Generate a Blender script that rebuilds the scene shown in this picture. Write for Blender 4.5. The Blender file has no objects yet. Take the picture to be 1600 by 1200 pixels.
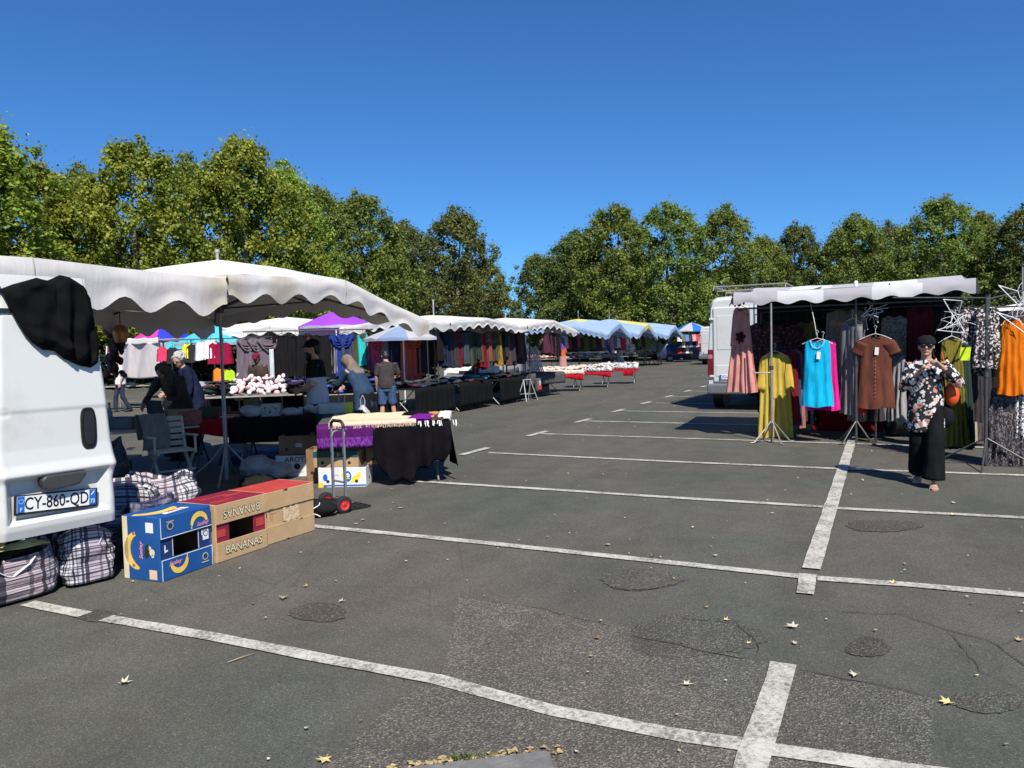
import bpy, math, random
import numpy as np
from mathutils import Vector, Matrix, noise as mnoise
SC = bpy.context.scene
COL = SC.collection
PI = math.pi
rad = math.radians

# ------------------------------------------------------------------ camera
CAM = np.array([0.479, -3.308, 1.673])
FPX = 1225.0
_yaw, _pit, _rol = rad(-25.476), rad(-2.897), rad(-1.429)
_f = np.array([math.sin(_yaw)*math.cos(_pit), math.cos(_yaw)*math.cos(_pit), math.sin(_pit)])
_r = np.array([math.cos(_yaw), -math.sin(_yaw), 0.0])
_u = np.cross(_r, _f)
CR = math.cos(_rol)*_r + math.sin(_rol)*_u
CU = -math.sin(_rol)*_r + math.cos(_rol)*_u
cam_d = bpy.data.cameras.new('camera')
cam = bpy.data.objects.new('camera', cam_d)
COL.objects.link(cam)
cam_d.sensor_width = 36.0
cam_d.lens = FPX/1600*36
cam_d.clip_start = 0.05
cam_d.clip_end = 4000
cam.matrix_world = Matrix(((CR[0], CU[0], -_f[0], CAM[0]), (CR[1], CU[1], -_f[1], CAM[1]),
                           (CR[2], CU[2], -_f[2], CAM[2]), (0, 0, 0, 1)))
SC.camera = cam

# ------------------------------------------------------------------ light
SUN_EL, SUN_AZ = 49.5, 138.5            # azimuth clockwise from +Y
world = bpy.data.worlds.new('World')
SC.world = world
world.use_nodes = True
wn = world.node_tree.nodes
wl = world.node_tree.links
wn.clear()
w_out = wn.new('ShaderNodeOutputWorld')
w_bg = wn.new('ShaderNodeBackground')
w_sky = wn.new('ShaderNodeTexSky')
w_sky.sky_type = 'NISHITA'
w_sky.sun_disc = False
w_sky.sun_elevation = rad(SUN_EL)
w_sky.sun_rotation = rad(SUN_AZ)
w_sky.altitude = 900
w_sky.air_density = 1.0
w_sky.dust_density = 0.05
w_sky.ozone_density = 3.0
w_tint = wn.new('ShaderNodeMix')
w_tint.data_type = 'RGBA'
w_tint.blend_type = 'MULTIPLY'
w_tint.inputs[0].default_value = 1.0
w_tint.inputs[7].default_value = (.385, .785, 1.22, 1)      # the clear deep blue of this sky
wl.new(w_sky.outputs[0], w_tint.inputs[6])
wl.new(w_tint.outputs[2], w_bg.inputs['Color'])
wl.new(w_bg.outputs[0], w_out.inputs['Surface'])
w_bg.inputs['Strength'].default_value = 0.078

sun_d = bpy.data.lights.new('sun', 'SUN')
sun_d.energy = 5.0
sun_d.angle = rad(0.5)
sun_d.color = (1.0, 0.955, 0.88)
sun = bpy.data.objects.new('sun', sun_d)
COL.objects.link(sun)
_sd = Vector((-math.sin(rad(SUN_AZ))*math.cos(rad(SUN_EL)), -math.cos(rad(SUN_AZ))*math.cos(rad(SUN_EL)), -math.sin(rad(SUN_EL))))
sun.rotation_euler = _sd.to_track_quat('-Z', 'Y').to_euler()
sun.location = (20, -25, 40)

SC.view_settings.view_transform = 'Standard'
SC.view_settings.look = 'None'
SC.view_settings.exposure = 0.42
SC.view_settings.gamma = 1.0
SC.view_settings.use_curve_mapping = False
SC.render.engine = 'CYCLES'
SC.cycles.max_bounces = 6
SC.cycles.transparent_max_bounces = 8
SC.cycles.use_denoising = True

# ------------------------------------------------------------------ helpers
def at(q, x=None, y=None, z=None):
    """point of the place seen at photo pixel q on the plane x=, y= or z="""
    d = _f*FPX + CR*(q[0]-800) - CU*(q[1]-600)
    t = (x-CAM[0])/d[0] if x is not None else (y-CAM[1])/d[1] if y is not None else (z-CAM[2])/d[2]
    p = CAM + d*t
    return Vector(p)
def gnd(px, py): return at((px, py), z=0.0)

class Rn(random.Random):
    def u(self, a, b): return self.uniform(a, b)
R = Rn(11)

def sgn(x): return 1 if x >= 0 else -1
def lerp(a, b, t): return a + (b-a)*t
def interp(t, keys):
    """piecewise linear through [(t, v)...]"""
    if t <= keys[0][0]: return keys[0][1]
    for (a, va), (b, vb) in zip(keys, keys[1:]):
        if t <= b: return va + (vb-va)*((t-a)/(b-a) if b > a else 0)
    return keys[-1][1]

class MB:
    """collects verts and faces of one mesh"""
    def __init__(s): s.v = []; s.f = []; s.m = []; s.uv = []
    def add(s, vs, fs, mat=0, uvs=None):
        o = len(s.v)
        s.v += [tuple(p) for p in vs]
        s.uv += list(uvs) if uvs is not None else [(0.0, 0.0)]*len(vs)
        for f in fs:
            s.f.append(tuple(i+o for i in f)); s.m.append(mat)
        return s
    def box(s, c, d, rz=0.0, mat=0, rot=None):
        x, y, z = d[0]/2, d[1]/2, d[2]/2
        vs = [Vector((a*x, b*y, e*z)) for e in (-1, 1) for a, b in ((-1, -1), (1, -1), (1, 1), (-1, 1))]
        m = rot if rot is not None else Matrix.Rotation(rz, 3, 'Z')
        c = Vector(c)
        return s.add([m @ p + c for p in vs], [(3, 2, 1, 0), (4, 5, 6, 7), (0, 1, 5, 4), (1, 2, 6, 5), (2, 3, 7, 6), (3, 0, 4, 7)], mat)
    def bar(s, a, b, w, h, mat=0, up=(0, 0, 1)):
        """a square bar from a to b"""
        a, b = Vector(a), Vector(b); t = (b-a).normalized(); up = Vector(up)
        if abs(t.dot(up)) > .98: up = Vector((1, 0, 0))
        ex = t.cross(up).normalized(); ey = ex.cross(t)
        vs = [p + ex*i*w/2 + ey*j*h/2 for p in (a, b) for i, j in ((-1, -1), (1, -1), (1, 1), (-1, 1))]
        return s.add(vs, [(3, 2, 1, 0), (4, 5, 6, 7), (0, 1, 5, 4), (1, 2, 6, 5), (2, 3, 7, 6), (3, 0, 4, 7)], mat)
    def tube(s, pts, r, n=8, mat=0, closed=False):
        pts = [Vector(p) for p in pts]
        rs = r if isinstance(r, (list, tuple)) else [r]*len(pts)
        vs = []; N = len(pts); ex = None
        for i, p in enumerate(pts):
            if closed: t = pts[(i+1) % N]-pts[i-1]
            else: t = pts[min(i+1, N-1)]-pts[max(i-1, 0)]
            t = t.normalized() if t.length > 1e-9 else Vector((0, 0, 1))
            if ex is None:
                ref = Vector((0, 0, 1)) if abs(t.z) < .9 else Vector((1, 0, 0))
                ex = t.cross(ref).normalized()
            else:
                ex = (ex - t*ex.dot(t))
                ex = ex.normalized() if ex.length > 1e-6 else t.orthogonal().normalized()
            ey = t.cross(ex)
            for k in range(n):
                a = 2*PI*k/n
                vs.append(p + (ex*math.cos(a)+ey*math.sin(a))*rs[i])
        fs = []
        for i in range(N if closed else N-1):
            j = (i+1) % N
            for k in range(n):
                l = (k+1) % n
                fs.append((i*n+k, i*n+l, j*n+l, j*n+k))
        if not closed:
            fs.append(tuple(range(n-1, -1, -1))); fs.append(tuple((N-1)*n+k for k in range(n)))
        return s.add(vs, fs, mat)
    def lathe(s, prof, c=(0, 0, 0), n=16, mat=0, rot=None, cap=True):
        c = Vector(c); vs = []; fs = []
        for r, z in prof:
            for k in range(n):
                a = 2*PI*k/n
                p = Vector((r*math.cos(a), r*math.sin(a), z))
                vs.append((rot @ p if rot is not None else p)+c)
        N = len(prof)
        for i in range(N-1):
            for k in range(n):
                l = (k+1) % n
                fs.append((i*n+k, i*n+l, (i+1)*n+l, (i+1)*n+k))
        if cap and prof[0][0] > 1e-6: fs.append(tuple(range(n-1, -1, -1)))
        if cap and prof[-1][0] > 1e-6: fs.append(tuple((N-1)*n+k for k in range(n)))
        return s.add(vs, fs, mat)
    def grid(s, fn, nu, nv, cu=False, mat=0, flip=False):
        """fn(u, v) over 0..1; cu closes it round u"""
        vs = []; uvs = []
        U = nu if cu else nu+1
        for j in range(nv+1):
            for i in range(U):
                vs.append(fn(i/nu, j/nv)); uvs.append((i/nu, j/nv))
        fs = []
        for j in range(nv):
            for i in range(nu):
                a = j*U+i; b = j*U+(i+1) % U if cu else j*U+i+1
                q = (a, b, b+U, a+U)
                fs.append(q[::-1] if flip else q)
        return s.add(vs, fs, mat, uvs)
    def prism(s, poly, fr, d, mat=0):
        """a 2d outline (anticlockwise) in the frame fr=(origin, ex, ey, ez), thick d along ez"""
        o, ex, ey, ez = [Vector(a) for a in fr]; n = len(poly)
        vs = [o+ex*x+ey*y for x, y in poly]+[o+ex*x+ey*y+ez*d for x, y in poly]
        fs = [tuple(range(n-1, -1, -1)), tuple(range(n, 2*n))]+[(i, (i+1) % n, n+(i+1) % n, n+i) for i in range(n)]
        return s.add(vs, fs, mat)
    def ball(s, c, r, n=12, m=8, mat=0, rot=None):
        """an ellipsoid"""
        c = Vector(c); r = (r, r, r) if not isinstance(r, (tuple, list)) else r
        vs = []; fs = []
        for j in range(1, m):
            b = PI*j/m
            for i in range(n):
                a = 2*PI*i/n
                vs.append(Vector((r[0]*math.sin(b)*math.cos(a), r[1]*math.sin(b)*math.sin(a), -r[2]*math.cos(b))))
        vs.append(Vector((0, 0, -r[2]))); vs.append(Vector((0, 0, r[2])))
        for j in range(m-2):
            for i in range(n):
                k = (i+1) % n
                fs.append((j*n+i, j*n+k, (j+1)*n+k, (j+1)*n+i))
        B, T = (m-1)*n, (m-1)*n+1
        for i in range(n):
            k = (i+1) % n
            fs.append((B, k, i)); fs.append((T, (m-2)*n+i, (m-2)*n+k))
        return s.add([(rot @ p if rot is not None else p)+c for p in vs], fs, mat)
    def loft(s, secs, ref=(1, 0, 0), n=14, mat=0, cap=.55):
        """closed limb through [(centre, rx, ry)...]"""
        ref = Vector(ref); vs = []; P = [Vector(a[0]) for a in secs]; N = len(P)
        rings = []
        for i in range(N):
            t = (P[min(i+1, N-1)]-P[max(i-1, 0)]).normalized()
            ex = ref-t*ref.dot(t)
            ex = ex.normalized() if ex.length > 1e-4 else t.orthogonal().normalized()
            rings.append((P[i], ex, t.cross(ex), secs[i][1], secs[i][2], t))
        a = rings[0]; b = rings[-1]
        e0 = min(a[3], a[4])*cap; e1 = min(b[3], b[4])*cap
        rings = [(a[0]-a[5]*e0, a[1], a[2], a[3]*.45, a[4]*.45, a[5])]+rings+[(b[0]+b[5]*e1, b[1], b[2], b[3]*.45, b[4]*.45, b[5])]
        for c, ex, ey, rx, ry, t in rings:
            for k in range(n):
                g = 2*PI*k/n
                vs.append(c+ex*rx*math.cos(g)+ey*ry*math.sin(g))
        N = len(rings); fs = []
        for i in range(N-1):
            for k in range(n):
                l = (k+1) % n
                fs.append((i*n+k, i*n+l, (i+1)*n+l, (i+1)*n+k))
        fs.append(tuple(range(n-1, -1, -1))); fs.append(tuple((N-1)*n+k for k in range(n)))
        return s.add(vs, fs, mat)
    def mesh(s, name, mats, smooth=None):
        me = bpy.data.meshes.new(name)
        me.from_pydata(s.v, [], s.f)
        if not isinstance(mats, (list, tuple)): mats = [mats]
        for m in mats: me.materials.append(m)
        if len(mats) > 1: me.polygons.foreach_set('material_index', s.m)
        if any(a != (0.0, 0.0) for a in s.uv):
            lay = me.uv_layers.new(name='UVMap')
            idx = np.empty(len(me.loops), dtype=np.int32); me.loops.foreach_get('vertex_index', idx)
            lay.data.foreach_set('uv', np.array(s.uv, dtype=np.float32)[idx].ravel())
        if smooth is not None:
            me.shade_smooth()
            if smooth < 179: me.set_sharp_from_angle(angle=rad(smooth))
        me.update()
        return me
    def build(s, name, mats, parent=None, smooth=None, bevel=0.0, seg=2, solid=0.0, **props):
        o = bpy.data.objects.new(name, s.mesh(name, mats, smooth))
        COL.objects.link(o)
        if parent is not None: o.parent = parent
        if solid:
            md = o.modifiers.new('thickness', 'SOLIDIFY'); md.thickness = solid; md.offset = 0
        if bevel:
            md = o.modifiers.new('bevel', 'BEVEL'); md.width = bevel; md.segments = seg
            md.limit_method = 'ANGLE'; md.angle_limit = rad(40)
        for k, v in props.items(): o[k] = v
        return o

def thing(name, label, cat, loc=(0, 0, 0), rz=0.0, group=None):
    o = bpy.data.objects.new(name, None)
    o.empty_display_size = .1
    COL.objects.link(o)
    o.location = loc; o.rotation_euler = (0, 0, rz)
    o['label'] = label; o['category'] = cat
    if group: o['group'] = group
    return o
def tag(o, label, cat, group=None, kind=None):
    o['label'] = label; o['category'] = cat
    if group: o['group'] = group
    if kind: o['kind'] = kind
    return o
def kids(o): return [c for c in bpy.data.objects if c.parent is o]
_kidcache = {}
def dup(root, loc=None, rz=None, label=None, group=None):
    """a copy of a thing with copies of its parts and sub-parts, mesh data shared"""
    def cp(o, par):
        c = o.copy(); COL.objects.link(c)
        if par is not None: c.parent = par
        ch = _kidcache.get(o.name)
        if ch is None: ch = _kidcache[o.name] = list(o.children)
        for k in ch: cp(k, c)
        return c
    r = cp(root, None)
    if loc is not None: r.location = loc
    if rz is not None: r.rotation_euler = (0, 0, rz)
    if label: r['label'] = label
    if group: r['group'] = group
    return r
def recolour(o, m, slot=0):
    """this copy's own material on shared mesh data"""
    o.material_slots[slot].link = 'OBJECT'; o.material_slots[slot].material = m

# ------------------------------------------------------------------ materials
def nodes_of(name):
    m = bpy.data.materials.new(name); m.use_nodes = True
    nt = m.node_tree; nt.nodes.clear()
    return m, nt.nodes, nt.links
def sock(nd, name): return nd.inputs[name]
def finish(m, N, L, colour, rough=.6, bump=None, bumpk=.3, bdist=.01, metal=0.0, trans=0.0, spec=.4, alpha=None, coat=0.0, sheen=0.0):
    out = N.new('ShaderNodeOutputMaterial'); b = N.new('ShaderNodeBsdfPrincipled')
    if isinstance(colour, (tuple, list)): b.inputs['Base Color'].default_value = (*colour[:3], 1)
    else: L.new(colour, b.inputs['Base Color'])
    if isinstance(rough, (int, float)): b.inputs['Roughness'].default_value = rough
    else: L.new(rough, b.inputs['Roughness'])
    b.inputs['Metallic'].default_value = metal
    b.inputs['Specular IOR Level'].default_value = spec
    b.inputs['Coat Weight'].default_value = coat
    b.inputs['Sheen Weight'].default_value = sheen
    if bump is not None:
        bn = N.new('ShaderNodeBump'); bn.inputs['Strength'].default_value = bumpk; bn.inputs['Distance'].default_value = bdist
        L.new(bump, bn.inputs['Height']); L.new(bn.outputs[0], b.inputs['Normal'])
    sh = b.outputs[0]
    if trans > 0:
        t = N.new('ShaderNodeBsdfTranslucent'); mx = N.new('ShaderNodeMixShader'); mx.inputs[0].default_value = trans
        if isinstance(colour, (tuple, list)): t.inputs[0].default_value = (*colour[:3], 1)
        else: L.new(colour, t.inputs[0])
        L.new(sh, mx.inputs[1]); L.new(t.outputs[0], mx.inputs[2]); sh = mx.outputs[0]
    L.new(sh, out.inputs['Surface'])
    return m
def tc(N, which='Object'): return N.new('ShaderNodeTexCoord').outputs[which]
def noise(N, L, vec, scale, detail=4, rough=.55, dist=0.0):
    n = N.new('ShaderNodeTexNoise'); n.inputs['Scale'].default_value = scale; n.inputs['Detail'].default_value = detail
    n.inputs['Roughness'].default_value = rough; n.inputs['Distortion'].default_value = dist
    if vec is not None: L.new(vec, n.inputs['Vector'])
    return n.outputs[0]
def voro(N, L, vec, scale, out='Distance', feature='F1', rnd=1.0):
    n = N.new('ShaderNodeTexVoronoi'); n.feature = feature; n.inputs['Scale'].default_value = scale
    n.inputs['Randomness'].default_value = rnd
    L.new(vec, n.inputs['Vector']); return n.outputs[out]
def ramp(N, L, fac, stops, mode='LINEAR'):
    r = N.new('ShaderNodeValToRGB'); r.color_ramp.interpolation = mode
    e = r.color_ramp.elements
    while len(e) < len(stops): e.new(.5)
    for el, (p, c) in zip(e, stops):
        el.position = p; el.color = (*c, 1) if isinstance(c, (tuple, list)) else (c, c, c, 1)
    L.new(fac, r.inputs[0]); return r.outputs[0]
def mix(N, L, fac, a, b, mode='MIX'):
    m = N.new('ShaderNodeMix'); m.data_type = 'RGBA'; m.blend_type = mode
    for i, x in ((0, fac), (6, a), (7, b)):
        if isinstance(x, (int, float)): m.inputs[i].default_value = x if i == 0 else (x, x, x, 1)
        elif isinstance(x, (tuple, list)): m.inputs[i].default_value = (*x[:3], 1)
        else: L.new(x, m.inputs[i])
    return m.outputs[2]
def maths(N, L, op, a, b=None, c=None):
    m = N.new('ShaderNodeMath'); m.operation = op
    for i, x in enumerate((a, b, c)):
        if x is None: continue
        if isinstance(x, (int, float)): m.inputs[i].default_value = x
        else: L.new(x, m.inputs[i])
    return m.outputs[0]
def mapping(N, L, vec, scale=(1, 1, 1), rot=(0, 0, 0), loc=(0, 0, 0)):
    m = N.new('ShaderNodeMapping'); L.new(vec, m.inputs[0])
    m.inputs['Scale'].default_value = scale; m.inputs['Rotation'].default_value = rot; m.inputs['Location'].default_value = loc
    return m.outputs[0]
def sepxyz(N, L, vec):
    n = N.new('ShaderNodeSeparateXYZ'); L.new(vec, n.inputs[0]); return n.outputs

_mats = {}
def M(name, col=(.5, .5, .5), rough=.6, var=.18, scale=6.0, bump=0.0, bscale=60.0, metal=0.0, trans=0.0, spec=.4, coat=0.0, sheen=0.0, dirt=None, detail=4):
    """a plain surface with uneven colour, fine relief and, with dirt, stains"""
    if name in _mats: return _mats[name]
    m, N, L = nodes_of(name)
    v = tc(N)
    n = noise(N, L, v, scale, detail)
    k = ramp(N, L, n, [(.25, 1-var), (.75, 1+var*.6)])
    c = mix(N, L, 1.0, col, k, 'MULTIPLY')
    if dirt:
        d = noise(N, L, v, dirt[1], 6, .65)
        c = mix(N, L, ramp(N, L, d, [(dirt[2], 0.0), (min(1, dirt[2]+.2), dirt[3])]), c, dirt[0])
    b = noise(N, L, v, bscale, 3) if bump else None
    r = maths(N, L, 'ADD', maths(N, L, 'MULTIPLY', n, .16), rough-.08)
    _mats[name] = finish(m, N, L, c, r, b, bump, .006, metal, trans, spec, coat=coat, sheen=sheen)
    return _mats[name]
def cloth(name, col, var=.22, rough=.85, trans=0.0, sheen=.0):
    """woven cloth: soft creases and a fine weave"""
    if name in _mats: return _mats[name]
    m, N, L = nodes_of(name)
    v = tc(N)
    n = noise(N, L, mapping(N, L, v, (9, 9, 2.2)), 1.6, 5, .6)
    c = mix(N, L, 1.0, col, ramp(N, L, n, [(.3, 1-var), (.7, 1+var*.5)]), 'MULTIPLY')  # crease shading painted in: the colour darkens and lightens with the folds
    b = mix(N, L, .35, n, noise(N, L, v, 220, 2))
    _mats[name] = finish(m, N, L, c, rough, b, .5, .012, 0, trans, .07, sheen=0.0)
    return _mats[name]
def ground_vec(N): return tc(N, 'Object')
# ================================================================== the ground
def asphalt(name, base, coarse=False, cracks=True):
    m, N, L = nodes_of(name)
    v = tc(N)
    big = noise(N, L, v, .35, 5, .6)
    c = mix(N, L, ramp(N, L, big, [(.36, 0.0), (.64, 1.0)]), tuple(x*y for x, y in zip(base, (.84, .93, .86))), tuple(x*y for x, y in zip(base, (1.16, 1.05, .99))))
    md = noise(N, L, v, 2.6, 5, .65)
    c = mix(N, L, 1.0, c, ramp(N, L, md, [(.3, .86), (.72, 1.14)]), 'MULTIPLY')
    st = noise(N, L, mapping(N, L, v, (1.0, .22, 1), (0, 0, .35)), 1.1, 4, .6)
    c = mix(N, L, 1.0, c, ramp(N, L, st, [(.34, .86), (.58, 1.06)]), 'MULTIPLY')
    if coarse:
        g = voro(N, L, v, 125, 'Color'); gs = sepxyz(N, L, g)
        c = mix(N, L, 1.0, c, ramp(N, L, gs[0], [(0, .62), (.55, .95), (.8, 1.25), (1, 2.3)]), 'MULTIPLY')
        h = voro(N, L, v, 125)
        bump, bk, bd = h, .75, .009
    else:
        g = voro(N, L, v, 190, 'Color'); gs = sepxyz(N, L, g)
        c = mix(N, L, 1.0, c, ramp(N, L, gs[0], [(0, .66), (.6, 1.0), (.9, 1.16), (1, 1.9)]), 'MULTIPLY')
        fine = noise(N, L, v, 60, 4, .7)
        c = mix(N, L, 1.0, c, ramp(N, L, fine, [(.25, .8), (.75, 1.18)]), 'MULTIPLY')
        bump, bk, bd = mix(N, L, .5, fine, voro(N, L, v, 150)), .45, .006
    if cracks:
        wv = mix(N, L, .13, v, N.new('ShaderNodeTexNoise').outputs[1], 'ADD')
        e = voro(N, L, wv, .9, 'Distance', 'DISTANCE_TO_EDGE')
        msk = ramp(N, L, noise(N, L, v, .3, 2), [(.5, 0.0), (.62, 1.0)])
        ck = maths(N, L, 'MULTIPLY', ramp(N, L, e, [(.0, 1.0), (.012, 0.0)]), msk)
        c = mix(N, L, maths(N, L, 'MULTIPLY', ck, .22), c, (.018, .018, .018))
    r = maths(N, L, 'ADD', maths(N, L, 'MULTIPLY', md, .15), .78)
    return finish(m, N, L, c, r, bump, bk, bd, spec=.25)
ASPH = asphalt('asphalt', (.094, .090, .079))
ASPH_C = asphalt('coarse_asphalt', (.116, .106, .094), True, False)
g = MB()
# a fine sheet near the camera that runs on to the horizon
xs = [-1600, -400, -120, -60, -30]+[-26+i*2 for i in range(24)]+[26, 40, 80, 200, 800]
ys = [-800, -100, -30, -12]+[-8+i*2 for i in range(30)]+[56, 70, 90, 130, 300, 900, 1900]
def gz(x, y):
    return 0.0
for j, y in enumerate(ys):
    for i, x in enumerate(xs): g.v.append((x, y, gz(x, y))); g.uv.append((0.0, 0.0))
for j in range(len(ys)-1):
    for i in range(len(xs)-1):
        a = j*len(xs)+i
        g.f.append((a, a+1, a+1+len(xs), a+len(xs))); g.m.append(0)
g.build('ground', ASPH, kind='structure')

def ragged(poly, step=.12, amp=.03, seed=1):
    rr = Rn(seed); out = []
    for i in range(len(poly)):
        a, b = Vector(poly[i]), Vector(poly[(i+1) % len(poly)])
        n = max(1, int((b-a).length/step))
        for k in range(n):
            p = a.lerp(b, k/n)
            out.append((p.x+rr.u(-amp, amp), p.y+rr.u(-amp, amp)))
    return out
def sheet(name, poly, z, m):
    mb = MB(); n = len(poly)
    mb.add([(x, y, z) for x, y in poly], [tuple(range(n))])
    return mb.build(name, m, kind='structure')
def gp(*q): return [tuple(gnd(*a)[:2]) for a in q]
sheet('asphalt_patch', ragged(gp((716, 930), (860, 955), (1000, 985), (1110, 1012), (1225, 1045), (1340, 1066), (1465, 1093), (1455, 1150), (1440, 1260), (430, 1260), (520, 1185), (640, 1080), (690, 1055), (704, 990)), .08, .018, 3), .003, ASPH_C)
def oval(cx, cy, rx, ry, seed, n=44):
    rr = Rn(seed); o = gnd(cx, cy); a = gnd(cx+rx, cy); b = gnd(cx, cy-ry)
    ex, ey = (a-o), (b-o); out = []
    for k in range(n):
        t = 2*PI*k/n; w = rr.u(.93, 1.07)+.08*math.sin(3*t+seed)
        p = o+ex*math.cos(t)*w+ey*math.sin(t)*w; out.append((p.x, p.y))
    return out
POTH = asphalt('worn_asphalt', (.092, .084, .075), True, False)
DARKP = asphalt('damp_asphalt', (.074, .068, .060), True, False)
for k, (a, mm) in enumerate((((1000, 906, 66, 15), POTH), ((1082, 992, 105, 32), POTH), ((1357, 1012, 34, 15), DARKP), ((498, 957, 44, 15), DARKP), ((150, 963, 34, 9), DARKP), ((1545, 1098, 62, 16), POTH), ((1380, 822, 60, 9), DARKP))):
    sheet('asphalt_patch', oval(*a, seed=20+k), .0045 if a[0] in (1082,) else .0055, mm)

# painted lines: a worn white on sheets just proud of the asphalt
def paint():
    m, N, L = nodes_of('line_paint')
    v = tc(N)
    n = noise(N, L, v, 45, 5, .75)
    n2 = noise(N, L, v, 4, 4, .6)
    w = maths(N, L, 'ADD', n, maths(N, L, 'MULTIPLY', n2, .55))
    worn = ramp(N, L, w, [(.66, 1.0), (.75, .40), (.88, 0.0)])
    e = voro(N, L, v, 6.5, 'Distance', 'DISTANCE_TO_EDGE')
    ck = ramp(N, L, e, [(0, 1.0), (.02, 0.0)])
    k = maths(N, L, 'MAXIMUM', maths(N, L, 'MULTIPLY', worn, .8), maths(N, L, 'MULTIPLY', ck, .5))
    c = mix(N, L, k, mix(N, L, n2, (.46, .435, .375), (.56, .535, .465)), (.10, .095, .088))
    return finish(m, N, L, c, .85, n, .4, .004, spec=.2)
PAINT = paint()
def line(pts, w, z=.009, seed=0):
    rr = Rn(seed); P = [Vector((*p, 0)) for p in pts]; q = []
    for a, b in zip(P, P[1:]):
        n = max(1, int((b-a).length/.18))
        q += [a.lerp(b, k/n) for k in range(n)]
    q.append(P[-1]); mb = MB(); vs = []
    for i, p in enumerate(q):
        t = (q[min(i+1, len(q)-1)]-q[max(i-1, 0)]).normalized(); s = Vector((-t.y, t.x, 0))
        for k in (-1, 1):
            vs.append(p+s*k*(w/2+rr.u(-.004, .004))+Vector((0, 0, z)))
    mb.add(vs, [(2*i+1, 2*i, 2*i+2, 2*i+3) for i in range(len(q)-1)])
    return mb.build('parking_line', PAINT, kind='structure')
W = 2.45
LW = .105
# the near bay line, bent where the asphalt has sunk, broken once by a scar
line(gp((43, 944), (133, 962)), LW, seed=1)
line(gp((165, 967.5), (333, 996.5), (533, 1036), (680, 1063), (866, 1113), (1066, 1152), (1172, 1167)), LW, seed=2)
line(gp((1192, 1172), (1300, 1187), (1433, 1207), (1700, 1245)), LW, seed=3)
line(gp((487, 822.5), (760, 849.5), (1040, 879.5), (1256, 902.5)), LW, seed=4)
line(gp((1277, 905), (1420, 915), (1600, 931), (1900, 957)), LW, seed=5)
line(gp((646, 752.5), (865, 766), (1040, 777.7), (1292, 793)), LW, seed=6)
line(gp((1307, 795), (1600, 810), (1900, 826)), LW, seed=7)
line(gp((764, 708), (1040, 721.5), (1310, 733)), LW, seed=8)
line(gp((1322, 733.5), (1600, 743.5), (1900, 755)), LW, seed=9)
for k in range(4, 15):
    y = k*W + (.16 if k == 4 else .1)
    line([(-5.32, y), (-.08, y-.12)], LW, seed=10+k)
    if k < 9: line([(.08, y-.12), (5.3, y-.1)], LW, seed=40+k)
for k in range(3, 19):
    y = k*W+.15
    line([(-5.35, y-.42), (-5.33, y+.42)], LW+.02, .013, seed=70+k)
CW = .125
line([(0.0, -1.5), (0.01, .82)], CW, .013, seed=90)
line(gp((1258, 930), (1262, 899)), CW*.9, .013, seed=91)
line([(0.0, 2.62), (0.0, 20.5)], CW, .013, seed=92)

# far lot behind the stalls: a few more lines
for x0, y0, x1, y1 in ((-26, 10.2, -12.5, 11.2), (-26, 12.9, -13, 13.6), (-27, 15.6, -14, 16.1), (-24, 8.0, -12.5, 8.7)):
    line([(x0, y0), (x1, y1)], LW, seed=int(-x0))

# the drain at our feet: worn concrete rim round a dark iron grate, weeds and leaf bits
CONC = M('worn_concrete', (.17, .165, .155), .9, .3, 9, .6, 70, dirt=((.08, .075, .06), 5, .5, .8))
IRON = M('cast_iron', (.045, .040, .038), .6, .3, 14, .5, 60, spec=.4)
dr = thing('storm_drain', 'iron storm drain set in a worn concrete rim beneath the near bay line', 'drain', (-.86, -.80, 0), rad(36)); dr.scale = (.74, .74, 1); dr.location = (-.83, -.90, 0)
mb = MB()
for c, d in (((0, .33, .012), (.86, .20, .03)), ((-.33, -.10, .012), (.20, .655, .03)), ((.33, -.10, .012), (.20, .655, .03))): mb.box(c, d)
mb.build('rim', CONC, dr, bevel=.012)
mb = MB(); mb.box((0, -.1, .003), (.455, .65, .008)); mb.build('pit', M('drain_dark', (.01, .01, .01), .9), dr)
for k in range(9):
    mb = MB(); mb.box((0, .2-k*.072, .018), (.44, .038, .02)); mb.build('grate_bar', IRON, dr, bevel=.004)
mb = MB()
for s in (-1, 1): mb.box((s*.215, -.1, .02), (.02, .65, .026))
mb.build('grate_frame', IRON, dr, bevel=.003)

# cracks wandering through the old asphalt
CRK = M('crack_dark', (.034, .031, .028), .95)
def crack(pts, w, seed):
    rr = Rn(seed); P = [gnd(*a) for a in pts]; q = [P[0]]
    for a, b in zip(P, P[1:]):
        n = max(2, int((b-a).length/.06)); s = (b-a).normalized(); s = Vector((-s.y, s.x, 0)); o = 0
        for k in range(1, n+1):
            o = o*.8+rr.u(-.016, .016); q.append(a.lerp(b, k/n)+s*o*(1 if k < n else 0))
    mb = MB(); vs = []
    for i, p in enumerate(q):
        t = (q[min(i+1, len(q)-1)]-q[max(i-1, 0)]).normalized(); s = Vector((-t.y, t.x, 0)); ww = w*rr.u(.25, 1.0)*min(1, .2+i*.3, .2+(len(q)-1-i)*.3)
        vs += [p+s*ww/2+Vector((0, 0, .0075)), p-s*ww/2+Vector((0, 0, .0075))]
    mb.add(vs, [(2*i, 2*i+1, 2*i+3, 2*i+2) for i in range(len(q)-1)]); mb.build('asphalt_crack', CRK, kind='structure')
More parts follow.
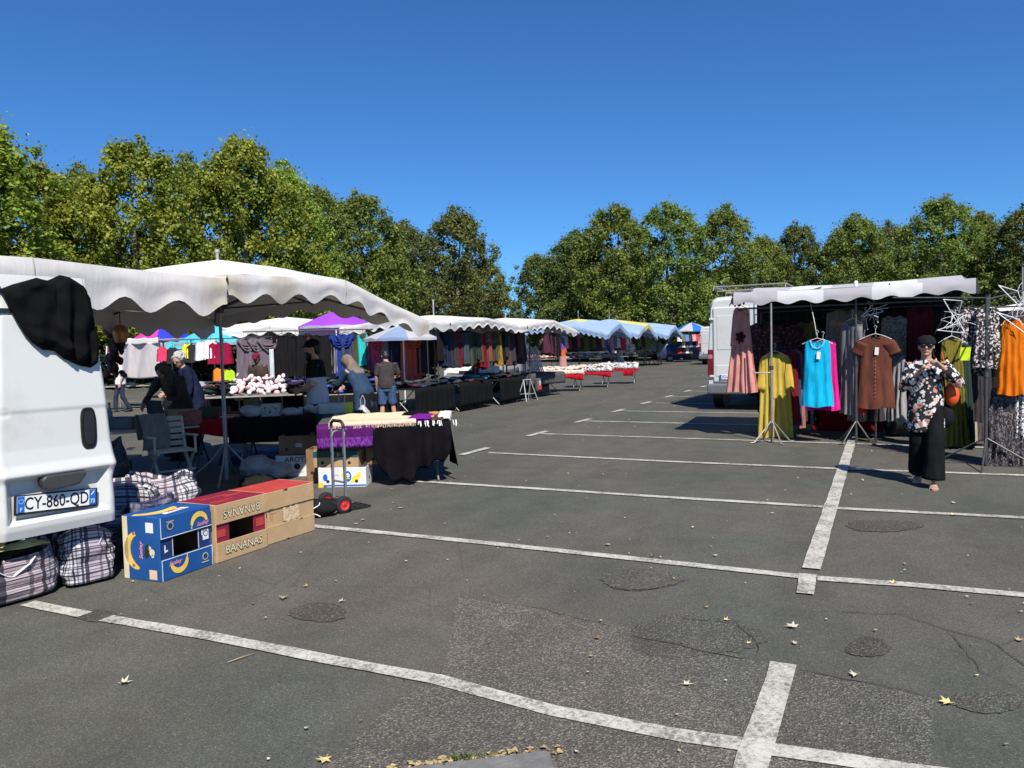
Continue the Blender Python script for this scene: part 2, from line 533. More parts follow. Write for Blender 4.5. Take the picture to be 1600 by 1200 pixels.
for k, (pts, w) in enumerate([([(975, 990), (1040, 1005), (1100, 1020), (1178, 1030)], .016), ([(1178, 1030), (1182, 1005), (1150, 975), (1060, 966)], .010), ([(1225, 1045), (1340, 1066), (1465, 1093)], .009), ([(716, 932), (860, 956), (975, 985)], .007),
   ([(1285, 955), (1400, 960), (1480, 985), (1560, 1010), (1640, 1060)], .008), ([(1480, 985), (1530, 1050), (1600, 1080)], .007), ([(1560, 1010), (1600, 990)], .006), ([(1440, 1010), (1500, 1020), (1530, 1050)], .005),
   ([(628, 1050), (633, 1066)], .02), ([(690, 1050), (676, 1070)], .02), ([(410, 985), (330, 1012), (318, 1000)], .006), ([(320, 990), (345, 1001)], .014), ([(830, 845), (836, 858)], .014), ([(940, 915), (1000, 924), (1062, 914)], .012)]):
    crack(pts, w, 200+k)

# ================================================================== leaves on the ground
def leaf_mesh(seed, mats, small=False):
    """a lobed plane-tree leaf, curled and dry"""
    rr = Rn(seed); mb = MB(); lob = [(0, 1.0), (28, .42), (50, .86), (78, .38), (105, .66), (140, .36), (180, .26)]
    pts = []
    for s in (1, -1):
        l = lob if s == 1 else lob[1:-1][::-1]
        for a, r in l: pts.append((s*a, r*rr.u(.85, 1.1)))
    vs = [(0, 0, .004)]
    tw = rr.u(-.9, .9); cu = rr.u(.3, 1.0)
    for a, r in pts:
        x, y = r*math.sin(rad(a)), r*math.cos(rad(a))
        vs.append((x, y, .05+cu*(x*x)*.8+tw*x*y*.5+.12*r*rr.u(0, 1)))
    n = len(pts)
    mb.add(vs, [(0, 1+i, 1+(i+1) % n) for i in range(n)])
    mb.tube([(0, -.2, .05), (rr.u(-.1, .1), -.6, .12)], .025, 4)
    return mb.mesh('leaf', mats)
LEAFM = [M('dry_leaf_tan', (.42, .31, .15), .7, .4, 30), M('dry_leaf_yellow', (.62, .50, .20), .7, .3, 30), M('dry_leaf_brown', (.22, .12, .05), .75, .4, 30), M('dry_leaf_pale', (.55, .48, .36), .7, .3, 30)]
lm = [leaf_mesh(s, [LEAFM[0]]) for s in range(5)]
LEAVES = [((193, 1070), .11, 3, 'pale dry leaf lying alone on the dark asphalt, lower left of the near bay line'),
 ((508, 1190), .12, 1, 'yellow lobed leaf at the lower picture edge left of the drain'),
 ((443, 936), .15, 0, 'broad tan leaf on asphalt right of the blue fruit box'),
 ((478, 918), .08, 0, 'small tan leaf beyond the broad tan leaf near the fruit boxes'),
 ((395, 945), .07, 2, 'small brown leaf left of the broad tan leaf'),
 ((533, 942), .07, 3, 'pale leaf beside the rough asphalt scar right of the fruit boxes'),
 ((1239, 982), .14, 3, 'large pale leaf in the gap of the long worn line'),
 ((1242, 1008), .08, 3, 'small pale leaf just below the large leaf in the line gap'),
 ((1104, 951), .07, 0, 'little tan leaf above the long oval asphalt patch'),
 ((1134, 971), .08, 1, 'yellow leaf on the edge of the long oval asphalt patch'),
 ((1336, 1057), .10, 3, 'pale leaf at the coarse patch edge right of the long line'),
 ((1481, 1101), .12, 1, 'bright yellow leaf near the right corner of the coarse patch'),
 ((1072, 1072), .08, 3, 'pale leaf alone on the coarse asphalt patch'),
 ((934, 1000), .09, 2, 'brown curled leaf on a damp spot of the coarse patch'),
 ((938, 972), .06, 0, 'tiny tan leaf at the upper edge of the coarse patch'),
 ((1398, 913), .10, 1, 'yellow leaf lying on the second bay line'),
 ((626, 795), .11, 0, 'tan leaf in front of the hand truck plate'),
 ((568, 814), .09, 0, 'tan leaf beside the sack, above the second bay line'),
 ((556, 820), .07, 3, 'pale leaf just above the left end of the second bay line'),
 ((950, 853), .10, 0, 'tan leaf near the middle of the second bay line'),
 ((1019, 871), .08, 2, 'brown leaf touching the second bay line'),
 ((1490, 806), .12, 1, 'yellow leaf resting on the third bay line at right'),
 ((1206, 804), .10, 3, 'pale leaf just below the third bay line'),
 ((1491, 787), .11, 3, 'pale leaf right of the walking woman, near her sandals'),
 ((1118, 870), .09, 3, 'pale leaf above the second bay line, left of the long line'),
 ((1350, 752), .10, 3, 'pale leaf between the long line and the walking woman'),
 ((1332, 708), .13, 1, 'yellow leaf on the long line by the stall tripod'),
 ((1592, 1003), .09, 0, 'tan leaf close to the right picture edge'),
 ((1170, 1008), .07, 1, 'yellow leaf at the right tip of the long oval patch')]
for k, (q, s, mi, lab) in enumerate(LEAVES):
    o = bpy.data.objects.new('fallen_leaf', lm[k % 5]); COL.objects.link(o)
    p = gnd(*q); o.location = (p.x, p.y, .009); o.scale = (s*.45*R.u(.7, 1.1), s*.42*R.u(.7, 1.1), s*.5); o.rotation_euler = (0, 0, R.u(0, 6))
    recolour(o, LEAFM[mi]); tag(o, lab, 'leaf', 'dry leaves on the asphalt')
# uncountable crumbs of dry leaf and grit, and the weeds round the drain
mb = MB()
def crumb(p, s):
    a = R.u(0, 6); vs = []
    for k in range(4):
        t = a+k*PI/2+R.u(-.3, .3); vs.append((p[0]+math.cos(t)*s*R.u(.5, 1.1), p[1]+math.sin(t)*s*R.u(.4, 1), .013+R.u(0, s*.5)))
    mb.add(vs, [(0, 1, 2, 3)], R.choice((0, 0, 1, 2, 2, 2)))
for k in range(620):
    y = R.u(-1.4, 5) if k < 230 else R.u(4, 34); x = R.u(-7+(.0 if y < 8 else -3), 4)
    crumb((x, y), R.u(.006, .016)+.00055*max(0, y))
mb.build('leaf_litter', [LEAFM[0], LEAFM[1], LEAFM[3]], kind='stuff')
mb = MB(); m4 = Matrix.Rotation(rad(36), 3, 'Z')
for k in range(120):
    p = m4 @ Vector((R.u(-.34, .37), .325+R.u(-.03, .045), 0))+Vector((-.83, -.90, 0)); crumb((p.x, p.y), R.u(.008, .022))
mb.build('drain_debris', [LEAFM[0], LEAFM[2], LEAFM[0]], kind='stuff')
mb = MB()
for k in range(70):
    p = m4 @ Vector((R.gauss(-.02, .05), .335+R.gauss(0, .018), 0))+Vector((-.83, -.90, 0))
    a = R.u(0, 6); h = R.u(.015, .05); d = Vector((math.cos(a), math.sin(a), 0))*h*.7; s = Vector((-math.sin(a), math.cos(a), 0))*.004
    mb.add([p-s, p+s, p+d*.6+s*.8+Vector((0, 0, h*.8)), p+d+Vector((0, 0, h))], [(0, 1, 2, 3)])
mb.build('weeds', M('weed_green', (.09, .13, .03), .7, .3, 40, trans=.2), kind='stuff')
mb = MB(); p0 = gnd(356, 1037); p1 = gnd(397, 1023)
mb.tube([p0+Vector((0, 0, .008)), p0.lerp(p1, .5)+Vector((.01, 0, .014)), p1+Vector((0, 0, .008))], [.003, .004, .002], 6)
tag(mb.build('twig', M('dry_twig', (.33, .23, .12), .8)), 'thin dry twig lying below the near bay line', 'twig')
# ================================================================== trees
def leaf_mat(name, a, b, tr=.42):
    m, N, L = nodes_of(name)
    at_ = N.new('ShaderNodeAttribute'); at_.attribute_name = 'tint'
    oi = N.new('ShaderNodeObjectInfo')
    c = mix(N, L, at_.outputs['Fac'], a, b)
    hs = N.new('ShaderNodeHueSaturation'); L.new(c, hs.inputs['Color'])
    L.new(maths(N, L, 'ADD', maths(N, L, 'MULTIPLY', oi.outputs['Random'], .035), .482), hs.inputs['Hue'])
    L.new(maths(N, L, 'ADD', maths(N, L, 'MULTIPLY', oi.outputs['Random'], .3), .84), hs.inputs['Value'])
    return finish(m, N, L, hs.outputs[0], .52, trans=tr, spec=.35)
LEAF_L = leaf_mat('plane_leaf_sunny', (.125, .19, .026), (.38, .43, .055))  # sunlight painted into the leaf colour: front-lit left row is brighter
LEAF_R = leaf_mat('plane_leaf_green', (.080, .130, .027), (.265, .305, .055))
LEAF_D = leaf_mat('plane_leaf_shaded', (.062, .096, .026), (.195, .222, .050), .34)  # same leaf painted darker for the shadier trees behind
BARK = M('plane_bark', (.20, .18, .15), .9, .45, 3, .8, 30, dirt=((.08, .07, .055), 2.2, .5, .8))

def crown_parts(seed, H=12.5, Rr=4.3, base=1.9, nleaf=46000, leafs=.092):
    """limbs from the trunk, a ragged crown of leaf clumps on their ends"""
    rg = np.random.default_rng(seed); rr = Rn(seed)
    def env(z):
        t = (z-base)/(H-base)
        return Rr*interp(t, [(0, .55), (.15, .92), (.38, 1.0), (.62, .86), (.80, .62), (.93, .34), (1, .12)])
    cl = []
    for k in range(230):
        z = base+(H-base)*(rr.random()**.85)*.97+.1
        a = rr.u(0, 2*PI); e = env(z); q = e*math.sqrt(rr.u(.03, 1.0))
        s = rr.u(.32, .78)*(1.15-.35*(z-base)/(H-base))
        cl.append((q*math.cos(a), q*math.sin(a), z, s))
    for k in range(22):                                   # sprigs that break the outline
        z = H-rr.u(-.45, 2.6); a = rr.u(0, 2*PI); q = env(min(z, H))*rr.u(.3, 1.25)+.05
        cl.append((q*math.cos(a), q*math.sin(a), z, rr.u(.2, .42)))
    for k in range(34):
        z = rr.u(base+1, H-1.5); a = rr.u(0, 2*PI); q = env(z)*rr.u(1.0, 1.14)
        cl.append((q*math.cos(a), q*math.sin(a), z, rr.u(.2, .45)))
    C = np.array(cl); wgt = C[:, 3]**2; idx = rg.choice(len(C), nleaf, p=wgt/wgt.sum())
    d = rg.normal(size=(nleaf, 3)); d /= np.linalg.norm(d, axis=1)[:, None]
    rad_ = np.abs(rg.normal(0, .62, nleaf))+.15
    P = C[idx, :3]+d*(C[idx, 3]*rad_)[:, None]*np.array([1.05, 1.05, 1.0])
    nrm = d*.7+rg.normal(size=(nleaf, 3))*.55+np.array([0, 0, .55]); nrm /= np.linalg.norm(nrm, axis=1)[:, None]
    t = np.cross(nrm, rg.normal(size=(nleaf, 3))); t /= np.linalg.norm(t, axis=1)[:, None]
    b = np.cross(nrm, t); s = leafs*rg.uniform(.6, 1.35, nleaf)
    fold = nrm*(s*.22)[:, None]
    v = np.empty((nleaf, 4, 3))
    v[:, 0] = P-t*s[:, None]; v[:, 1] = P-b*(s*.72)[:, None]+fold; v[:, 2] = P+t*s[:, None]; v[:, 3] = P+b*(s*.72)[:, None]+fold
    me = bpy.data.meshes.new('crown')
    me.vertices.add(nleaf*4); me.vertices.foreach_set('co', v.ravel())
    me.loops.add(nleaf*4); me.loops.foreach_set('vertex_index', np.arange(nleaf*4, dtype=np.int32))
    me.polygons.add(nleaf); me.polygons.foreach_set('loop_start', np.arange(0, nleaf*4, 4, dtype=np.int32))
    me.update(calc_edges=True)
    ct = rg.uniform(0, 1, len(C))
    at_ = me.attributes.new('tint', 'FLOAT', 'FACE')
    at_.data.foreach_set('value', np.clip(ct[idx]*.6+rg.uniform(0, .5, nleaf), 0, 1).astype(np.float32))
    # trunk and limbs
    mb = MB()
    mb.tube([(0, 0, -.1), (0, 0, .25), (.03, .02, 1.5), (.0, .05, base+1)], [.34, .25, .22, .19], 10)
    mb.tube([(0, .05, base+.9), (rr.u(-.2, .2), rr.u(-.2, .2), H*.55), (rr.u(-.4, .4), rr.u(-.4, .4), H*.93)], [.19, .12, .03], 7)
    for c in sorted(cl, key=lambda c: -c[3])[:26]:
        z0 = rr.u(base*.9, max(base+.5, c[2]*.75)); m_ = (c[0]*.45, c[1]*.45, lerp(z0, c[2], .62))
        mb.tube([(0, .03, z0), m_, (c[0]*.97, c[1]*.97, c[2]+.1)], [.09, .055, .018], 5)
    return mb.mesh('trunk', BARK, 60), me
CROWNS = [crown_parts(100+k) for k in range(5)]
def hy(px): return at_h(px)
def at_h(px):
    # image row of the horizon in column px
    a = _f[2]*FPX+CR[2]*(px-800)
    return 600+a/CU[2]
def spot(px, depth):
    d = _f*FPX+CR*(px-800)-CU*(at_h(px)-600)
    p = CAM+d*(depth/FPX); return Vector((p[0], p[1], 0))
def tree(px, top, depth, r, k, m, label, group='plane trees round the car park'):
    p = spot(px, depth); H = CAM[2]+(at_h(px)-top)/FPX*depth
    t = thing('plane_tree', label, 'tree', p, k*1.7+px*.01, group)
    s = (r/4.3*R.u(.95, 1.05), r/4.3*R.u(.95, 1.05), H/12.7)
    tk, cr = CROWNS[k % 5]
    a = bpy.data.objects.new('trunk', tk); b = bpy.data.objects.new('crown', cr)
    for o in (a, b): COL.objects.link(o); o.parent = t; o.scale = s
    if not cr.materials: cr.materials.append(m)
    recolour(b, m)
    return t
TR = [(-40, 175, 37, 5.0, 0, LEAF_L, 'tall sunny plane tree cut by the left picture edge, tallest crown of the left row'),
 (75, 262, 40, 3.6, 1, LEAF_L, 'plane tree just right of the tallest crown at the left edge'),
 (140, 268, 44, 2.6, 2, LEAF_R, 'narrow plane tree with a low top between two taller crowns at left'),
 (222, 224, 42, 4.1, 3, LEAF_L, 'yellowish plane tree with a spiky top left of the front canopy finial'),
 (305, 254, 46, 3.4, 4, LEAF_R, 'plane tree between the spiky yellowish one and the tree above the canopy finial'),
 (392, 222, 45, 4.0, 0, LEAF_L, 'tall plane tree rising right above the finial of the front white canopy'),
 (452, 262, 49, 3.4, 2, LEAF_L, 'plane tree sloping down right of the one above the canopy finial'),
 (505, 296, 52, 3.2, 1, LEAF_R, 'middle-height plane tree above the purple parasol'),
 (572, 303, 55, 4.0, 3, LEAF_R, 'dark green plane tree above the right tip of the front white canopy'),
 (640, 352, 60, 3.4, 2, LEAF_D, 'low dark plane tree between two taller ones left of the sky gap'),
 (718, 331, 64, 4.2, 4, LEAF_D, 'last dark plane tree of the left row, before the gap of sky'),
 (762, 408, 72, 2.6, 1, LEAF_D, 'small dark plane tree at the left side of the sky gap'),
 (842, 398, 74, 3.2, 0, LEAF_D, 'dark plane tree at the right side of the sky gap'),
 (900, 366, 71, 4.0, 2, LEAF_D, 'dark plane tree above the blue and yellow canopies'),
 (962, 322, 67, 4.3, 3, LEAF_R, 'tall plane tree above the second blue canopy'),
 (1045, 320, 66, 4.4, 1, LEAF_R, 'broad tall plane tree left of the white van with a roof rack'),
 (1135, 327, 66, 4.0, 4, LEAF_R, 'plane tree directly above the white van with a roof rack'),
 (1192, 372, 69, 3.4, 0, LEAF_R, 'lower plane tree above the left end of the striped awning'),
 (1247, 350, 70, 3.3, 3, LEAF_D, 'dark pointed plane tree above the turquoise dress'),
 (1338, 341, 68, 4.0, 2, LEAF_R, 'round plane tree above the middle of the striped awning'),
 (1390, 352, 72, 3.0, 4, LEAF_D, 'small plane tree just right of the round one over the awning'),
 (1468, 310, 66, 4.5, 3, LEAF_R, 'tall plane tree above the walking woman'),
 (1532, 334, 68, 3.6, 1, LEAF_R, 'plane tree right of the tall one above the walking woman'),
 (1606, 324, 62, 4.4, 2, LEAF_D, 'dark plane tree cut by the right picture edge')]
for a in TR: tree(*a)
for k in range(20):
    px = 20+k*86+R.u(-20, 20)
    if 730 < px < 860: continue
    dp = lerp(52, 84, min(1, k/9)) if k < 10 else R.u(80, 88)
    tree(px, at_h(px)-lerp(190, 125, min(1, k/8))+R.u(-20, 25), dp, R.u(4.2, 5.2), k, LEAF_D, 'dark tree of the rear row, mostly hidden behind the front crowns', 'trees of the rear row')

# hills of far blue-green woods closing the horizon
mb = MB()
def hillf(u, v):
    a = lerp(rad(-80), rad(45), u); d = 900
    h = 16+7*mnoise.noise((u*9, 3.1, 0))+3*mnoise.noise((u*40, 1.1, 0))
    return (CAM[0]+math.sin(a)*(d+v*60), CAM[1]+math.cos(a)*(d+v*60), -2+h*v)
mb.grid(hillf, 160, 3)
mb.build('hills', M('far_woods', (.05, .08, .05), .9, .4, .05), smooth=180, kind='structure')
# a hedge along the back of the lot
def hedge(p, q, h, w, seed, label):
    rg = np.random.default_rng(seed); p = Vector(p); q = Vector(q); Ln = (q-p).length; n = int(Ln*900)
    t = (q-p).normalized(); s = Vector((-t.y, t.x, 0))
    mb = MB(); A = rg.uniform(0, 1, (n, 3)); ang = rg.uniform(0, 6.28, n)
    for i in range(n):
        hh = h*(.75+.35*mnoise.noise((A[i, 0]*Ln*.5, seed, 0)))
        c = p+t*A[i, 0]*Ln+s*(A[i, 1]-.5)*w+Vector((0, 0, A[i, 2]**.7*hh))
        a = ang[i]; d = Vector((math.cos(a), math.sin(a), rg.uniform(-.5, .8)))*.12; e = Vector((-math.sin(a), math.cos(a), rg.uniform(-.6, .6)))*.1
        mb.add([c-d, c-e, c+d, c+e], [(0, 1, 2, 3)])
    o = mb.build('hedge', M('hedge_green', (.035, .055, .018), .6, .4, 3, trans=.25))
    return tag(o, label, 'hedge', kind=None)
hedge((-36, 10, 0), (-34, 58, 0), 2.2, 1.6, 3, 'dark clipped hedge under the left row of trees')
hedge((-34, 74, 0), (14, 84, 0), 2.4, 1.6, 4, 'dark hedge at the far end of the car park under the trees')

# ================================================================== market canopies
CANVAS = M('white_canvas', (.66, .63, .595), .8, .10, 1.6, .25, 18, trans=.02, dirt=((.50, .42, .33), .9, .63, .55))
def stained(name, spots):
    m, N, L = nodes_of(name); v = tc(N); n = noise(N, L, v, 5, 5, .65); k = None
    for p, r in spots:
        d = N.new('ShaderNodeVectorMath'); d.operation = 'DISTANCE'; L.new(v, d.inputs[0]); d.inputs[1].default_value = p
        q = ramp(N, L, maths(N, L, 'ADD', maths(N, L, 'DIVIDE', d.outputs['Value'], r), maths(N, L, 'MULTIPLY', maths(N, L, 'SUBTRACT', n, .5), .9)), [(.55, 1.0), (1.0, 0.0)])
        k = q if k is None else maths(N, L, 'MAXIMUM', k, q)
    w = noise(N, L, v, 1.3, 4); b = mix(N, L, ramp(N, L, w, [(.3, 0.0), (.7, 1.0)]), (.60, .565, .53), (.67, .64, .605))
    fold = noise(N, L, mapping(N, L, v, (5, 5, 1.2)), 2.2, 4, .6)
    c = mix(N, L, maths(N, L, 'MULTIPLY', k, ramp(N, L, n, [(.3, .35), (.7, .9)])), b, (.46, .385, .27))
    return finish(m, N, L, c, .82, fold, .3, .02, trans=.02, spec=.2)
CANV_A = stained('white_canvas_stained', [((1.98, -1.82, 2.2), .34), ((1.98, -1.02, 2.27), .30), ((1.98, 1.82, 1.85), .30)])
CANV_B = stained('white_canvas_front', [((1.98, 1.88, 2.2), .34)])
CANVAS_D = M('stained_canvas', (.60, .56, .50), .8, .2, 2.5, .3, 18, trans=.02, dirt=((.42, .33, .22), 2.0, .52, .6))
CANVAS_U = CANVAS
STEEL = M('galvanised_steel', (.34, .31, .275), .45, .25, 14, metal=.35)
STEEL_D = M('dark_steel', (.10, .10, .10), .5, .3, 14, metal=.6)
ALU = M('brushed_aluminium', (.52, .515, .50), .4, .15, 20, metal=.4)

def canopy(label, c, hx, hy_, corner, mid, peak, drop, m, rz=0.0, group=None, pole=True, nsc=7, vm=None, sag=.10, panels=None, fin=.22, feet=True, ribs=True, polem=None, seed=1, name='market_canopy', cat='canopy'):
    """four-cornered market umbrella: roof, four scalloped valances, ribs, centre pole with tripod.
    corner: eave heights of (-x-y, +x-y, +x+y, -x+y); mid: eave heights of sides -y, +x, +y, -x"""
    t = thing(name, label, cat, (c[0], c[1], 0), rz, group)
    cs = [(-hx, -hy_), (hx, -hy_), (hx, hy_), (-hx, hy_)]
    rr = Rn(seed)
    def edge(s, u):
        a, b = cs[s], cs[(s+1) % 4]
        x, y = lerp(a[0], b[0], u), lerp(a[1], b[1], u)
        za, zb, zm = corner[s], corner[(s+1) % 4], mid[s]
        l = lerp(za, zb, u); hump = zm-(za+zb)/2
        bow = abs(2*u-1)
        z = l+hump*(1-bow)**.85
        tuck = .05*math.sin(2*PI*u)**2
        return Vector((x*(1-tuck*.4), y*(1-tuck*.4), z))
    n = 16
    def roof(u, v):
        s = int(u*4) % 4; e = edge(s, (u*4) % 1.0)
        w = v
        k = abs(((u*8) % 1.0)-.5)*2                                 # 1 on a rib, 0 between
        z = peak+(e.z-peak)*(w**1.12)-sag*math.sin(PI*w)*(1-k**1.5)+.012*mnoise.noise((e.x*w*1.5, e.y*w*1.5, seed))
        return Vector((e.x*w, e.y*w, z))
    mb = MB(); mb.grid(roof, 4*n, 9, cu=True)
    if panels:
        for i in range(len(mb.m)): mb.m[i] = panels((i % (4*n))/(4*n), (i//(4*n))/9)
    ms = m if isinstance(m, list) else [m]
    mb.build('roof', ms, t, smooth=50)
    nrm = [Vector((0, -1, 0)), Vector((1, 0, 0)), Vector((0, 1, 0)), Vector((-1, 0, 0))]
    for s in range(4):
        mb = MB(); seedp = rr.u(0, 90)
        d = drop[s] if isinstance(drop, (list, tuple)) else drop
        def val(u, v, s=s, seedp=seedp, d=d):
            e = edge(s, u)
            sc = .74+.26*abs(math.sin(PI*nsc*u)) if False else .82-.18*math.cos(2*PI*nsc*u)
            k = d*v*sc*(1+.10*mnoise.noise((u*6, seedp, 2)))
            out = nrm[s]*(.018*math.sin(PI*min(v*1.6, 1))+.012*v*math.sin(2*PI*nsc*u+1)+.02*v*mnoise.noise((u*11, seedp, v*2)))
            return e+out-Vector((0, 0, k))
        mb.grid(val, nsc*10, 5)
        if panels:
            for i in range(len(mb.m)): mb.m[i] = panels((s+((i % (nsc*10))/(nsc*10)))/4, 1)
        mb.build('valance', (vm if isinstance(vm, list) else [vm]) if vm else ms, t, smooth=60)
        mb = MB(); mb.tube([val(.5, k/5)+nrm[s]*.004 for k in range(6)], .006, 4); mb.build('seam', M('canvas_seam', (.36, .34, .31), .85), t, smooth=60)
    pm = polem or STEEL
    if ribs:
        hub = Vector((0, 0, peak-.62))
        for s in range(4):
            for u in (0.0, .5):
                e = edge(s, u)+Vector((0, 0, -.05)); top = Vector((0, 0, peak-.06))
                mb = MB(); mb.tube([top, top.lerp(e, .5)+Vector((0, 0, -.05)), e*.99], .016, 6); mb.build('rib', STEEL_D, t, smooth=60)
                mb = MB(); mb.tube([hub, top.lerp(e, .5)+Vector((0, 0, -.06))], .013, 6); mb.build('strut', STEEL_D, t, smooth=60)
        mb = MB(); mb.lathe([(.05, -.06), (.055, 0), (.05, .06)], hub, 12); mb.build('hub', STEEL_D, t, smooth=40)
    if pole:
        mb = MB(); mb.tube([(0, 0, .02), (0, 0, 1.25)], .026, 10); mb.tube([(0, 0, 1.2), (0, 0, peak+fin*.7)], .02, 10)
        mb.lathe([(.034, 0), (.036, .05), (.03, .06)], (0, 0, 1.2), 10)
        mb.build('pole', pm, t, smooth=40)
        mb = MB(); mb.lathe([(.034, -.05), (.036, -.01), (.020, .0), (.020, fin-.04), (.03, fin-.035), (.03, fin-.005), (.012, fin)], (0, 0, peak), 10)
        mb.build('finial', ALU, t, smooth=40)
        if feet:
            for k in range(4):
                a = k*PI/2+.6; d = Vector((math.cos(a), math.sin(a), 0))
                mb = MB(); mb.tube([(0, 0, .5), d*.2+Vector((0, 0, .26)), d*.5+Vector((0, 0, .02)), d*.56+Vector((0, 0, .015))], .014, 7)
                mb.build('foot', STEEL, t, smooth=60)
    return t

# front stall: two white canopies meeting at the corner by the van door
canopy('large white scalloped canopy over the front left stall, stained at its near corner', (-7.18, 4.16), 1.98, 1.82, (2.36, 2.40, 2.02, 2.2), (2.42, 2.47, 2.42, 2.3), 2.84, (.3, .29, .21, .36), CANV_A, seed=4, fin=.13, nsc=7)
canopy('white canopy in the left foreground behind the open van door', (-7.18, .44), 1.98, 1.88, (2.3, 2.34, 2.36, 2.36), (2.4, 2.40, 2.42, 2.3), 2.62, (.3, .36, .3, .42), CANV_B, seed=5, nsc=7)
# second row
canopy('white canopy over the long row of hanging trousers, behind the front stall', (-10.45, 14.85), 1.62, 1.95, (2.2, 2.24, 2.2, 2.15), (2.38, 2.37, 2.38, 2.33), 2.50, .25, CANVAS, seed=6, fin=.42, nsc=8)
canopy('white canopy with a drooping right tip, over the grey table and white poles', (-10.2, 18.75), 1.62, 1.95, (2.15, 2.2, 2.08, 2.15), (2.36, 2.37, 2.36, 2.35), 2.50, .25, CANVAS, seed=7, fin=.16, nsc=8)
canopy('white canopy behind the purple parasol, scarves hanging under it', (-15.1, 14.4), 2.0, 2.0, (2.1, 2.16, 2.16, 2.1), (2.36, 2.36, 2.36, 2.36), 2.62, .26, CANVAS, rz=.5, seed=8, nsc=8)
# pale awning with a bare front, far left
BLUEC = M('blue_canvas', (.29, .40, .58), .8, .15, 1.2, .2, 12, trans=.08)
YELC = M('yellow_canvas', (.62, .55, .15), .8, .12, 1.2, .2, 12, trans=.12)
bl = [BLUEC, YELC]
canopy('faded blue canopy with a yellow peak, first of the blue ones', (-16.2, 41.2), 2.6, 2.2, (2.5, 2.1, 2.05, 2.4), (2.72, 2.78, 2.72, 2.7), 3.1, .36, bl, seed=9, nsc=16, fin=.5, panels=lambda u, v: 1 if v < .2 else 0, polem=STEEL_D)
canopy('blue canopy with a yellow front panel, behind the first blue one', (-15.7, 45.6), 2.6, 2.2, (2.5, 2.1, 2.0, 2.4), (2.72, 2.78, 2.72, 2.7), 3.15, .36, bl, seed=10, nsc=16, fin=.5, panels=lambda u, v: 1 if (.333 < u < .417 and v > .2) else 0, polem=STEEL_D)
canopy('plain blue canopy farthest along the row, before the white van with a dark door', (-14.6, 49.9), 2.2, 2.1, (2.4, 2.0, 2.0, 2.3), (2.62, 2.68, 2.62, 2.6), 2.95, .34, bl, seed=12, nsc=14, fin=.3, polem=STEEL_D)

# ------------------------------------------------------------------ round parasols
def parasol(label, c, r, edge, top, cols, n=8, lean=(0, 0), drop=.08, polem=None, base=True, seed=2, edgec=None):
    t = thing('parasol', label, 'parasol', (c[0], c[1], 0), seed*.37, 'parasols over the stalls')
    mb = MB(); ns = n*4
    def f(u, v):
        k = abs(((u*n) % 1.0)-.5)*2
        rr_ = r*v*(1-.10*(1-k)*v); a = 2*PI*u
        z = top+(edge-top)*(v**1.25)-.04*math.sin(PI*v)*(1-k)+.03*(1-k)*v
        return (rr_*math.cos(a), rr_*math.sin(a), z)
    mb.grid(f, ns, 7, cu=True)
    for i in range(len(mb.m)): mb.m[i] = int((i % ns)/4) % len(cols)
    mb.build('canopy_cloth', cols, t, smooth=50)
    mb = MB()
    def fl(u, v):
        k = abs(((u*n) % 1.0)-.5)*2; rr_ = r*(1-.10*(1-k)); a = 2*PI*u
        return (rr_*math.cos(a), rr_*math.sin(a), edge+.03*(1-k)-drop*v*(.6+.4*abs(math.sin(PI*u*n))))
    mb.grid(fl, ns, 2, cu=True)
    for i in range(len(mb.m)): mb.m[i] = int((i % ns)/4) % len(cols)
    mb.build('fringe', [edgec]*len(cols) if edgec else cols, t, smooth=50)
    for k in range(n):
        a = 2*PI*(k+.5)/n-PI/n
        mb = MB(); mb.tube([(0, 0, top-.03), (r*.5*math.cos(a), r*.5*math.sin(a), lerp(top, edge, .44)-.03), (r*.97*math.cos(a), r*.97*math.sin(a), edge-.01)], .006, 5)
        mb.build('rib', STEEL, t, smooth=60)
    mb = MB(); mb.tube([(0, 0, .03), (0, 0, top+.06)], .019, 8); mb.build('pole', polem or STEEL, t, smooth=60)
    if base:
        mb = MB(); mb.lathe([(.22, 0), (.22, .05), (.05, .08), (.03, .25)], (0, 0, 0), 14); mb.build('base', M('parasol_base', (.1, .1, .1), .7), t, smooth=40)
    return t
def pc(n, c): return M(n, c, .75, .1, 3, trans=.3)
PUR = pc('parasol_purple', (.40, .075, .80)); CYA = pc('parasol_cyan', (.10, .60, .75)); PNK = pc('parasol_pink', (.85, .05, .42))
RBL = pc('parasol_royal_blue', (.03, .05, .62)); WHI = pc('parasol_white', (.58, .58, .6)); LBL = pc('parasol_pale_blue', (.30, .40, .58))
def pp(px, dep): p = spot(px, dep); return (p.x, p.y)
parasol('bright purple parasol with a white rim behind the front stall', pp(527, 21), 1.08, 2.26, 2.68, [PUR], seed=1, edgec=WHI)
parasol('turquoise parasol with a white rim left of the front canopy pole', pp(335, 21), 1.02, 1.90, 2.38, [CYA], seed=3, edgec=WHI)
parasol('parasol with pink and royal blue panels, far left under the front canopy', pp(256, 25), .95, 2.10, 2.68, [PNK, PNK, RBL, RBL], seed=6, n=4, edgec=WHI)
parasol('pale blue and white striped parasol on a white pole right of the purple one', (-10.22, 13.0), 1.0, 1.88, 2.22, [LBL, WHI], seed=4, polem=M('white_pole', (.75, .75, .74), .4))
parasol('bright blue and white parasol at the far end of the row', pp(1081, 60), 1.5, 2.35, 3.0, [pc('parasol_bright_blue', (.02, .20, .75)), WHI], seed=5, n=8)
parasol('pale blue parasol half hidden below the pink and royal blue one', pp(268, 29), 1.3, 1.75, 2.1, [LBL, CYA], seed=8, edgec=WHI)
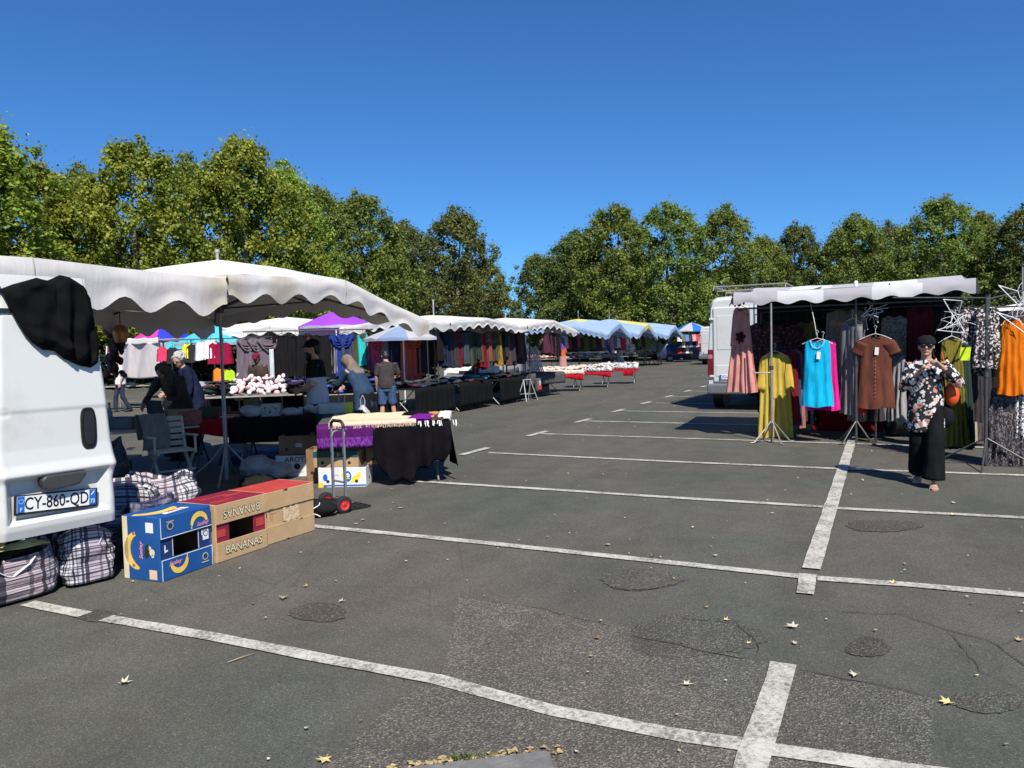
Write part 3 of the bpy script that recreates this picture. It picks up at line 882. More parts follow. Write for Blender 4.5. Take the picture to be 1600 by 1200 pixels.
# ================================================================== people
def remesh(mb, name, mats, voxel, parent, smooth_it=4, wr=None, post=None):
    """overlapping closed pieces grown together into one continuous skin"""
    me = mb.mesh('tmp', mats[0]); ob = bpy.data.objects.new('tmp', me); COL.objects.link(ob)
    a = ob.modifiers.new('r', 'REMESH'); a.mode = 'VOXEL'; a.voxel_size = voxel
    b = ob.modifiers.new('s', 'SMOOTH'); b.iterations = smooth_it; b.factor = .5
    dg = bpy.context.evaluated_depsgraph_get()
    nm = bpy.data.meshes.new_from_object(ob.evaluated_get(dg))
    bpy.data.objects.remove(ob); bpy.data.meshes.remove(me)
    nm.name = name
    n = len(nm.vertices); co = np.empty(n*3); nm.vertices.foreach_get('co', co); co = co.reshape(-1, 3)
    if wr:
        no = np.empty(n*3); nm.vertices.foreach_get('normal', no); no = no.reshape(-1, 3)
        fq, am = wr
        d = np.array([mnoise.noise((p[0]*fq, p[1]*fq, p[2]*fq*.7)) + .5*mnoise.noise((p[0]*fq*2.3, p[1]*fq*2.3, p[2]*fq*1.3+5)) for p in co])
        co = co+no*(d*am)[:, None]; nm.vertices.foreach_set('co', co.ravel())
    nm.materials.clear()
    for m in mats: nm.materials.append(m)
    if post:
        pc_ = np.empty(len(nm.polygons)*3); nm.polygons.foreach_get('center', pc_); pc_ = pc_.reshape(-1, 3)
        nm.polygons.foreach_set('material_index', np.array([post(Vector(p)) for p in pc_], dtype=np.int32))
    nm.shade_smooth(); nm.update()
    o = bpy.data.objects.new(name, nm); COL.objects.link(o); o.parent = parent
    return o
SKIN = {k: M('skin_'+k, c, .55, .12, 14, .12, 200, spec=.35) for k, c in (('fair', (.52, .30, .21)), ('tan', (.46, .26, .175)), ('brown', (.22, .115, .07)))}
LIPS = M('lips', (.30, .085, .075), .5)
HAIRM = {'black': M('hair_black', (.012, .011, .011), .5, .3, 40, .5, 160), 'grey': M('hair_grey', (.42, .41, .39), .6, .35, 40, .6, 120), 'brown': M('hair_brown', (.06, .035, .02), .55, .3, 40, .5, 140)}

def hand(mb, w, d, side, palm_n, s=1.0, curl=.6, spread=.12):
    """palm, four unequal bent fingers and a thumb that leaves the side of the palm"""
    d = d.normalized(); n = palm_n-d*palm_n.dot(d)
    n = n.normalized() if n.length > 1e-4 else d.orthogonal().normalized()
    x = d.cross(n)*side                                    # towards the thumb
    pc_ = w+d*.045*s
    mb.loft([(w-d*.01*s, .026*s, .019*s), (w+d*.03*s, .036*s, .017*s), (w+d*.085*s, .040*s, .014*s)], ref=x, n=10)
    for k, ln in enumerate((.070, .078, .073, .056)):
        o = (1.5-k)*.0195*s; b = w+d*.082*s+x*o
        a1, a2, a3 = curl*.6, curl*1.5, curl*2.1
        sp = x*(1.5-k)*spread*.12
        def dr(a): return (d*math.cos(a)+n*math.sin(a)+sp).normalized()
        p1 = b+dr(a1)*ln*.45*s; p2 = p1+dr(a2)*ln*.32*s; p3 = p2+dr(a3)*ln*.25*s
        r = (.0092 if k < 3 else .0080)*s
        mb.loft([(b-d*.012*s, r, r), (p1, r, r), (p2, r*.92, r*.92), (p3, r*.78, r*.78)], ref=x, n=8)
    b = w+d*.022*s+x*.028*s
    t1 = b+(x*.75+d*.6+n*.25).normalized()*.038*s; t2 = t1+(x*.25+d*.85+n*.4).normalized()*.030*s
    mb.loft([(b-x*.01*s, .012*s, .012*s), (t1, .0105*s, .0105*s), (t2, .0085*s, .0085*s)], ref=n, n=8)

def person(label, loc, rz, H=1.7, skin='tan', lean=0.0, bow=0.0, head=(0, 0), arms=None, legs=None, build=1.0,
           top=None, sleeve='long', hem=.82, flare=1.0, collar=True, bottom=('trousers', None), shoes=None, hair=('short', 'black'), voxel=.013, hv=.009, beard=False, glasses=False, group=None, extra=None, wr=(9, .010)):
    """facing +Y, right hand at +X. arms: {side: (elbow offset, wrist offset, palm normal, curl)}; legs: {side: (knee, ankle, toe angle)}"""
    t = thing('person', label, 'person', loc, rz, group)
    s = H/1.70; V = Vector; sk = SKIN[skin]; B = build
    def bend(p):                                            # bends the spine forward above the hip
        p = V(p)
        if p.z <= .92: return p*s
        k = min(1, (p.z-.92)/.5); a = lean+bow*k*.5
        q = p-V((0, 0, .92)); q = Matrix.Rotation(-a, 3, 'X') @ q
        return (q+V((0, 0, .92)))*s
    neck = bend((0, -.01, 1.44)); hp, hyw = head
    HR = Matrix.Rotation(hyw, 3, 'Z') @ Matrix.Rotation(-(lean+bow*.5+hp), 3, 'X')
    hd = lambda p: neck+HR @ (V(p)*s)                       # head frame: origin at neck base
    shd = {1: bend((.165*B, -.01, 1.385)), -1: bend((-.165*B, -.01, 1.385))}
    arms = arms or {}
    arm = {}
    for sd in (1, -1):
        e, w, pn, cu = arms.get(sd, ((.05*sd, -.03, -.27), (.0, .07, -.24), (-sd, .2, 0), .5))
        el = shd[sd]+V(e)*s; wrp = el+V(w)*s; arm[sd] = (shd[sd], el, wrp, V(pn), cu)
    legs = legs or {}
    leg = {}
    for sd in (1, -1):
        k, a, ta = legs.get(sd, ((.095*sd, .01, .49), (.10*sd, 0, .085), .15*sd))
        leg[sd] = (V((.09*sd*B, 0, .90))*s, V(k)*s, V(a)*s, ta)
    # --- body: one continuous figure
    mb = MB()
    tors = [((0, 0, .86), .155*B, .115), ((0, 0, .95), .165*B, .12), ((0, .005, 1.08), .14*B, .105), ((0, .005, 1.24), .155*B, .115), ((0, -.005, 1.36), .155*B, .10), ((0, -.01, 1.43), .085, .065)]
    mb.loft([(bend(c), a*s, b*s) for c, a, b in tors], n=18)
    mb.loft([(bend((0, -.012, 1.40)), .055*s, .055*s), (hd((0, .012, .07)), .052*s, .055*s), (hd((0, .02, .12)), .05*s, .055*s)], n=12)
    mb.ball(hd((0, .015, .165)), (.074*s, .094*s, .098*s), 16, 12, rot=HR)
    mb.ball(hd((0, .042, .105)), (.055*s, .062*s, .062*s), 14, 10, rot=HR)
    mb.loft([(hd((0, .098, .175)), .010*s, .010*s), (hd((0, .112, .142)), .014*s, .014*s), (hd((0, .105, .128)), .017*s, .010*s)], n=8)
    mb.ball(hd((0, .095, .098)), (.026*s, .014*s, .010*s), 10, 8, rot=HR)
    mb.ball(hd((0, .083, .068)), (.028*s, .022*s, .020*s), 10, 8, rot=HR)
    for sd in (1, -1):
        mb.ball(hd((.076*sd, .005, .150)), (.010*s, .018*s, .030*s), 8, 8, rot=HR)
        mb.ball(hd((.036*sd, .088, .178)), (.022*s, .014*s, .008*s), 8, 6, rot=HR)
        S, E, Wp, pn, cu = arm[sd]
        mb.loft([(S, .052*s*B, .052*s*B), (S.lerp(E, .5), .044*s*B, .046*s*B), (E, .036*s, .036*s), (E.lerp(Wp, .35), .037*s, .036*s), (Wp, .025*s, .021*s)], n=10)
        hand(mb, Wp, (Wp-E), -sd if pn.z < 0 else sd, pn, s, cu)
        Hh, K, A, ta = leg[sd]
        mb.loft([(Hh, .086*s*B, .09*s*B), (Hh.lerp(K, .5), .072*s*B, .076*s*B), (K, .052*s, .056*s), (K.lerp(A, .35), .05*s, .056*s), (A, .036*s, .04*s)], n=12)
        fd = V((math.sin(ta), math.cos(ta), 0)); zf = A.z-.062*s
        f0 = V((A.x, A.y, zf))
        mb.loft([(f0-fd*.045*s, .030*s, .034*s), (f0+fd*.04*s+V((0, 0, .004)), .037*s, .036*s), (f0+fd*.12*s-V((0, 0, .012*s)), .043*s, .020*s), (f0+fd*.165*s-V((0, 0, .014*s)), .034*s, .013*s)], n=10)
    lz = HR.inverted()
    def post(p):
        q = lz @ (p-neck)/s
        return 1 if (abs(q.x) < .024 and .088 < q.z < .106 and q.y > .088) else 0
    remesh(mb, 'body', [sk, LIPS], hv*s, t, 2, post=post)
    # --- eyes
    if not glasses:
        for sd in (1, -1):
            mb = MB(); mb.ball(hd((.032*sd, .094, .160)), (.013*s, .012*s, .008*s), 8, 6, rot=HR); mb.build('eye', M('eye_dark', (.03, .025, .02), .3), t, smooth=180)
    else:
        gm = M('sunglass_black', (.008, .008, .009), .12, spec=.6)
        mb = MB()
        for sd in (1, -1):
            mb.ball(hd((.036*sd, .106, .163)), (.031*s, .012*s, .024*s), 12, 8, rot=HR)
            mb.bar(hd((.064*sd, .100, .168)), hd((.078*sd, -.01, .165)), .008*s, .014*s)
        mb.bar(hd((-.02, .114, .168)), hd((.02, .114, .168)), .010*s, .010*s)
        mb.build('sunglasses', gm, t, smooth=60)
    # --- top
    if top:
        mb = MB(); hz = hem
        f = lambda z, v: v*(lerp(flare, 1, max(0, min(1, (z-hz)/(1.2-hz)))) if z < 1.2 else 1)
        secs = []
        for z in (hz, (hz+.98)/2 if hz < .95 else hz+.02, 1.0, 1.1, 1.22, 1.32, 1.39, 1.435):
            rx = interp(z, [(.6, .185), (.8, .185), (.95, .185), (1.08, .162), (1.22, .172), (1.34, .168), (1.40, .125), (1.44, .082)])*B
            ry = interp(z, [(.6, .145), (.95, .142), (1.08, .13), (1.24, .138), (1.36, .115), (1.44, .078)])
            secs.append((bend((0, .0, z)), f(z, rx)*s, f(z, ry)*s))
        if hz < .92: secs[0] = (V((0, .0, hz))*s, secs[0][1], secs[0][2])
        mb.loft(secs, n=22, cap=.1)
        for sd in (1, -1):
            S, E, Wp, pn, cu = arm[sd]; S2 = S+(V((0, 0, .012)))*s
            if sleeve == 'long': mb.loft([(S2.lerp(bend((0, 0, 1.38)), .35), .07*s, .07*s), (S2, .070*s*B, .070*s*B), (S.lerp(E, .5), .060*s*B, .062*s*B), (E, .055*s, .055*s), (E.lerp(Wp, .5), .050*s, .050*s), (E.lerp(Wp, .93), .044*s, .044*s)], n=12, cap=.1)
            elif sleeve == 'wide': mb.loft([(S2.lerp(bend((0, 0, 1.38)), .35), .075*s, .075*s), (S2, .070*s*B, .070*s*B), (S.lerp(E, .5), .064*s*B, .066*s*B), (E, .062*s, .064*s), (E.lerp(Wp, .4), .060*s, .066*s), (E.lerp(Wp, .74), .058*s, .068*s)], n=12, cap=.1)
            elif sleeve == 'short': mb.loft([(S2.lerp(bend((0, 0, 1.38)), .35), .07*s, .07*s), (S2, .071*s*B, .071*s*B), (S.lerp(E, .45), .066*s*B, .066*s*B), (S.lerp(E, .85), .064*s*B, .064*s*B)], n=12, cap=.1)
        tm = top if isinstance(top, list) else [top]
        sp = None
        if len(tm) > 1:
            zc = bend((0, 0, 1.2))
            ax = (bend((0, 0, 1.4))-bend((0, 0, 1.0))).normalized()
            sp = lambda p: 0 if (p-zc).dot(ax) > 0 else 1
        remesh(mb, 'top', tm, voxel*s, t, 3, wr=(wr[0]/s, wr[1]*s), post=sp)
    kind, bm_ = bottom
    if bm_ is not None:
        mb = MB()
        if kind in ('trousers', 'shorts', 'flared'):
            mb.loft([(V((0, 0, .80))*s, .15*s*B, .12*s), (V((0, 0, .90))*s, .172*s*B, .130*s), (bend((0, 0, 1.0)), .16*s*B, .12*s), (bend((0, 0, 1.04)), .15*s*B, .115*s)], n=18)
            for sd in (1, -1):
                Hh, K, A, ta = leg[sd]
                if kind == 'shorts': mb.loft([(Hh, .10*s*B, .105*s*B), (Hh.lerp(K, .5), .094*s*B, .098*s*B), (Hh.lerp(K, .92), .088*s*B, .094*s*B)], n=12, cap=.1)
                elif kind == 'flared': mb.loft([(Hh, .10*s*B, .105*s*B), (Hh.lerp(K, .5), .094*s*B, .10*s*B), (K, .092*s, .10*s), (K.lerp(A, .5), .105*s, .115*s), (K.lerp(A, .97), .120*s, .135*s)], n=14, cap=.1)
                else: mb.loft([(Hh, .098*s*B, .104*s*B), (Hh.lerp(K, .5), .084*s*B, .088*s*B), (K, .066*s, .07*s), (K.lerp(A, .5), .062*s, .066*s), (K.lerp(A, .98), .056*s, .062*s)], n=12, cap=.1)
            remesh(mb, kind if kind != 'flared' else 'trousers', [bm_], voxel*s, t, 3, wr=(7/s, .011*s))
        else:                                               # a long skirt with folds
            def sf(u, v):
                a = 2*PI*u; z = lerp(1.0, .07, v); w = lerp(.165, .27, v)
                fo = 1+.07*v*math.sin(a*9+1)+.04*v*math.sin(a*5)
                c = bend((0, 0, z)) if z > .92 else V((0, 0, z))*s
                return c+V((w*fo*math.cos(a)*s*B, w*.82*fo*math.sin(a)*s, 0))
            mb.grid(sf, 60, 14, cu=True); mb.build('skirt', bm_, t, smooth=180)
    if shoes:
        for sd in (1, -1):
            A, ta = leg[sd][2], leg[sd][3]; fd = V((math.sin(ta), math.cos(ta), 0)); f0 = V((A.x, A.y, A.z-.062*s)); px_ = V((fd.y, -fd.x, 0))
            mb = MB()
            if shoes[0] == 'sandals':
                pts = []
                for k in range(18):
                    a = 2*PI*k/18; pts.append((math.sin(a)*.047*s*(1 if math.cos(a) > 0 else .82), .06*s+math.cos(a)*.125*s))
                mb.prism(pts[::-1], (f0-V((0, 0, .045*s)), px_, fd, V((0, 0, 1))), .022*s)
                for q, wd, h in ((.115, .048, .010), (.06, .044, .030)):
                    arc = [f0+fd*q*s+px_*wd*s*math.cos(a)+V((0, 0, (-.03+(h+.034)*math.sin(a))*s)) for a in [PI*j/8 for j in range(9)]]
                    for a_, b_ in zip(arc, arc[1:]): mb.bar(a_, b_, .006*s, .024*s, up=fd)
                mb.build('sandal', shoes[1], t, smooth=50)
            else:
                mb.loft([(f0-fd*.055*s, .036*s, .044*s), (f0+fd*.03*s, .044*s, .046*s), (f0+fd*.12*s-V((0, 0, .010*s)), .050*s, .030*s), (f0+fd*.18*s-V((0, 0, .012*s)), .038*s, .022*s)], n=12)
                mb.build('shoe', shoes[1], t, smooth=180)
    # --- hair and headwear
    hk, hc = hair[0], hair[1]
    hm = HAIRM.get(hc, hc) if isinstance(hc, str) else hc
    mb = MB()
    if hk in ('short', 'curly', 'cap', 'hat', 'bun'):
        mb.ball(hd((0, -.008, .187)), (.082*s, .098*s, .090*s), 18, 12, rot=HR)
        mb.ball(hd((0, -.045, .14)), (.076*s, .060*s, .085*s), 16, 10, rot=HR)
        if hk == 'curly':
            for k in range(34):
                a = R.u(0, 2*PI); b = R.u(-.2, 1.4)
                q = V((math.cos(a)*math.cos(b)*.085, math.sin(a)*math.cos(b)*.10-.015, .185+math.sin(b)*.088))
                if q.y > .06 and q.z < .22: continue
                mb.ball(hd(q), .027*s, 8, 6)
        if hk == 'bun': mb.ball(hd((0, -.12, .20)), .045*s, 12, 8)
        def cut(p): return 0
        remesh(mb, 'hair', [hm], .009*s, t, 2, wr=(60, .004))
    if hk == 'cap':
        mb = MB(); mb.ball(hd((0, .0, .205)), (.089*s, .107*s, .082*s), 20, 12, rot=HR)
        mb.loft([(hd((0, .09, .205)), .07*s, .008*s), (hd((0, .155, .19)), .06*s, .006*s)], n=12)
        remesh(mb, 'cap', [hair[2]], .009*s, t, 2)
    if hk == 'hat':                                         # soft brimless bucket
        mb = MB(); mb.ball(hd((0, -.005, .215)), (.098*s, .115*s, .068*s), 20, 12, rot=HR)
        mb.loft([(hd((0, 0, .185)), .104*s, .120*s), (hd((0, 0, .225)), .094*s, .110*s)], n=20)
        remesh(mb, 'hat', [hair[2]], .009*s, t, 2, wr=(16, .006))
    if hk == 'hijab':
        mb = MB()
        mb.ball(hd((0, -.012, .172)), (.097*s, .112*s, .115*s), 20, 14, rot=HR)
        mb.loft([(hd((0, -.02, .12)), .095*s, .10*s), (hd((0, -.03, .04)), .10*s, .105*s), (bend((0, -.01, 1.38)), .15*s, .12*s), (bend((0, .0, 1.27)), .165*s, .135*s)], n=18, cap=.2)
        mb.loft([(hd((0, .05, .05)), .075*s, .05*s), (bend((0, .10, 1.34)), .09*s, .05*s), (bend((.02, .13, 1.18)), .075*s, .035*s), (bend((.03, .13, 1.02)), .06*s, .025*s)], n=12)
        remesh(mb, 'headscarf', [hc if not isinstance(hc, str) else hm], .012*s, t, 3, wr=(16/s, .010*s))
        # the opening for the face is filled by the face itself, set forward
        mb = MB(); mb.ball(hd((0, .062, .145)), (.062*s, .052*s, .082*s), 16, 12, rot=HR)
        mb.loft([(hd((0, .108, .165)), .011*s, .011*s), (hd((0, .122, .135)), .015*s, .015*s)], n=8)
        remesh(mb, 'face', [sk], .008*s, t, 1)
    if beard:
        mb = MB(); mb.ball(hd((0, .065, .075)), (.062*s, .055*s, .065*s), 16, 10, rot=HR)
        mb.ball(hd((0, .085, .035)), (.045*s, .04*s, .05*s), 14, 10, rot=HR)
        remesh(mb, 'beard', [hm], .009*s, t, 2, wr=(50, .005))
    if extra: extra(t, hd, bend, arm, s)
    return t
# ================================================================== shared builders
FONT_CACHE = {}
def text_into(mb, s, size, fr, bold=0.0, align='CENTER', mat=0, sx=1.0, shear=0.0, depth=.0006):
    """letters as thin solid plates in the frame fr=(origin, ex, ey, ez)"""
    key = (s, bold, align, shear)
    if key not in FONT_CACHE:
        c = bpy.data.curves.new('lettering', 'FONT'); c.body = s; c.size = 1.0; c.align_x = align; c.align_y = 'CENTER'; c.offset = bold; c.shear = shear; c.resolution_u = 3
        o = bpy.data.objects.new('lettering', c); COL.objects.link(o)
        dg = bpy.context.evaluated_depsgraph_get()
        me = bpy.data.meshes.new_from_object(o.evaluated_get(dg))
        FONT_CACHE[key] = ([tuple(v.co) for v in me.vertices], [tuple(p.vertices) for p in me.polygons])
        bpy.data.objects.remove(o); bpy.data.curves.remove(c); bpy.data.meshes.remove(me)
    vs, fs = FONT_CACHE[key]; o, ex, ey, ez = [Vector(a) for a in fr]
    mb.add([o+ex*(v[0]*size*sx)+ey*(v[1]*size)+ez*depth for v in vs], fs, mat)
def circ(cx, cy, r, n=18, ry=None): return [(cx+r*math.cos(2*PI*k/n), cy+(ry or r)*math.sin(2*PI*k/n)) for k in range(n)]
def rect(x0, y0, x1, y1): return [(x0, y0), (x1, y0), (x1, y1), (x0, y1)]

WHITEP = M('van_white_paint', (.60, .60, .57), .34, .03, 1.5, coat=.2, dirt=((.40, .37, .31), 2.2, .56, .38), spec=.5)
BLACKPL = M('black_plastic', (.018, .018, .019), .45, .15, 20, .15, 150)
RUBBER = M('tyre_rubber', (.018, .018, .018), .8, .2, 20, .2, 80)
GLASSD = M('dark_glass', (.012, .016, .02), .06, .05, 4, spec=.7)
RIMM = M('wheel_rim', (.30, .30, .31), .45, .2, 10, metal=.6)
REDL = M('tail_lamp_red', (.16, .010, .016), .2, .1, 20, spec=.5, coat=.3)
AMBL = M('lamp_amber', (.70, .25, .03), .2, .1, 20)
CLRL = M('lamp_clear', (.70, .70, .70), .15, .1, 20)
BUMPG = M('grey_bumper', (.14, .14, .145), .6, .12, 10, .15, 120)
PLATEW = M('plate_white', (.74, .74, .73), .4, .04, 10)
PLATEB = M('plate_blue', (.01, .13, .50), .4, .06, 10)
INKK = M('ink_black', (.012, .012, .013), .5)
INKW = M('ink_white', (.78, .78, .76), .5)

def wheel(parent, c, r, w, ax=(1, 0, 0), name='wheel', rimm=None, hub=.6):
    rot = Vector((0, 0, 1)).rotation_difference(Vector(ax)).to_matrix()
    mb = MB(); mb.lathe([(r*.62, -w/2), (r*.9, -w/2), (r, -w*.34), (r, w*.34), (r*.9, w/2), (r*.62, w/2), (r*.60, 0), (r*.62, -w/2)], c, 22, rot=rot, cap=False)
    o = mb.build(name, RUBBER, parent, smooth=40)
    mb = MB(); mb.lathe([(0, -w*.42), (r*.2, -w*.44), (r*.3, -w*.30), (r*hub, -w*.34), (r*.64, -w*.5), (r*.64, w*.5), (r*hub, w*.34), (r*.3, w*.30), (r*.2, w*.44), (0, w*.42)], c, 22, rot=rot)
    rm = mb.build('rim', rimm or RIMM, o, smooth=40)
    return o

def van(label, loc, rz, L=5.4, Wd=1.98, H=2.6, hood=1.0, name='white_van', paint=None, panels=True, rear='doors', plate=None, dark_front_door=False, ladder=False, rack=False, group='white vans parked behind the stalls'):
    """panel van: heading +Y, tail at y=0"""
    t = thing(name, label, 'van', loc, rz, group); pm = paint or WHITEP
    hw = Wd/2; zb = .42; belt = 1.12 if H > 2.2 else 1.02
    y_cab = L-hood-1.05                                     # top of the windscreen
    def sec(y):
        zt = interp(y, [(0, H-.12), (.10, H-.02), (.6, H), (y_cab-.4, H), (y_cab, H-.10), (L-hood, belt+.22), (L-.25, belt-.06), (L-.06, belt-.22), (L, belt-.36)])
        w = interp(y, [(0, hw*.965), (.08, hw), (y_cab, hw), (L-hood, hw*.985), (L-.3, hw*.93), (L, hw*.80)])
        up = interp(zt, [(belt, 0.0), (belt+.8, 1.0)])
        a = lerp(1.0, .92, up); bl = min(belt, zt-.18)
        return [(-w*.86, zb), (-w*.97, zb+.04), (-w, zb+.30), (-w, bl), (-w*a, max(bl+.05, zt-.17)), (-w*(a-.06), zt-.06), (-w*(a-.16), zt-.01), (0, zt+.02),
                (w*(a-.16), zt-.01), (w*(a-.06), zt-.06), (w*a, max(bl+.05, zt-.17)), (w, bl), (w, zb+.30), (w*.97, zb+.04), (w*.86, zb)]
    ys = [0, .08, .3, .9]+[lerp(.9, y_cab, k/4) for k in range(1, 5)]+[lerp(y_cab, L-hood, k/3) for k in range(1, 4)]+[lerp(L-hood, L, k/5) for k in range(1, 6)]
    mb = MB(); vs = []; n = 15
    for y in ys: vs += [(x, y, z) for x, z in sec(y)]
    fs = []
    for i in range(len(ys)-1):
        for k in range(n-1): fs.append((i*n+k+1, i*n+k, (i+1)*n+k, (i+1)*n+k+1))
        fs.append((i*n, i*n+n-1, (i+1)*n+n-1, (i+1)*n))
    fs.append(tuple(range(n))); fs.append(tuple((len(ys)-1)*n+k for k in range(n-1, -1, -1)))
    mb.add(vs, fs); mb.build('body', pm, t, smooth=32)
    # glass: windscreen and cab doors
    def sidex(z, y):
        s = sec(y); (xa, za), (xb, zb_) = s[11], s[10]
        return xa if z <= za else lerp(xa, xb, min(1, (z-za)/(zb_-za)))
    a, b = sec(y_cab+.08), sec(L-hood-.06); ya, yb = y_cab+.08, L-hood-.06
    mb = MB(); e = Vector((0, .012, .02))
    mb.add([Vector((-a[8][0]*.97, ya, a[7][1]-.03))+e, Vector((a[8][0]*.97, ya, a[7][1]-.03))+e, Vector((b[10][0]*.90, yb, b[7][1]-.01))+e, Vector((-b[10][0]*.90, yb, b[7][1]-.01))+e], [(0, 3, 2, 1)])
    mb.build('windscreen', GLASSD, t)
    for s in (-1, 1):
        mb = MB(); pts = []
        z0, z1 = belt+.05, min(H-.32, belt+.62)
        y0 = y_cab-.55
        y1 = lerp(y_cab, L-hood, (H-.1-z1)/max(.1, H-.1-belt-.22))-.10; y2 = L-hood-.28
        for y, z in ((y0, z0), (y2, z0), (y1, z1), (y0, z1)): pts.append(Vector((s*(sidex(z, min(y, y_cab))+.006), y, z)))
        mb.add(pts, [(0, 1, 2, 3) if s > 0 else (3, 2, 1, 0)]); mb.build('side_window', GLASSD, t, solid=.006)
        mb = MB(); mb.box((s*(hw+.11), y_cab+.42, belt+.22), (.16, .10, .26)); mb.build('wing_mirror', BLACKPL, t, bevel=.03)
        if dark_front_door:
            mb = MB(); mb.add([Vector((s*(sidex(z, .9)+.004), y, z)) for y, z in ((y_cab-1.6, zb+.1), (y_cab-.6, zb+.1), (y_cab-.6, H-.3), (y_cab-1.6, H-.3))], [(0, 1, 2, 3) if s > 0 else (3, 2, 1, 0)])
            mb.build('dark_doorway_sheet', M('van_dark_inside', (.012, .012, .014), .8), t, solid=.006)  # dark sheet on the closed side paints the shaded van inside
        mb = MB(); mb.box((s*(hw+.004), L*.45, zb+.27), (.022, L*.50, .11)); mb.build('side_strip', BUMPG, t, bevel=.008)
        if panels:                                          # pressed panel seams
            for y in (y_cab-.62, y_cab-1.75):
                mb = MB(); mb.add([Vector((s*(sidex(z, y)+.003), y+k, z)) for k in (-.006, .006) for z in (zb+.2, belt, H-.25)], [(0, 1, 4, 3), (1, 2, 5, 4)])
                mb.build('door_seam', M('seam_grey', (.10, .10, .10), .8), t)
        for y in (.95, L-.95):
            wheel(t, (s*(hw-.12), y, .33), .335, .21)
            mb = MB(); mb.prism(circ(0, 0, .42, 20), ((s*(hw-.24) if s > 0 else s*(hw-.24), y, .36), (0, 1, 0), (0, 0, 1), (s, 0, 0)), .245); mb.build('wheel_arch', BLACKPL, t)
        mb = MB(); mb.box((s*(hw*.72), L-.10, belt-.32), (.42, .14, .24)); mb.build('headlight', CLRL, t, bevel=.05)
        # tail lamps, upright at the rear corners
        mb = MB(); mb.box((s*(hw-.085), -.008, 1.12), (.13, .04, .62)); o = mb.build('tail_light', REDL, t, bevel=.018)
        mb = MB(); mb.box((s*(hw-.085), -.024, 1.07), (.10, .02, .12)); mb.build('lens', REDL, o, bevel=.006)
        mb = MB(); mb.box((s*(hw-.085), -.024, 1.26), (.10, .02, .10)); mb.build('lens', M('lens_pink', (.42, .18, .18), .2), o, bevel=.006)
    mb = MB(); mb.box((0, L-.02, .52), (Wd*.86, .20, .30)); mb.build('front_bumper', BUMPG, t, bevel=.05)
    mb = MB(); mb.box((0, -.06, .50), (Wd*.97, .22, .24)); mb.build('rear_bumper', BUMPG, t, bevel=.04)
    mb = MB(); mb.box((0, L+.0, belt-.30), (.7, .05, .16)); mb.build('grille', BLACKPL, t, bevel=.02)
    if rear == 'doors':
        for s in (-1, 1):                                   # two leaves, each with its pressed window panel
            d0, d1 = .012, hw-.16
            mb = MB(); mb.box((s*(d0+d1)/2, -.012, (.66+H-.28)/2), (d1-d0, .05, H-.28-.66)); o = mb.build('rear_door', pm, t, bevel=.03)
            mb = MB(); zc0, zc1 = belt+.30, H-.48
            mb.box((s*(d0+d1)/2, -.036, (zc0+zc1)/2), (d1-d0-.18, .018, zc1-zc0)); mb.build('door_panel', pm, o, bevel=.05)
            mb = MB(); mb.box((s*(d0+d1)/2, -.036, .93), (d1-d0-.12, .02, .26)); mb.build('door_panel', pm, o, bevel=.04)
        mb = MB(); mb.box((.0, -.055, 1.14), (.10, .03, .20)); mb.build('door_handle', BLACKPL, t, bevel=.02)
        for s in (-1, 1):
            for z in (.80, H-.55):
                mb = MB(); mb.box((s*(hw-.12), -.035, z), (.10, .03, .05)); mb.build('hinge', pm, t, bevel=.008)
    if plate:
        x = -.42
        mb = MB(); mb.box((x, -.055, .78), (.52, .012, .11)); o = mb.build('license_plate', PLATEW, t, bevel=.004)
        mb = MB(); mb.box((x-.24, -.063, .78), (.04, .006, .108)); mb.build('plate_band', PLATEB, o)
        mb = MB(); text_into(mb, plate, .10, ((x+.01, -.0615, .78), (1, 0, 0), (0, 0, 1), (0, -1, 0)), .01); mb.build('plate_lettering', INKK, o)
    if ladder:
        lx = .40; mb = MB()
        for x in (lx-.16, lx+.16): mb.tube([(x, -.16, .9), (x, -.16, H-.1), (x, -.05, H+.10), (x, .12, H+.11)], .014, 8)
        o = mb.build('ladder', STEEL_D, t, smooth=60)
        for k in range(7):
            mb = MB(); mb.tube([(lx-.16, -.16, 1.0+k*.235), (lx+.16, -.16, 1.0+k*.235)], .011, 7); mb.build('rung', STEEL_D, o, smooth=60)
    if rack:
        for k in range(5):
            y = .25+k*(y_cab-.4)/4
            mb = MB(); mb.tube([(-hw*.80, y, H+.02), (-hw*.80, y, H+.11), (hw*.80, y, H+.11), (hw*.80, y, H+.02)], .018, 7); mb.build('rack_bar', STEEL, t, smooth=60)
        for s in (-1, 1):
            mb = MB(); mb.tube([(s*hw*.82, -.05, H+.11), (s*hw*.82, .02, H+.20), (s*hw*.82, y_cab, H+.11)], .018, 7); mb.build('rack_rail', STEEL, t, smooth=60)
        mb = MB(); mb.tube([(-hw*.82, .02, H+.20), (hw*.82, .02, H+.20)], .018, 7); mb.build('rack_roller', STEEL, t, smooth=60)
    return t

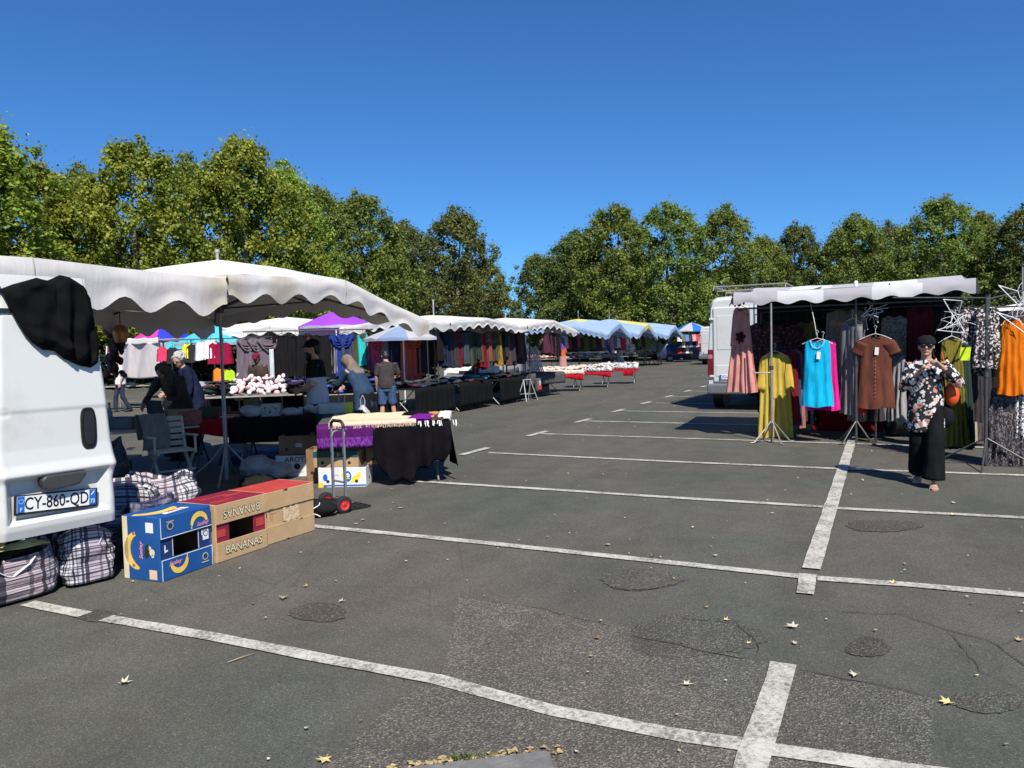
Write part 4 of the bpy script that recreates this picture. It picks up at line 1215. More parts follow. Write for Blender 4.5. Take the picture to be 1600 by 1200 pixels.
# ================================================================== the van at the left with its rear door swung open
DAZ = rad(9.0)
dt_ = Vector((math.sin(DAZ), math.cos(DAZ), 0)); dn = Vector((math.cos(DAZ), -math.sin(DAZ), 0)); DC = Vector((-4.675, .20, 0))
def onD(q, off=0.0):
    """point on the open door seen at photo pixel q"""
    d = Vector(_f*FPX+CR*(q[0]-800)-CU*(q[1]-600)); c = Vector(CAM)
    k = (dn.dot(DC)-dn.dot(c))/dn.dot(d); return c+d*k+dn*off
vt = van('white van at the left picture edge, its rear door open and showing the number plate', (-5.67, -.40, 0), PI+.02, 4.8, 1.92, 1.98, hood=.85, rear='open', name='white_van', group=None)
mb = MB(); mb.box((0, -.004, 1.22), (1.62, .03, 1.30)); mb.build('dark_load_panel', M('van_dark_inside2', (.02, .02, .022), .8), vt)  # dark panel paints the shaded load space; the body stays uncut
vinv = Matrix.Translation(Vector((-5.67, -.40, 0))) @ Matrix.Rotation(PI+.02, 4, 'Z'); vinv = vinv.inverted()
DW, DZ0, DZ1 = .385, .46, 2.22
def door_outer(u, v):
    z = lerp(DZ0, DZ1, v)
    wr_ = interp(z, [(.46, .385), (.78, .372), (.88, .395), (1.05, .378), (1.46, .355), (1.95, .312), (2.22, .282)])
    wl = -.392+interp(z, [(.46, 0), (1.0, 0), (2.22, .09)])
    s = lerp(wl, wr_, u)
    # profile outward: bulged below the shoulder, number-plate recess, belt ridge
    d = interp(z, [(.46, .00), (.52, .020), (.62, .028), (.84, .030), (.885, .052), (.95, .030), (1.05, .018), (1.30, .012), (1.31, .018), (1.93, -.02), (2.22, -.075)])
    ex = min(u, 1-u); d -= .03*max(0, 1-ex/.045)**2
    rx = min(max((s+.350)/.05, 0), 1)*min(max((.325-s)/.05, 0), 1); rzv = min(max((z-.555)/.03, 0), 1)*min(max((.865-z)/.022, 0), 1)
    d -= .066*min(rx, rzv)**1.0 if min(rx, rzv) > 0 else 0
    if s < -.30 and z < 1.33 and z > 1.28: d -= .004
    return vinv @ (DC+dt_*s+dn*d+Vector((0, 0, z)))
mb = MB(); mb.grid(door_outer, 64, 150)
def door_inner(u, v):
    z = lerp(DZ0, DZ1, v); s = lerp(-.392+interp(z, [(.46, 0), (1.0, 0), (2.22, .09)]), interp(z, [(.46, .385), (.78, .372), (.88, .395), (1.46, .355), (2.22, .282)]), u)
    return vinv @ (DC+dt_*s+dn*(interp(z, [(.46, -.04), (1.3, -.05), (2.22, -.11)])-(.0 if 0 < u < 1 else -.02))+Vector((0, 0, z)))
mb.grid(door_inner, 10, 20, flip=True)
def ring(f): return [f(u/64, 0) for u in range(65)]
for v0 in (0, 1):
    a = [door_outer(k/20, v0) for k in range(21)]; b = [door_inner(k/20, v0) for k in range(21)]
    mb.add(a+b, [((k, k+1, 21+k+1, 21+k) if v0 else (k+1, k, 21+k, 21+k+1)) for k in range(20)])
for u0 in (0, 1):
    a = [door_outer(u0, k/60) for k in range(61)]; b = [door_inner(u0, k/60) for k in range(61)]
    mb.add(a+b, [((k+1, k, 61+k, 61+k+1) if u0 else (k, k+1, 61+k+1, 61+k)) for k in range(60)])
door = mb.build('rear_door', WHITEP, vt, smooth=50)
def dfr(s, z, off): return (vinv @ (DC+dt_*s+dn*off+Vector((0, 0, z))), vinv.to_3x3() @ dt_, Vector((0, 0, 1)), vinv.to_3x3() @ dn)
def dbox(name, s, z, w, h, d, off, m, bev, par=door):
    o, ex, ey, ez = dfr(s, z, off); mb = MB()
    mb.prism(rect(-w/2, -h/2, w/2, h/2), (o, ex, ey, ez), d); return mb.build(name, m, par, bevel=bev, seg=3)
# oval black handle
mb = MB(); o, ex, ey, ez = dfr(.205, 1.155, .012)
mb.prism([(math.copysign(abs(math.cos(a))**.6, math.cos(a))*.055, math.copysign(abs(math.sin(a))**.55, math.sin(a))*.148) for a in [2*PI*k/28 for k in range(28)]], (o, ex, ey, ez), .02)
mb.build('door_handle', M('gloss_black', (.012, .012, .012), .15, spec=.6), door, bevel=.008)
mb = MB(); o, ex, ey, ez = dfr(.205, 1.155, .034)
mb.prism([(math.copysign(abs(math.cos(a))**.6, math.cos(a))*.036, math.copysign(abs(math.sin(a))**.55, math.sin(a))*.118) for a in [2*PI*k/28 for k in range(28)]], (o, ex, ey, ez), .006)
mb.build('handle_grip', BLACKPL, door, bevel=.004)
# plate, tilted as in its recess
pr = rad(-3.6)
def pf(s, z, off):
    o, ex, ey, ez = dfr(s, z, off)
    return o, ex*math.cos(pr)+ey*math.sin(pr), ey*math.cos(pr)-ex*math.sin(pr), ez
def pl(name, poly, off, d, m, bev=0): 
    mb = MB(); mb.prism(poly, pf(-.02, .672, off), d); return mb.build(name, m, door, bevel=bev)
pl('plate_frame', rect(-.275, -.070, .275, .064), -.012, .012, BLACKPL, .004)
pl('license_plate', rect(-.26, -.052, .26, .056), .002, .002, PLATEW)
pl('plate_band', rect(-.259, -.051, -.214, .055), .005, .001, PLATEB); pl('plate_band', rect(.214, -.051, .259, .055), .005, .001, PLATEB)
mb = MB(); text_into(mb, 'CY-860-QD', .118, pf(-.022, .672, .005), .010, sx=.72); mb.build('plate_lettering', INKK, door)
mb = MB(); o, ex, ey, ez = pf(-.02, .672, .0068)
text_into(mb, 'F', .035, (o+ex*(-.236)-ey*.032, ex, ey, ez), .008); text_into(mb, '73', .040, (o+ex*.237-ey*.026, ex, ey, ez), .008, sx=.85)
for k in range(12):
    a = 2*PI*k/12; mb.prism(circ(-.236+.014*math.cos(a), .022+.014*math.sin(a), .0022, 6), (o, ex, ey, ez), .0006)
mb.prism([(.222, .020), (.232, .020), (.252, .046), (.244, .046)], (o, ex, ey, ez), .0006)
mb.build('plate_lettering', INKW, door)
# black grip lip above the plate, window strip and seal
mb = MB(); o, ex, ey, ez = dfr(.02, .835, -.022); mb.prism([(-.16, .005), (-.15, -.05), (-.11, -.078), (.09, -.062), (.14, .0), (.13, .028), (-.13, .03)], (o, ex, ey, ez), .085); mb.build('grip', M('grip_grey', (.045, .045, .045), .5, .1, 20), door, bevel=.014, seg=3)
mb = MB()
for a, b in ((-.40, .318),):
    mb.add([vinv @ (DC+dt_*s+dn*o_+Vector((0, 0, z))) for s in (a+.075, b) for z, o_ in ((1.965, -.016), (1.992, -.019))], [(0, 2, 3, 1)])
mb.build('window_strip', BLACKPL, door, solid=.008)
mb = MB()
mb.tube([vinv @ (DC+dt_*(-.40+interp(z, [(.46, 0), (1.0, 0), (2.22, .09)]))+dn*-.03+Vector((0, 0, z))) for z in (.5, .9, 1.3, 1.7, 2.18)], .014, 8); mb.build('door_seal', RUBBER, door, smooth=60)
for z in (.72, 1.7): dbox('hinge', -.405, z, .05, .09, .05, -.05, WHITEP, .01)
# black jacket thrown over the top of that door
JKT = cloth('black_jacket_cloth', (.0065, .0065, .007), .35, .95)
TOPb = [(2, 455), (30, 446), (60, 437), (80, 441), (95, 433), (112, 436), (128, 446), (138, 458)]
BOT = [(48, 534), (66, 546), (84, 548), (98, 560), (112, 566), (126, 572), (140, 574), (151, 566)]
LEFT = [(2, 455), (8, 470), (24, 500), (36, 520), (48, 534)]
RIGHT = [(138, 458), (143, 490), (149, 520), (153, 545), (151, 566)]
def pol(P, t):
    k = min(int(t*(len(P)-1)), len(P)-2); f = t*(len(P)-1)-k
    return Vector((lerp(P[k][0], P[k+1][0], f), lerp(P[k][1], P[k+1][1], f)))
def jk(u, v):
    tp, bt, lf, rt = pol(TOPb, u), pol(BOT, u), pol(LEFT, v), pol(RIGHT, v)
    p = tp.lerp(bt, v)+lf.lerp(rt, u)-(Vector(TOPb[0])*(1-u)*(1-v)+Vector(TOPb[-1])*u*(1-v)+Vector(BOT[0])*(1-u)*v+Vector(BOT[-1])*u*v)
    fo = (.018 if u < .42 else .03)*math.sin(u*23+v*6+1.5*mnoise.noise((u*3, v*3, 1)))*(.3+v)*(.35 if u < .42 else 1.0)+.03*mnoise.noise((u*6, v*5, 4))+(.03 if u > .45 else 0)*math.exp(-((u-.55)/.12)**2)
    ed = min(u, 1-u, (1-v)); off = .012+.045*min(1, ed*6)+fo*min(1, ed*8)
    q = onD(p, off)
    if v < .06: q = q-dn*(.10*(1-v/.06))+Vector((0, 0, .012))
    return q
mb = MB(); mb.grid(jk, 70, 44)
tag(mb.build('jacket', JKT, smooth=180, solid=.008), 'black jacket hung over the top of the open white van door', 'jacket')

# ================================================================== fruit boxes on the asphalt
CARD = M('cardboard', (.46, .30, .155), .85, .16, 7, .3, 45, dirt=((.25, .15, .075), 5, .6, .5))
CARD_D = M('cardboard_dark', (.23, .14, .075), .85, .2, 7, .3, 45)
CARD_IN = M('cardboard_inside', (.20, .12, .06), .9, .2, 7)
BXBLUE = M('box_print_blue', (.010, .080, .27), .55, .2, 5, .2, 30, dirt=((.10, .22, .42), 6, .66, .4))
BXBLUE_D = M('box_print_navy', (.012, .035, .13), .55, .2, 5, .2, 30)
BXRED = M('box_print_red', (.46, .05, .042), .6, .2, 5, .2, 30)
BXMAR = M('box_print_maroon', (.22, .012, .035), .6, .2, 5, .2, 30)
BXYEL = M('print_banana_yellow', (.80, .52, .10), .55, .2, 9)
BXPINK = M('print_pink', (.80, .12, .22), .55); BXCRM = M('print_cream', (.72, .62, .40), .6); BXWH = M('print_white', (.78, .78, .76), .55)
def banana(cx, cy, r, a0, a1, w):
    """outline of a curved banana with its stalk"""
    out = []; inn = []
    for k in range(13):
        t = k/12; a = lerp(a0, a1, t); ww = w*(.30+.70*math.sin(PI*min(.97, max(.06, t)))**.6)
        if k == 12: ww = w*.22
        out.append((cx+(r+ww/2)*math.cos(a), cy+(r+ww/2)*math.sin(a))); inn.append((cx+(r-ww/2)*math.cos(a), cy+(r-ww/2)*math.sin(a)))
    return out+inn[::-1]
def fixccw(p):
    a = sum(x0*y1-x1*y0 for (x0, y0), (x1, y1) in zip(p, p[1:]+p[:1])); return p if a > 0 else p[::-1]
def fruit_box(label, c, rz, L, D, H, skin, hole, flaps, seed=1):
    """a banana box on its side: open bottom with two flaps towards +X, hollow. c is the near lower corner centre"""
    t = thing('fruit_box', label, 'box', c, rz, 'fruit boxes lying by the van')
    th = .012; rr = Rn(seed)
    for nm, cc, dd in (('side_panel', (-D/2, -L/2+th/2, H/2), (D, th, H)), ('side_panel', (-D/2, L/2-th/2, H/2), (D, th, H)), ('side_panel', (-D/2, 0, th/2), (D, L-2*th, th)), ('top_panel', (-D/2, 0, H-th/2), (D, L-2*th, th)), ('back_panel', (-D+th/2, 0, H/2), (th, L-2*th, H-2*th)), ('inner_lining', (-D/2, 0, th+.002), (D-.04, L-2*th-.004, .003)), ('inner_lining', (-D+th+.003, 0, H/2), (.003, L-2*th-.004, H-2*th-.004)), ('inner_lining', (-D/2, L/2-th-.003, H/2), (D-.04, .003, H-2*th-.01))):
        mb = MB(); mb.box(cc, dd); mb.build(nm, [CARD_IN if nm == 'inner_lining' else skin.get(nm, skin['body'])], t, bevel=.005)
    fh = H*.335
    for k, z in enumerate((fh/2+.004, H-fh/2-.004)):
        mb = MB(); mb.box((.004, 0, z), (.010, L-.006, fh), rot=Matrix.Rotation((-1 if k else 1)*.02, 3, 'Y')); mb.build('flap', flaps, t, bevel=.003)
    if hole:
        for s in (-1, 1):
            mb = MB(); mb.box((-.008, s*(L/2-L*.125-.005), H/2), (.008, L*.25, H*.36)); mb.build('inner_flap', skin['inner'], t, bevel=.002)
    else:
        mb = MB(); mb.box((-.006, 0, H/2), (.010, L-.01, H*.36)); mb.build('inner_flap', skin['inner'], t, bevel=.002)
    return t
def front(H, L): return (Vector((.0112, -L/2, 0)), Vector((0, 1, 0)), Vector((0, 0, 1)), Vector((1, 0, 0)))
def decal(par, name, polys, fr, m, off=0.0, d=.001):
    o, ex, ey, ez = fr
    for p in polys:
        mb = MB(); mb.prism(fixccw(p), (o+ez*off, ex, ey, ez), d); mb.build(name, m, par)
bxb = fruit_box('blue printed banana box lying on its side, nearest of the three by the van', (-4.30, .92, 0), rad(2), .50, .37, .475, {'body': BXBLUE, 'inner': BXBLUE_D, 'back_panel': CARD}, True, BXBLUE)
H, L = .475, .50; fr = front(H, L); fr = (fr[0]+Vector((.001, 0, 0)), fr[1], fr[2], fr[3])
def sh(p, dx, dy): return [(x+dx, y+dy) for x, y in p]
decal(bxb, 'edge_print', [rect(.004, .155, .496, .160), rect(.004, .316, .496, .321), rect(.004, .004, .009, .155), rect(.004, .321, .009, .470), rect(.490, .004, .495, .155)], fr, BXWH)
decal(bxb, 'edge_print', [rect(.12, .165, .125, .312), rect(.37, .165, .375, .312)], (fr[0]-Vector((.015, 0, 0)), fr[1], fr[2], fr[3]), BXWH)
decal(bxb, 'banana_print', [banana(.165, .125, .075, rad(185), rad(368), .042), banana(.375, .355, .075, rad(10), rad(186), .042)], fr, BXYEL)
decal(bxb, 'banana_print', [rect(.238, .135, .247, .152), rect(.292, .330, .301, .346)], fr, BXCRM, .0004)
decal(bxb, 'seal_print', [circ(.42, .09, .030), rect(.385, .042, .455, .052), circ(.095, .40, .030), rect(.06, .428, .13, .436)], fr, M('print_gold', (.42, .36, .22), .6))
decal(bxb, 'seal_print', [circ(.42, .09, .021), circ(.095, .40, .021)], fr, BXBLUE_D, .0008)
decal(bxb, 'sticker', [rect(.405, .255, .465, .30), rect(.415, .215, .475, .30)], (fr[0]-Vector((.014, 0, 0)), fr[1], fr[2], fr[3]), BXWH)
decal(bxb, 'sticker_print', [circ(.445, .262, .022), ], (fr[0]-Vector((.0135, 0, 0)), fr[1], fr[2], fr[3]), INKK, .0006)
decal(bxb, 'sticker_print', [circ(.445, .262, .016), ], (fr[0]-Vector((.0135, 0, 0)), fr[1], fr[2], fr[3]), BXWH, .0012)
decal(bxb, 'letter_print', [[(.045, .205), (.075, .212), (.075, .225), (.055, .220), (.055, .262), (.045, .26)]], (fr[0]-Vector((.014, 0, 0)), fr[1], fr[2], fr[3]), BXWH)
for m_, dd, b_ in ((BXWH, 0.0, .02), (BXPINK, .0008, .003)):
    mb = MB(); o, ex, ey, ez = fr
    text_into(mb, 'Sunbay', .042, (o+ex*.125+ey*.118+ez*(.0012+dd), (ex*.98+ey*.05), ey, ez), b_, shear=.35)
    text_into(mb, 'Sunbay', .042, (o+ex*.405+ey*.352+ez*(.0012+dd), (ex*.98+ey*.05), ey, ez), b_, shear=.35); mb.build('brand_print', m_, bxb)
# its end face towards the camera, and its top
fe = (Vector((-.37, -.2508, 0)), Vector((1, 0, 0)), Vector((0, 0, 1)), Vector((0, -1, 0)))
decal(bxb, 'banana_print', [banana(.18, .22, .135, rad(112), rad(262), .062)], fe, BXYEL)
decal(bxb, 'banana_print', [sh(circ(0, 0, .012, 12), .115, .345), circ(.105, .105, .013, 12)], fe, CARD_D, .0006)
decal(bxb, 'sticker', [rect(.24, .36, .315, .435)], fe, BXWH); decal(bxb, 'sticker', [rect(.26, .015, .335, .085)], fe, M('sticker_peach', (.80, .55, .38), .6))
decal(bxb, 'hand_hole', [[(.215, .19), (.235, .165), (.265, .19), (.275, .24), (.255, .275), (.23, .26)]], fe, M('hole_dark', (.02, .015, .01), .9))
decal(bxb, 'seal_print', [circ(.295, .215, .026), circ(.27, .245, .016), circ(.30, .19, .014)], fe, BXCRM)
decal(bxb, 'edge_print', [rect(.004, .004, .055, .47)], fe, BXCRM)
for m_, dd, b_ in ((BXWH, 0.0, .02), (BXPINK, .0008, .003)):
    mb = MB(); o, ex, ey, ez = fe; text_into(mb, 'Sunbay', .045, (o+ex*.185+ey*.22+ez*(.0012+dd), ey, -ex, ez), b_, shear=.35); mb.build('brand_print', m_, bxb)
ft = (Vector((-.42, -.25, .4755)), Vector((0, 1, 0)), Vector((-1, 0, 0)), Vector((0, 0, 1))); ft = (Vector((0, -.25, .4755)), Vector((0, 1, 0)), Vector((-1, 0, 0)), Vector((0, 0, 1)))
decal(bxb, 'banana_print', [banana(.20, .36, .20, rad(205), rad(322), .09)], ft, BXYEL)
decal(bxb, 'brand_print', [[(.12, .06), (.38, .09), (.36, .15), (.14, .13)]], ft, BXWH)
mb = MB(); o, ex, ey, ez = ft; text_into(mb, 'Sunbay', .055, (o+ex*.25+ey*.108+ez*.002, ex, ey, ez), .004, shear=.35); mb.build('brand_print', BXPINK, bxb)

bx2 = fruit_box('brown banana box with BANANAS printed on both flaps, middle of the three by the van', (-4.285, 1.475, 0), rad(-1), .55, .42, .465, {'body': CARD, 'inner': BXMAR, 'top_panel': BXMAR}, True, CARD, 2)
f2 = front(.465, .55); f2 = (f2[0]+Vector((.001, 0, 0)), f2[1], f2[2], f2[3]); o, ex, ey, ez = f2
for mm, of, bo in ((INKK, .0008, .045), (BXCRM, .0016, .004)):
    mb = MB(); text_into(mb, 'BANANAS', .092, (o+ex*.28+ey*.088+ez*of, ex, ey, ez), bo, sx=.95)
    text_into(mb, 'BANANAS', .092, (o+ex*.27+ey*.378+ez*of, -ex, -ey, ez), bo, sx=.95); mb.build('box_lettering', mm, bx2)
decal(bx2, 'label_print', [rect(.015, .20, .10, .26), rect(.43, .20, .52, .27)], (f2[0]-Vector((.013, 0, 0)), f2[1], f2[2], f2[3]), BXRED)
decal(bx2, 'top_print', [rect(.06, .05, .20, .07), rect(.06, .10, .30, .12), rect(.30, .20, .48, .24), rect(.10, .26, .4, .28)], (Vector((0, -.275, .4655)), Vector((0, 1, 0)), Vector((-1, 0, 0)), Vector((0, 0, 1))), BXRED)
bx3 = fruit_box('plain brown box with a torn label and a red top, farthest by the van', (-4.30, 2.075, 0), rad(-2), .60, .42, .455, {'body': CARD, 'inner': CARD, 'top_panel': BXRED}, False, CARD, 3)
f3 = front(.455, .60); f3 = (f3[0]-Vector((.008, 0, 0)), f3[1], f3[2], f3[3])
mb = MB(); o, ex, ey, ez = f3
def torn(u, v): return o+ex*lerp(.20, .40, u)+ey*(lerp(.16, .285, v)+.008*math.sin(u*17))+ez*(.003+.010*abs(mnoise.noise((u*7, v*6, 2))))
mb.grid(torn, 22, 14); mb.build('torn_label', M('torn_card', (.56, .42, .26), .9, .2, 30), bx3, smooth=60)
decal(bx3, 'stamp_print', [rect(.05, .20, .052, .26), rect(.06, .20, .062, .26), rect(.075, .20, .077, .26), rect(.045, .265, .12, .267)], f3, BXRED)
decal(bx3, 'tear', [[(.20, .452), (.25, .44), (.26, .455)], [(.02, .30), (.09, .31), (.03, .306)], [(.40, .155), (.42, .148), (.44, .158)], [(.20, .004), (.25, .016), (.28, .004)]], (f3[0]+Vector((.0095, 0, 0)), f3[1], f3[2], f3[3]), M('hole_dark', (.02, .015, .01), .9))

# ================================================================== plaid bags
def plaid(name, base, dark, tint, k=26, use='uv'):
    m, N, L = nodes_of(name)
    v = N.new('ShaderNodeTexCoord').outputs['UV']; s = sepxyz(N, L, v)
    st = [(0, 1.0), (.06, .06), (.17, 1.0), (.28, .35), (.34, 1.0), (.48, .08), (.56, 1.0), (.60, .08), (.67, 1.0), (.82, .35), (.88, 1.0)]
    def bands(c, kk): return ramp(N, L, maths(N, L, 'FRACT', maths(N, L, 'MULTIPLY', c, kk)), st, 'CONSTANT')
    c = mix(N, L, 1.0, bands(s[0], k*.42), bands(s[1], k*.30), 'MULTIPLY')
    tn = ramp(N, L, maths(N, L, 'FRACT', maths(N, L, 'MULTIPLY', s[0], k*.14)), [(0, base), (.55, tint), (.75, base)], 'CONSTANT')
    col = mix(N, L, c, dark, tn)
    n = noise(N, L, tc(N), 14, 4)
    return finish(m, N, L, col, .5, n, .4, .012, spec=.35)
PLAID = plaid('plaid_white', (.50, .48, .51), (.022, .02, .035), (.44, .37, .42), 15)
PLAID_P = plaid('plaid_pink', (.46, .42, .44), (.03, .025, .04), (.42, .34, .35), 15)
PLAID_N = plaid('plaid_navy', (.045, .050, .11), (.012, .013, .035), (.06, .06, .13), 24)
PLAID_G = plaid('plaid_grey', (.10, .10, .11), (.025, .025, .03), (.08, .08, .09), 24)
STRAP = M('bag_strap', (.66, .62, .64), .6, .15, 40)
def bag(label, loc, rz, w, d, h, m, seed, full=.8, open_=.85, lean=(0, 0), contents=None, straps=True, cr=.024, name='plaid_bag', cat='bag', group='plaid carrier bags on the ground'):
    t = thing(name, label, cat, loc, rz, group); rr = Rn(seed)
    def ringp(a, sx, sy, e=.55): return Vector((sx*math.copysign(abs(math.cos(a))**e, math.cos(a)), sy*math.copysign(abs(math.sin(a))**e, math.sin(a)), 0))
    def f(u, v):
        a = 2*PI*u
        if v < .12: k = v/.12; sx, sy, z = w/2*k*.96, d/2*k*.96, .004+.02*k*k
        elif v < .86:
            k = (v-.12)/.74; bl = 1+.08*math.sin(PI*k); tp = lerp(1, open_, k**2)
            sx, sy, z = w/2*bl*tp, d/2*bl*lerp(1, full, k**1.5), .024+(h-.024)*k*(1-.10*math.cos(2*a+seed)*k)
        else:
            k = (v-.86)/.14; sx, sy = w/2*open_*(1-.10*k), d/2*full*(1-.16*k); z = h*(1-.10*math.cos(2*a+seed))-.09*k
        p = ringp(a, sx, sy); p.z = z
        nz = mnoise.noise((u*9+seed, v*6, seed*.7)); n2 = mnoise.noise((u*26+seed, v*14, seed))
        p += Vector((math.cos(a), math.sin(a), .3))*(cr*nz*1.6+cr*.5*n2)*min(1, v*6)
        k = p.z/h; p += Vector((lean[0]*k, lean[1]*k, 0)); p.z = max(p.z, .004)
        return p
    mb = MB(); mb.grid(f, 72, 40, cu=True); mb.build('sack', m, t, smooth=180)
    if contents:
        mb = MB()
        def g(u, v):
            a = 2*PI*u; p = ringp(a, w/2*open_*.9*v, d/2*full*.84*v, .75); k = 1-v*v
            p.z = h*.88+.10*k*(contents[1])+.035*mnoise.noise((p.x*9, p.y*9, seed)); p += Vector((lean[0]*.9, lean[1]*.9, 0)); return p
        mb.grid(g, 40, 10, cu=True); mb.build('contents', contents[0], t, smooth=180)
    if straps:
        for s in (-1, 1):
            p = []
            for k in range(9):
                x = lerp(-.22, .22, k/8)*w; p.append((x+lean[0]*.8, s*(d/2*full+.02)+lean[1]*.8, h*(.86-.0)-.30*h*math.sin(PI*k/8)*rr.u(.85, 1.1)))
            mb = MB()
            for a, b in zip(p, p[1:]): mb.bar(a, b, .006, .032, up=(0, 1, 0))
            mb.build('strap', STRAP, t, bevel=.002)
    return t
DARKC = cloth('dark_clothes', (.016, .015, .014), .4); OLIVC = cloth('dark_olive_clothes', (.030, .028, .018), .4)
bag('pinkish plaid bag at the lower left, full of dark clothes, a yellow packet on top', (-5.03, -.04, 0), rad(84), .66, .42, .35, PLAID_P, 3, .9, .96, contents=(OLIVC, 1.1), cr=.020)
bag('upright white plaid bag between the pinkish one and the blue fruit box', (-4.90, .50, 0), rad(76), .34, .36, .41, PLAID, 7, .8, .92, contents=(DARKC, .5), cr=.026)
bag('wide dark-lined bag gaping open under the van door', (-5.45, .62, 0), rad(70), .72, .56, .50, PLAID_N, 11, .85, .95, contents=(DARKC, .2), straps=False)
bag('navy checked bag slumped behind the blue fruit box', (-5.00, 1.22, 0), rad(60), .52, .44, .44, PLAID_N, 14, .6, .8, lean=(.0, .05), straps=False)
bag('pale plaid bag lying crumpled beyond the blue box', (-5.75, 1.50, 0), rad(40), .72, .56, .50, PLAID, 19, .55, .72, cr=.045, straps=False)
bag('pale plaid bag with a pointed crumpled top, behind the brown banana box', (-5.85, 2.0, 0), rad(35), .70, .44, .50, PLAID, 23, .35, .75, lean=(-.02, .04), cr=.055)
bag('grey checked bag standing in the shade left of the garden chair', (-8.1, 3.1, 0), rad(30), .46, .36, .62, PLAID_G, 27, .7, .9, straps=False)
pk = thing('packet', 'yellow-green packet on the pinkish plaid bag', 'packet', (-4.84, .02, .385), rad(75))
mb = MB(); mb.grid(lambda u, v: Vector(((u-.5)*.30, (v-.5)*.15, .028*math.sin(PI*u)*math.sin(PI*v)+.006*mnoise.noise((u*6, v*5, 1)))), 16, 10)
mb.grid(lambda u, v: Vector(((u-.5)*.30, (v-.5)*.15, -.02*math.sin(PI*u)*math.sin(PI*v))), 10, 6, flip=True)
mb.build('wrapper', M('packet_yellow', (.62, .58, .20), .35, .25, 12, .3, 40), pk, smooth=180)
mb = MB(); mb.box((.04, 0, .0285), (.09, .07, .002)); mb.build('packet_label', BXCRM, pk)

# ================================================================== hand truck and sack
ht = thing('hand_truck', 'grey folding hand truck with red wheels standing before the towel table', 'hand truck', (-4.63, 3.19, 0), rad(-20))
HTM = M('hand_truck_alu', (.36, .37, .38), .4, .15, 16, metal=.7)
for s in (-1, 1):
    mb = MB(); mb.box((s*.115, 0, .36), (.034, .022, .66)); mb.build('lower_rail', HTM, ht, bevel=.005)
    mb = MB(); mb.box((s*.115, .0, .72), (.024, .014, .30)); mb.build('upper_rail', HTM, ht, bevel=.004)
    for z in (.45, .58): 
        mb = MB(); mb.box((s*.115, -.012, z), (.012, .004, .03)); mb.build('rail_slot', BLACKPL, ht)
    wheel(ht, (s*.17, -.06, .088), .088, .045, rimm=M('red_plastic', (.55, .03, .035), .4), hub=.55)
mb = MB(); mb.tube([(-.115, 0, .86), (-.112, 0, .90), (-.07, 0, .93), (.07, 0, .93), (.112, 0, .90), (.115, 0, .86)], .017, 9); mb.build('handle', BLACKPL, ht, smooth=60)
mb = MB(); mb.tube([(-.115, 0, .76), (-.10, .02, .81), (0, .035, .835), (.10, .02, .81), (.115, 0, .76)], .011, 8); mb.build('handle', ALU, ht, smooth=60)
for z in (.12, .30):
    mb = MB(); mb.tube([(-.115, 0, z), (.115, 0, z)], .011, 8); mb.build('crossbar', HTM, ht, smooth=60)
mb = MB(); mb.tube([(-.19, -.06, .088), (.19, -.06, .088)], .009, 8); mb.build('axle', STEEL_D, ht, smooth=60)
mb = MB(); mb.box((0, -.03, .10), (.20, .06, .05)); mb.build('hinge_block', BLACKPL, ht, bevel=.012)
for x in (-.125, -.042, .042, .125):
    mb = MB(); mb.box((x, .15, .014), (.022, .27, .016)); mb.build('plate_bar', BLACKPL, ht, bevel=.004)
for y in (.02, .15, .28):
    mb = MB(); mb.box((0, y, .020), (.29, .022, .014)); mb.build('plate_bar', BLACKPL, ht, bevel=.004)
sk_ = thing('sack', 'small black drawstring sack with white cords, lying between the boxes and the hand truck', 'sack', (-4.66, 2.86, 0), .4)
mb = MB(); mb.ball((0, 0, .085), (.20, .13, .095), 22, 14)
mb.v = [tuple(Vector(p)+Vector(p).normalized()*.03*mnoise.noise((p[0]*11, p[1]*11, p[2]*11))) for p in mb.v]
mb.v = [(x, y, max(.004, z)) for x, y, z in mb.v]
mb.build('sack_body', cloth('sack_black', (.014, .014, .015), .3), sk_, smooth=180)
for k in range(3):
    mb = MB(); mb.tube([(-.12+k*.07+.05*math.sin(j*.9+k), -.13+.03*math.cos(j*.8), .02+.02*j) for j in range(8)], .005, 6); mb.build('cord', INKW, sk_, smooth=60)
# ================================================================== tables and goods of the front left stall
BLKV = M('black_velvet', (.0075, .0065, .0085), .95, .5, 5, .4, 60, spec=.05)
BLKC = cloth('black_table_cloth', (.010, .010, .010), .3)
REDC = cloth('red_table_cloth', (.42, .012, .030), .25)
GREYC = cloth('grey_table_cloth', (.075, .075, .078), .2)
GRNC = cloth('petrol_cloth', (.015, .055, .065), .25)
WOODT = M('table_board', (.30, .27, .23), .7, .25, 6)
PALET = M('table_white', (.46, .43, .38), .6, .12, 6)
BLUET = M('tarp_blue', (.018, .030, .10), .5, .3, 3, .4, 14)
PLAST = M('plastic_bag_white', (.72, .72, .72), .35, .12, 12, .4, 30, trans=.25)
PLASTG = M('plastic_bag_grey', (.46, .46, .48), .35, .12, 12, .4, 30, trans=.2)

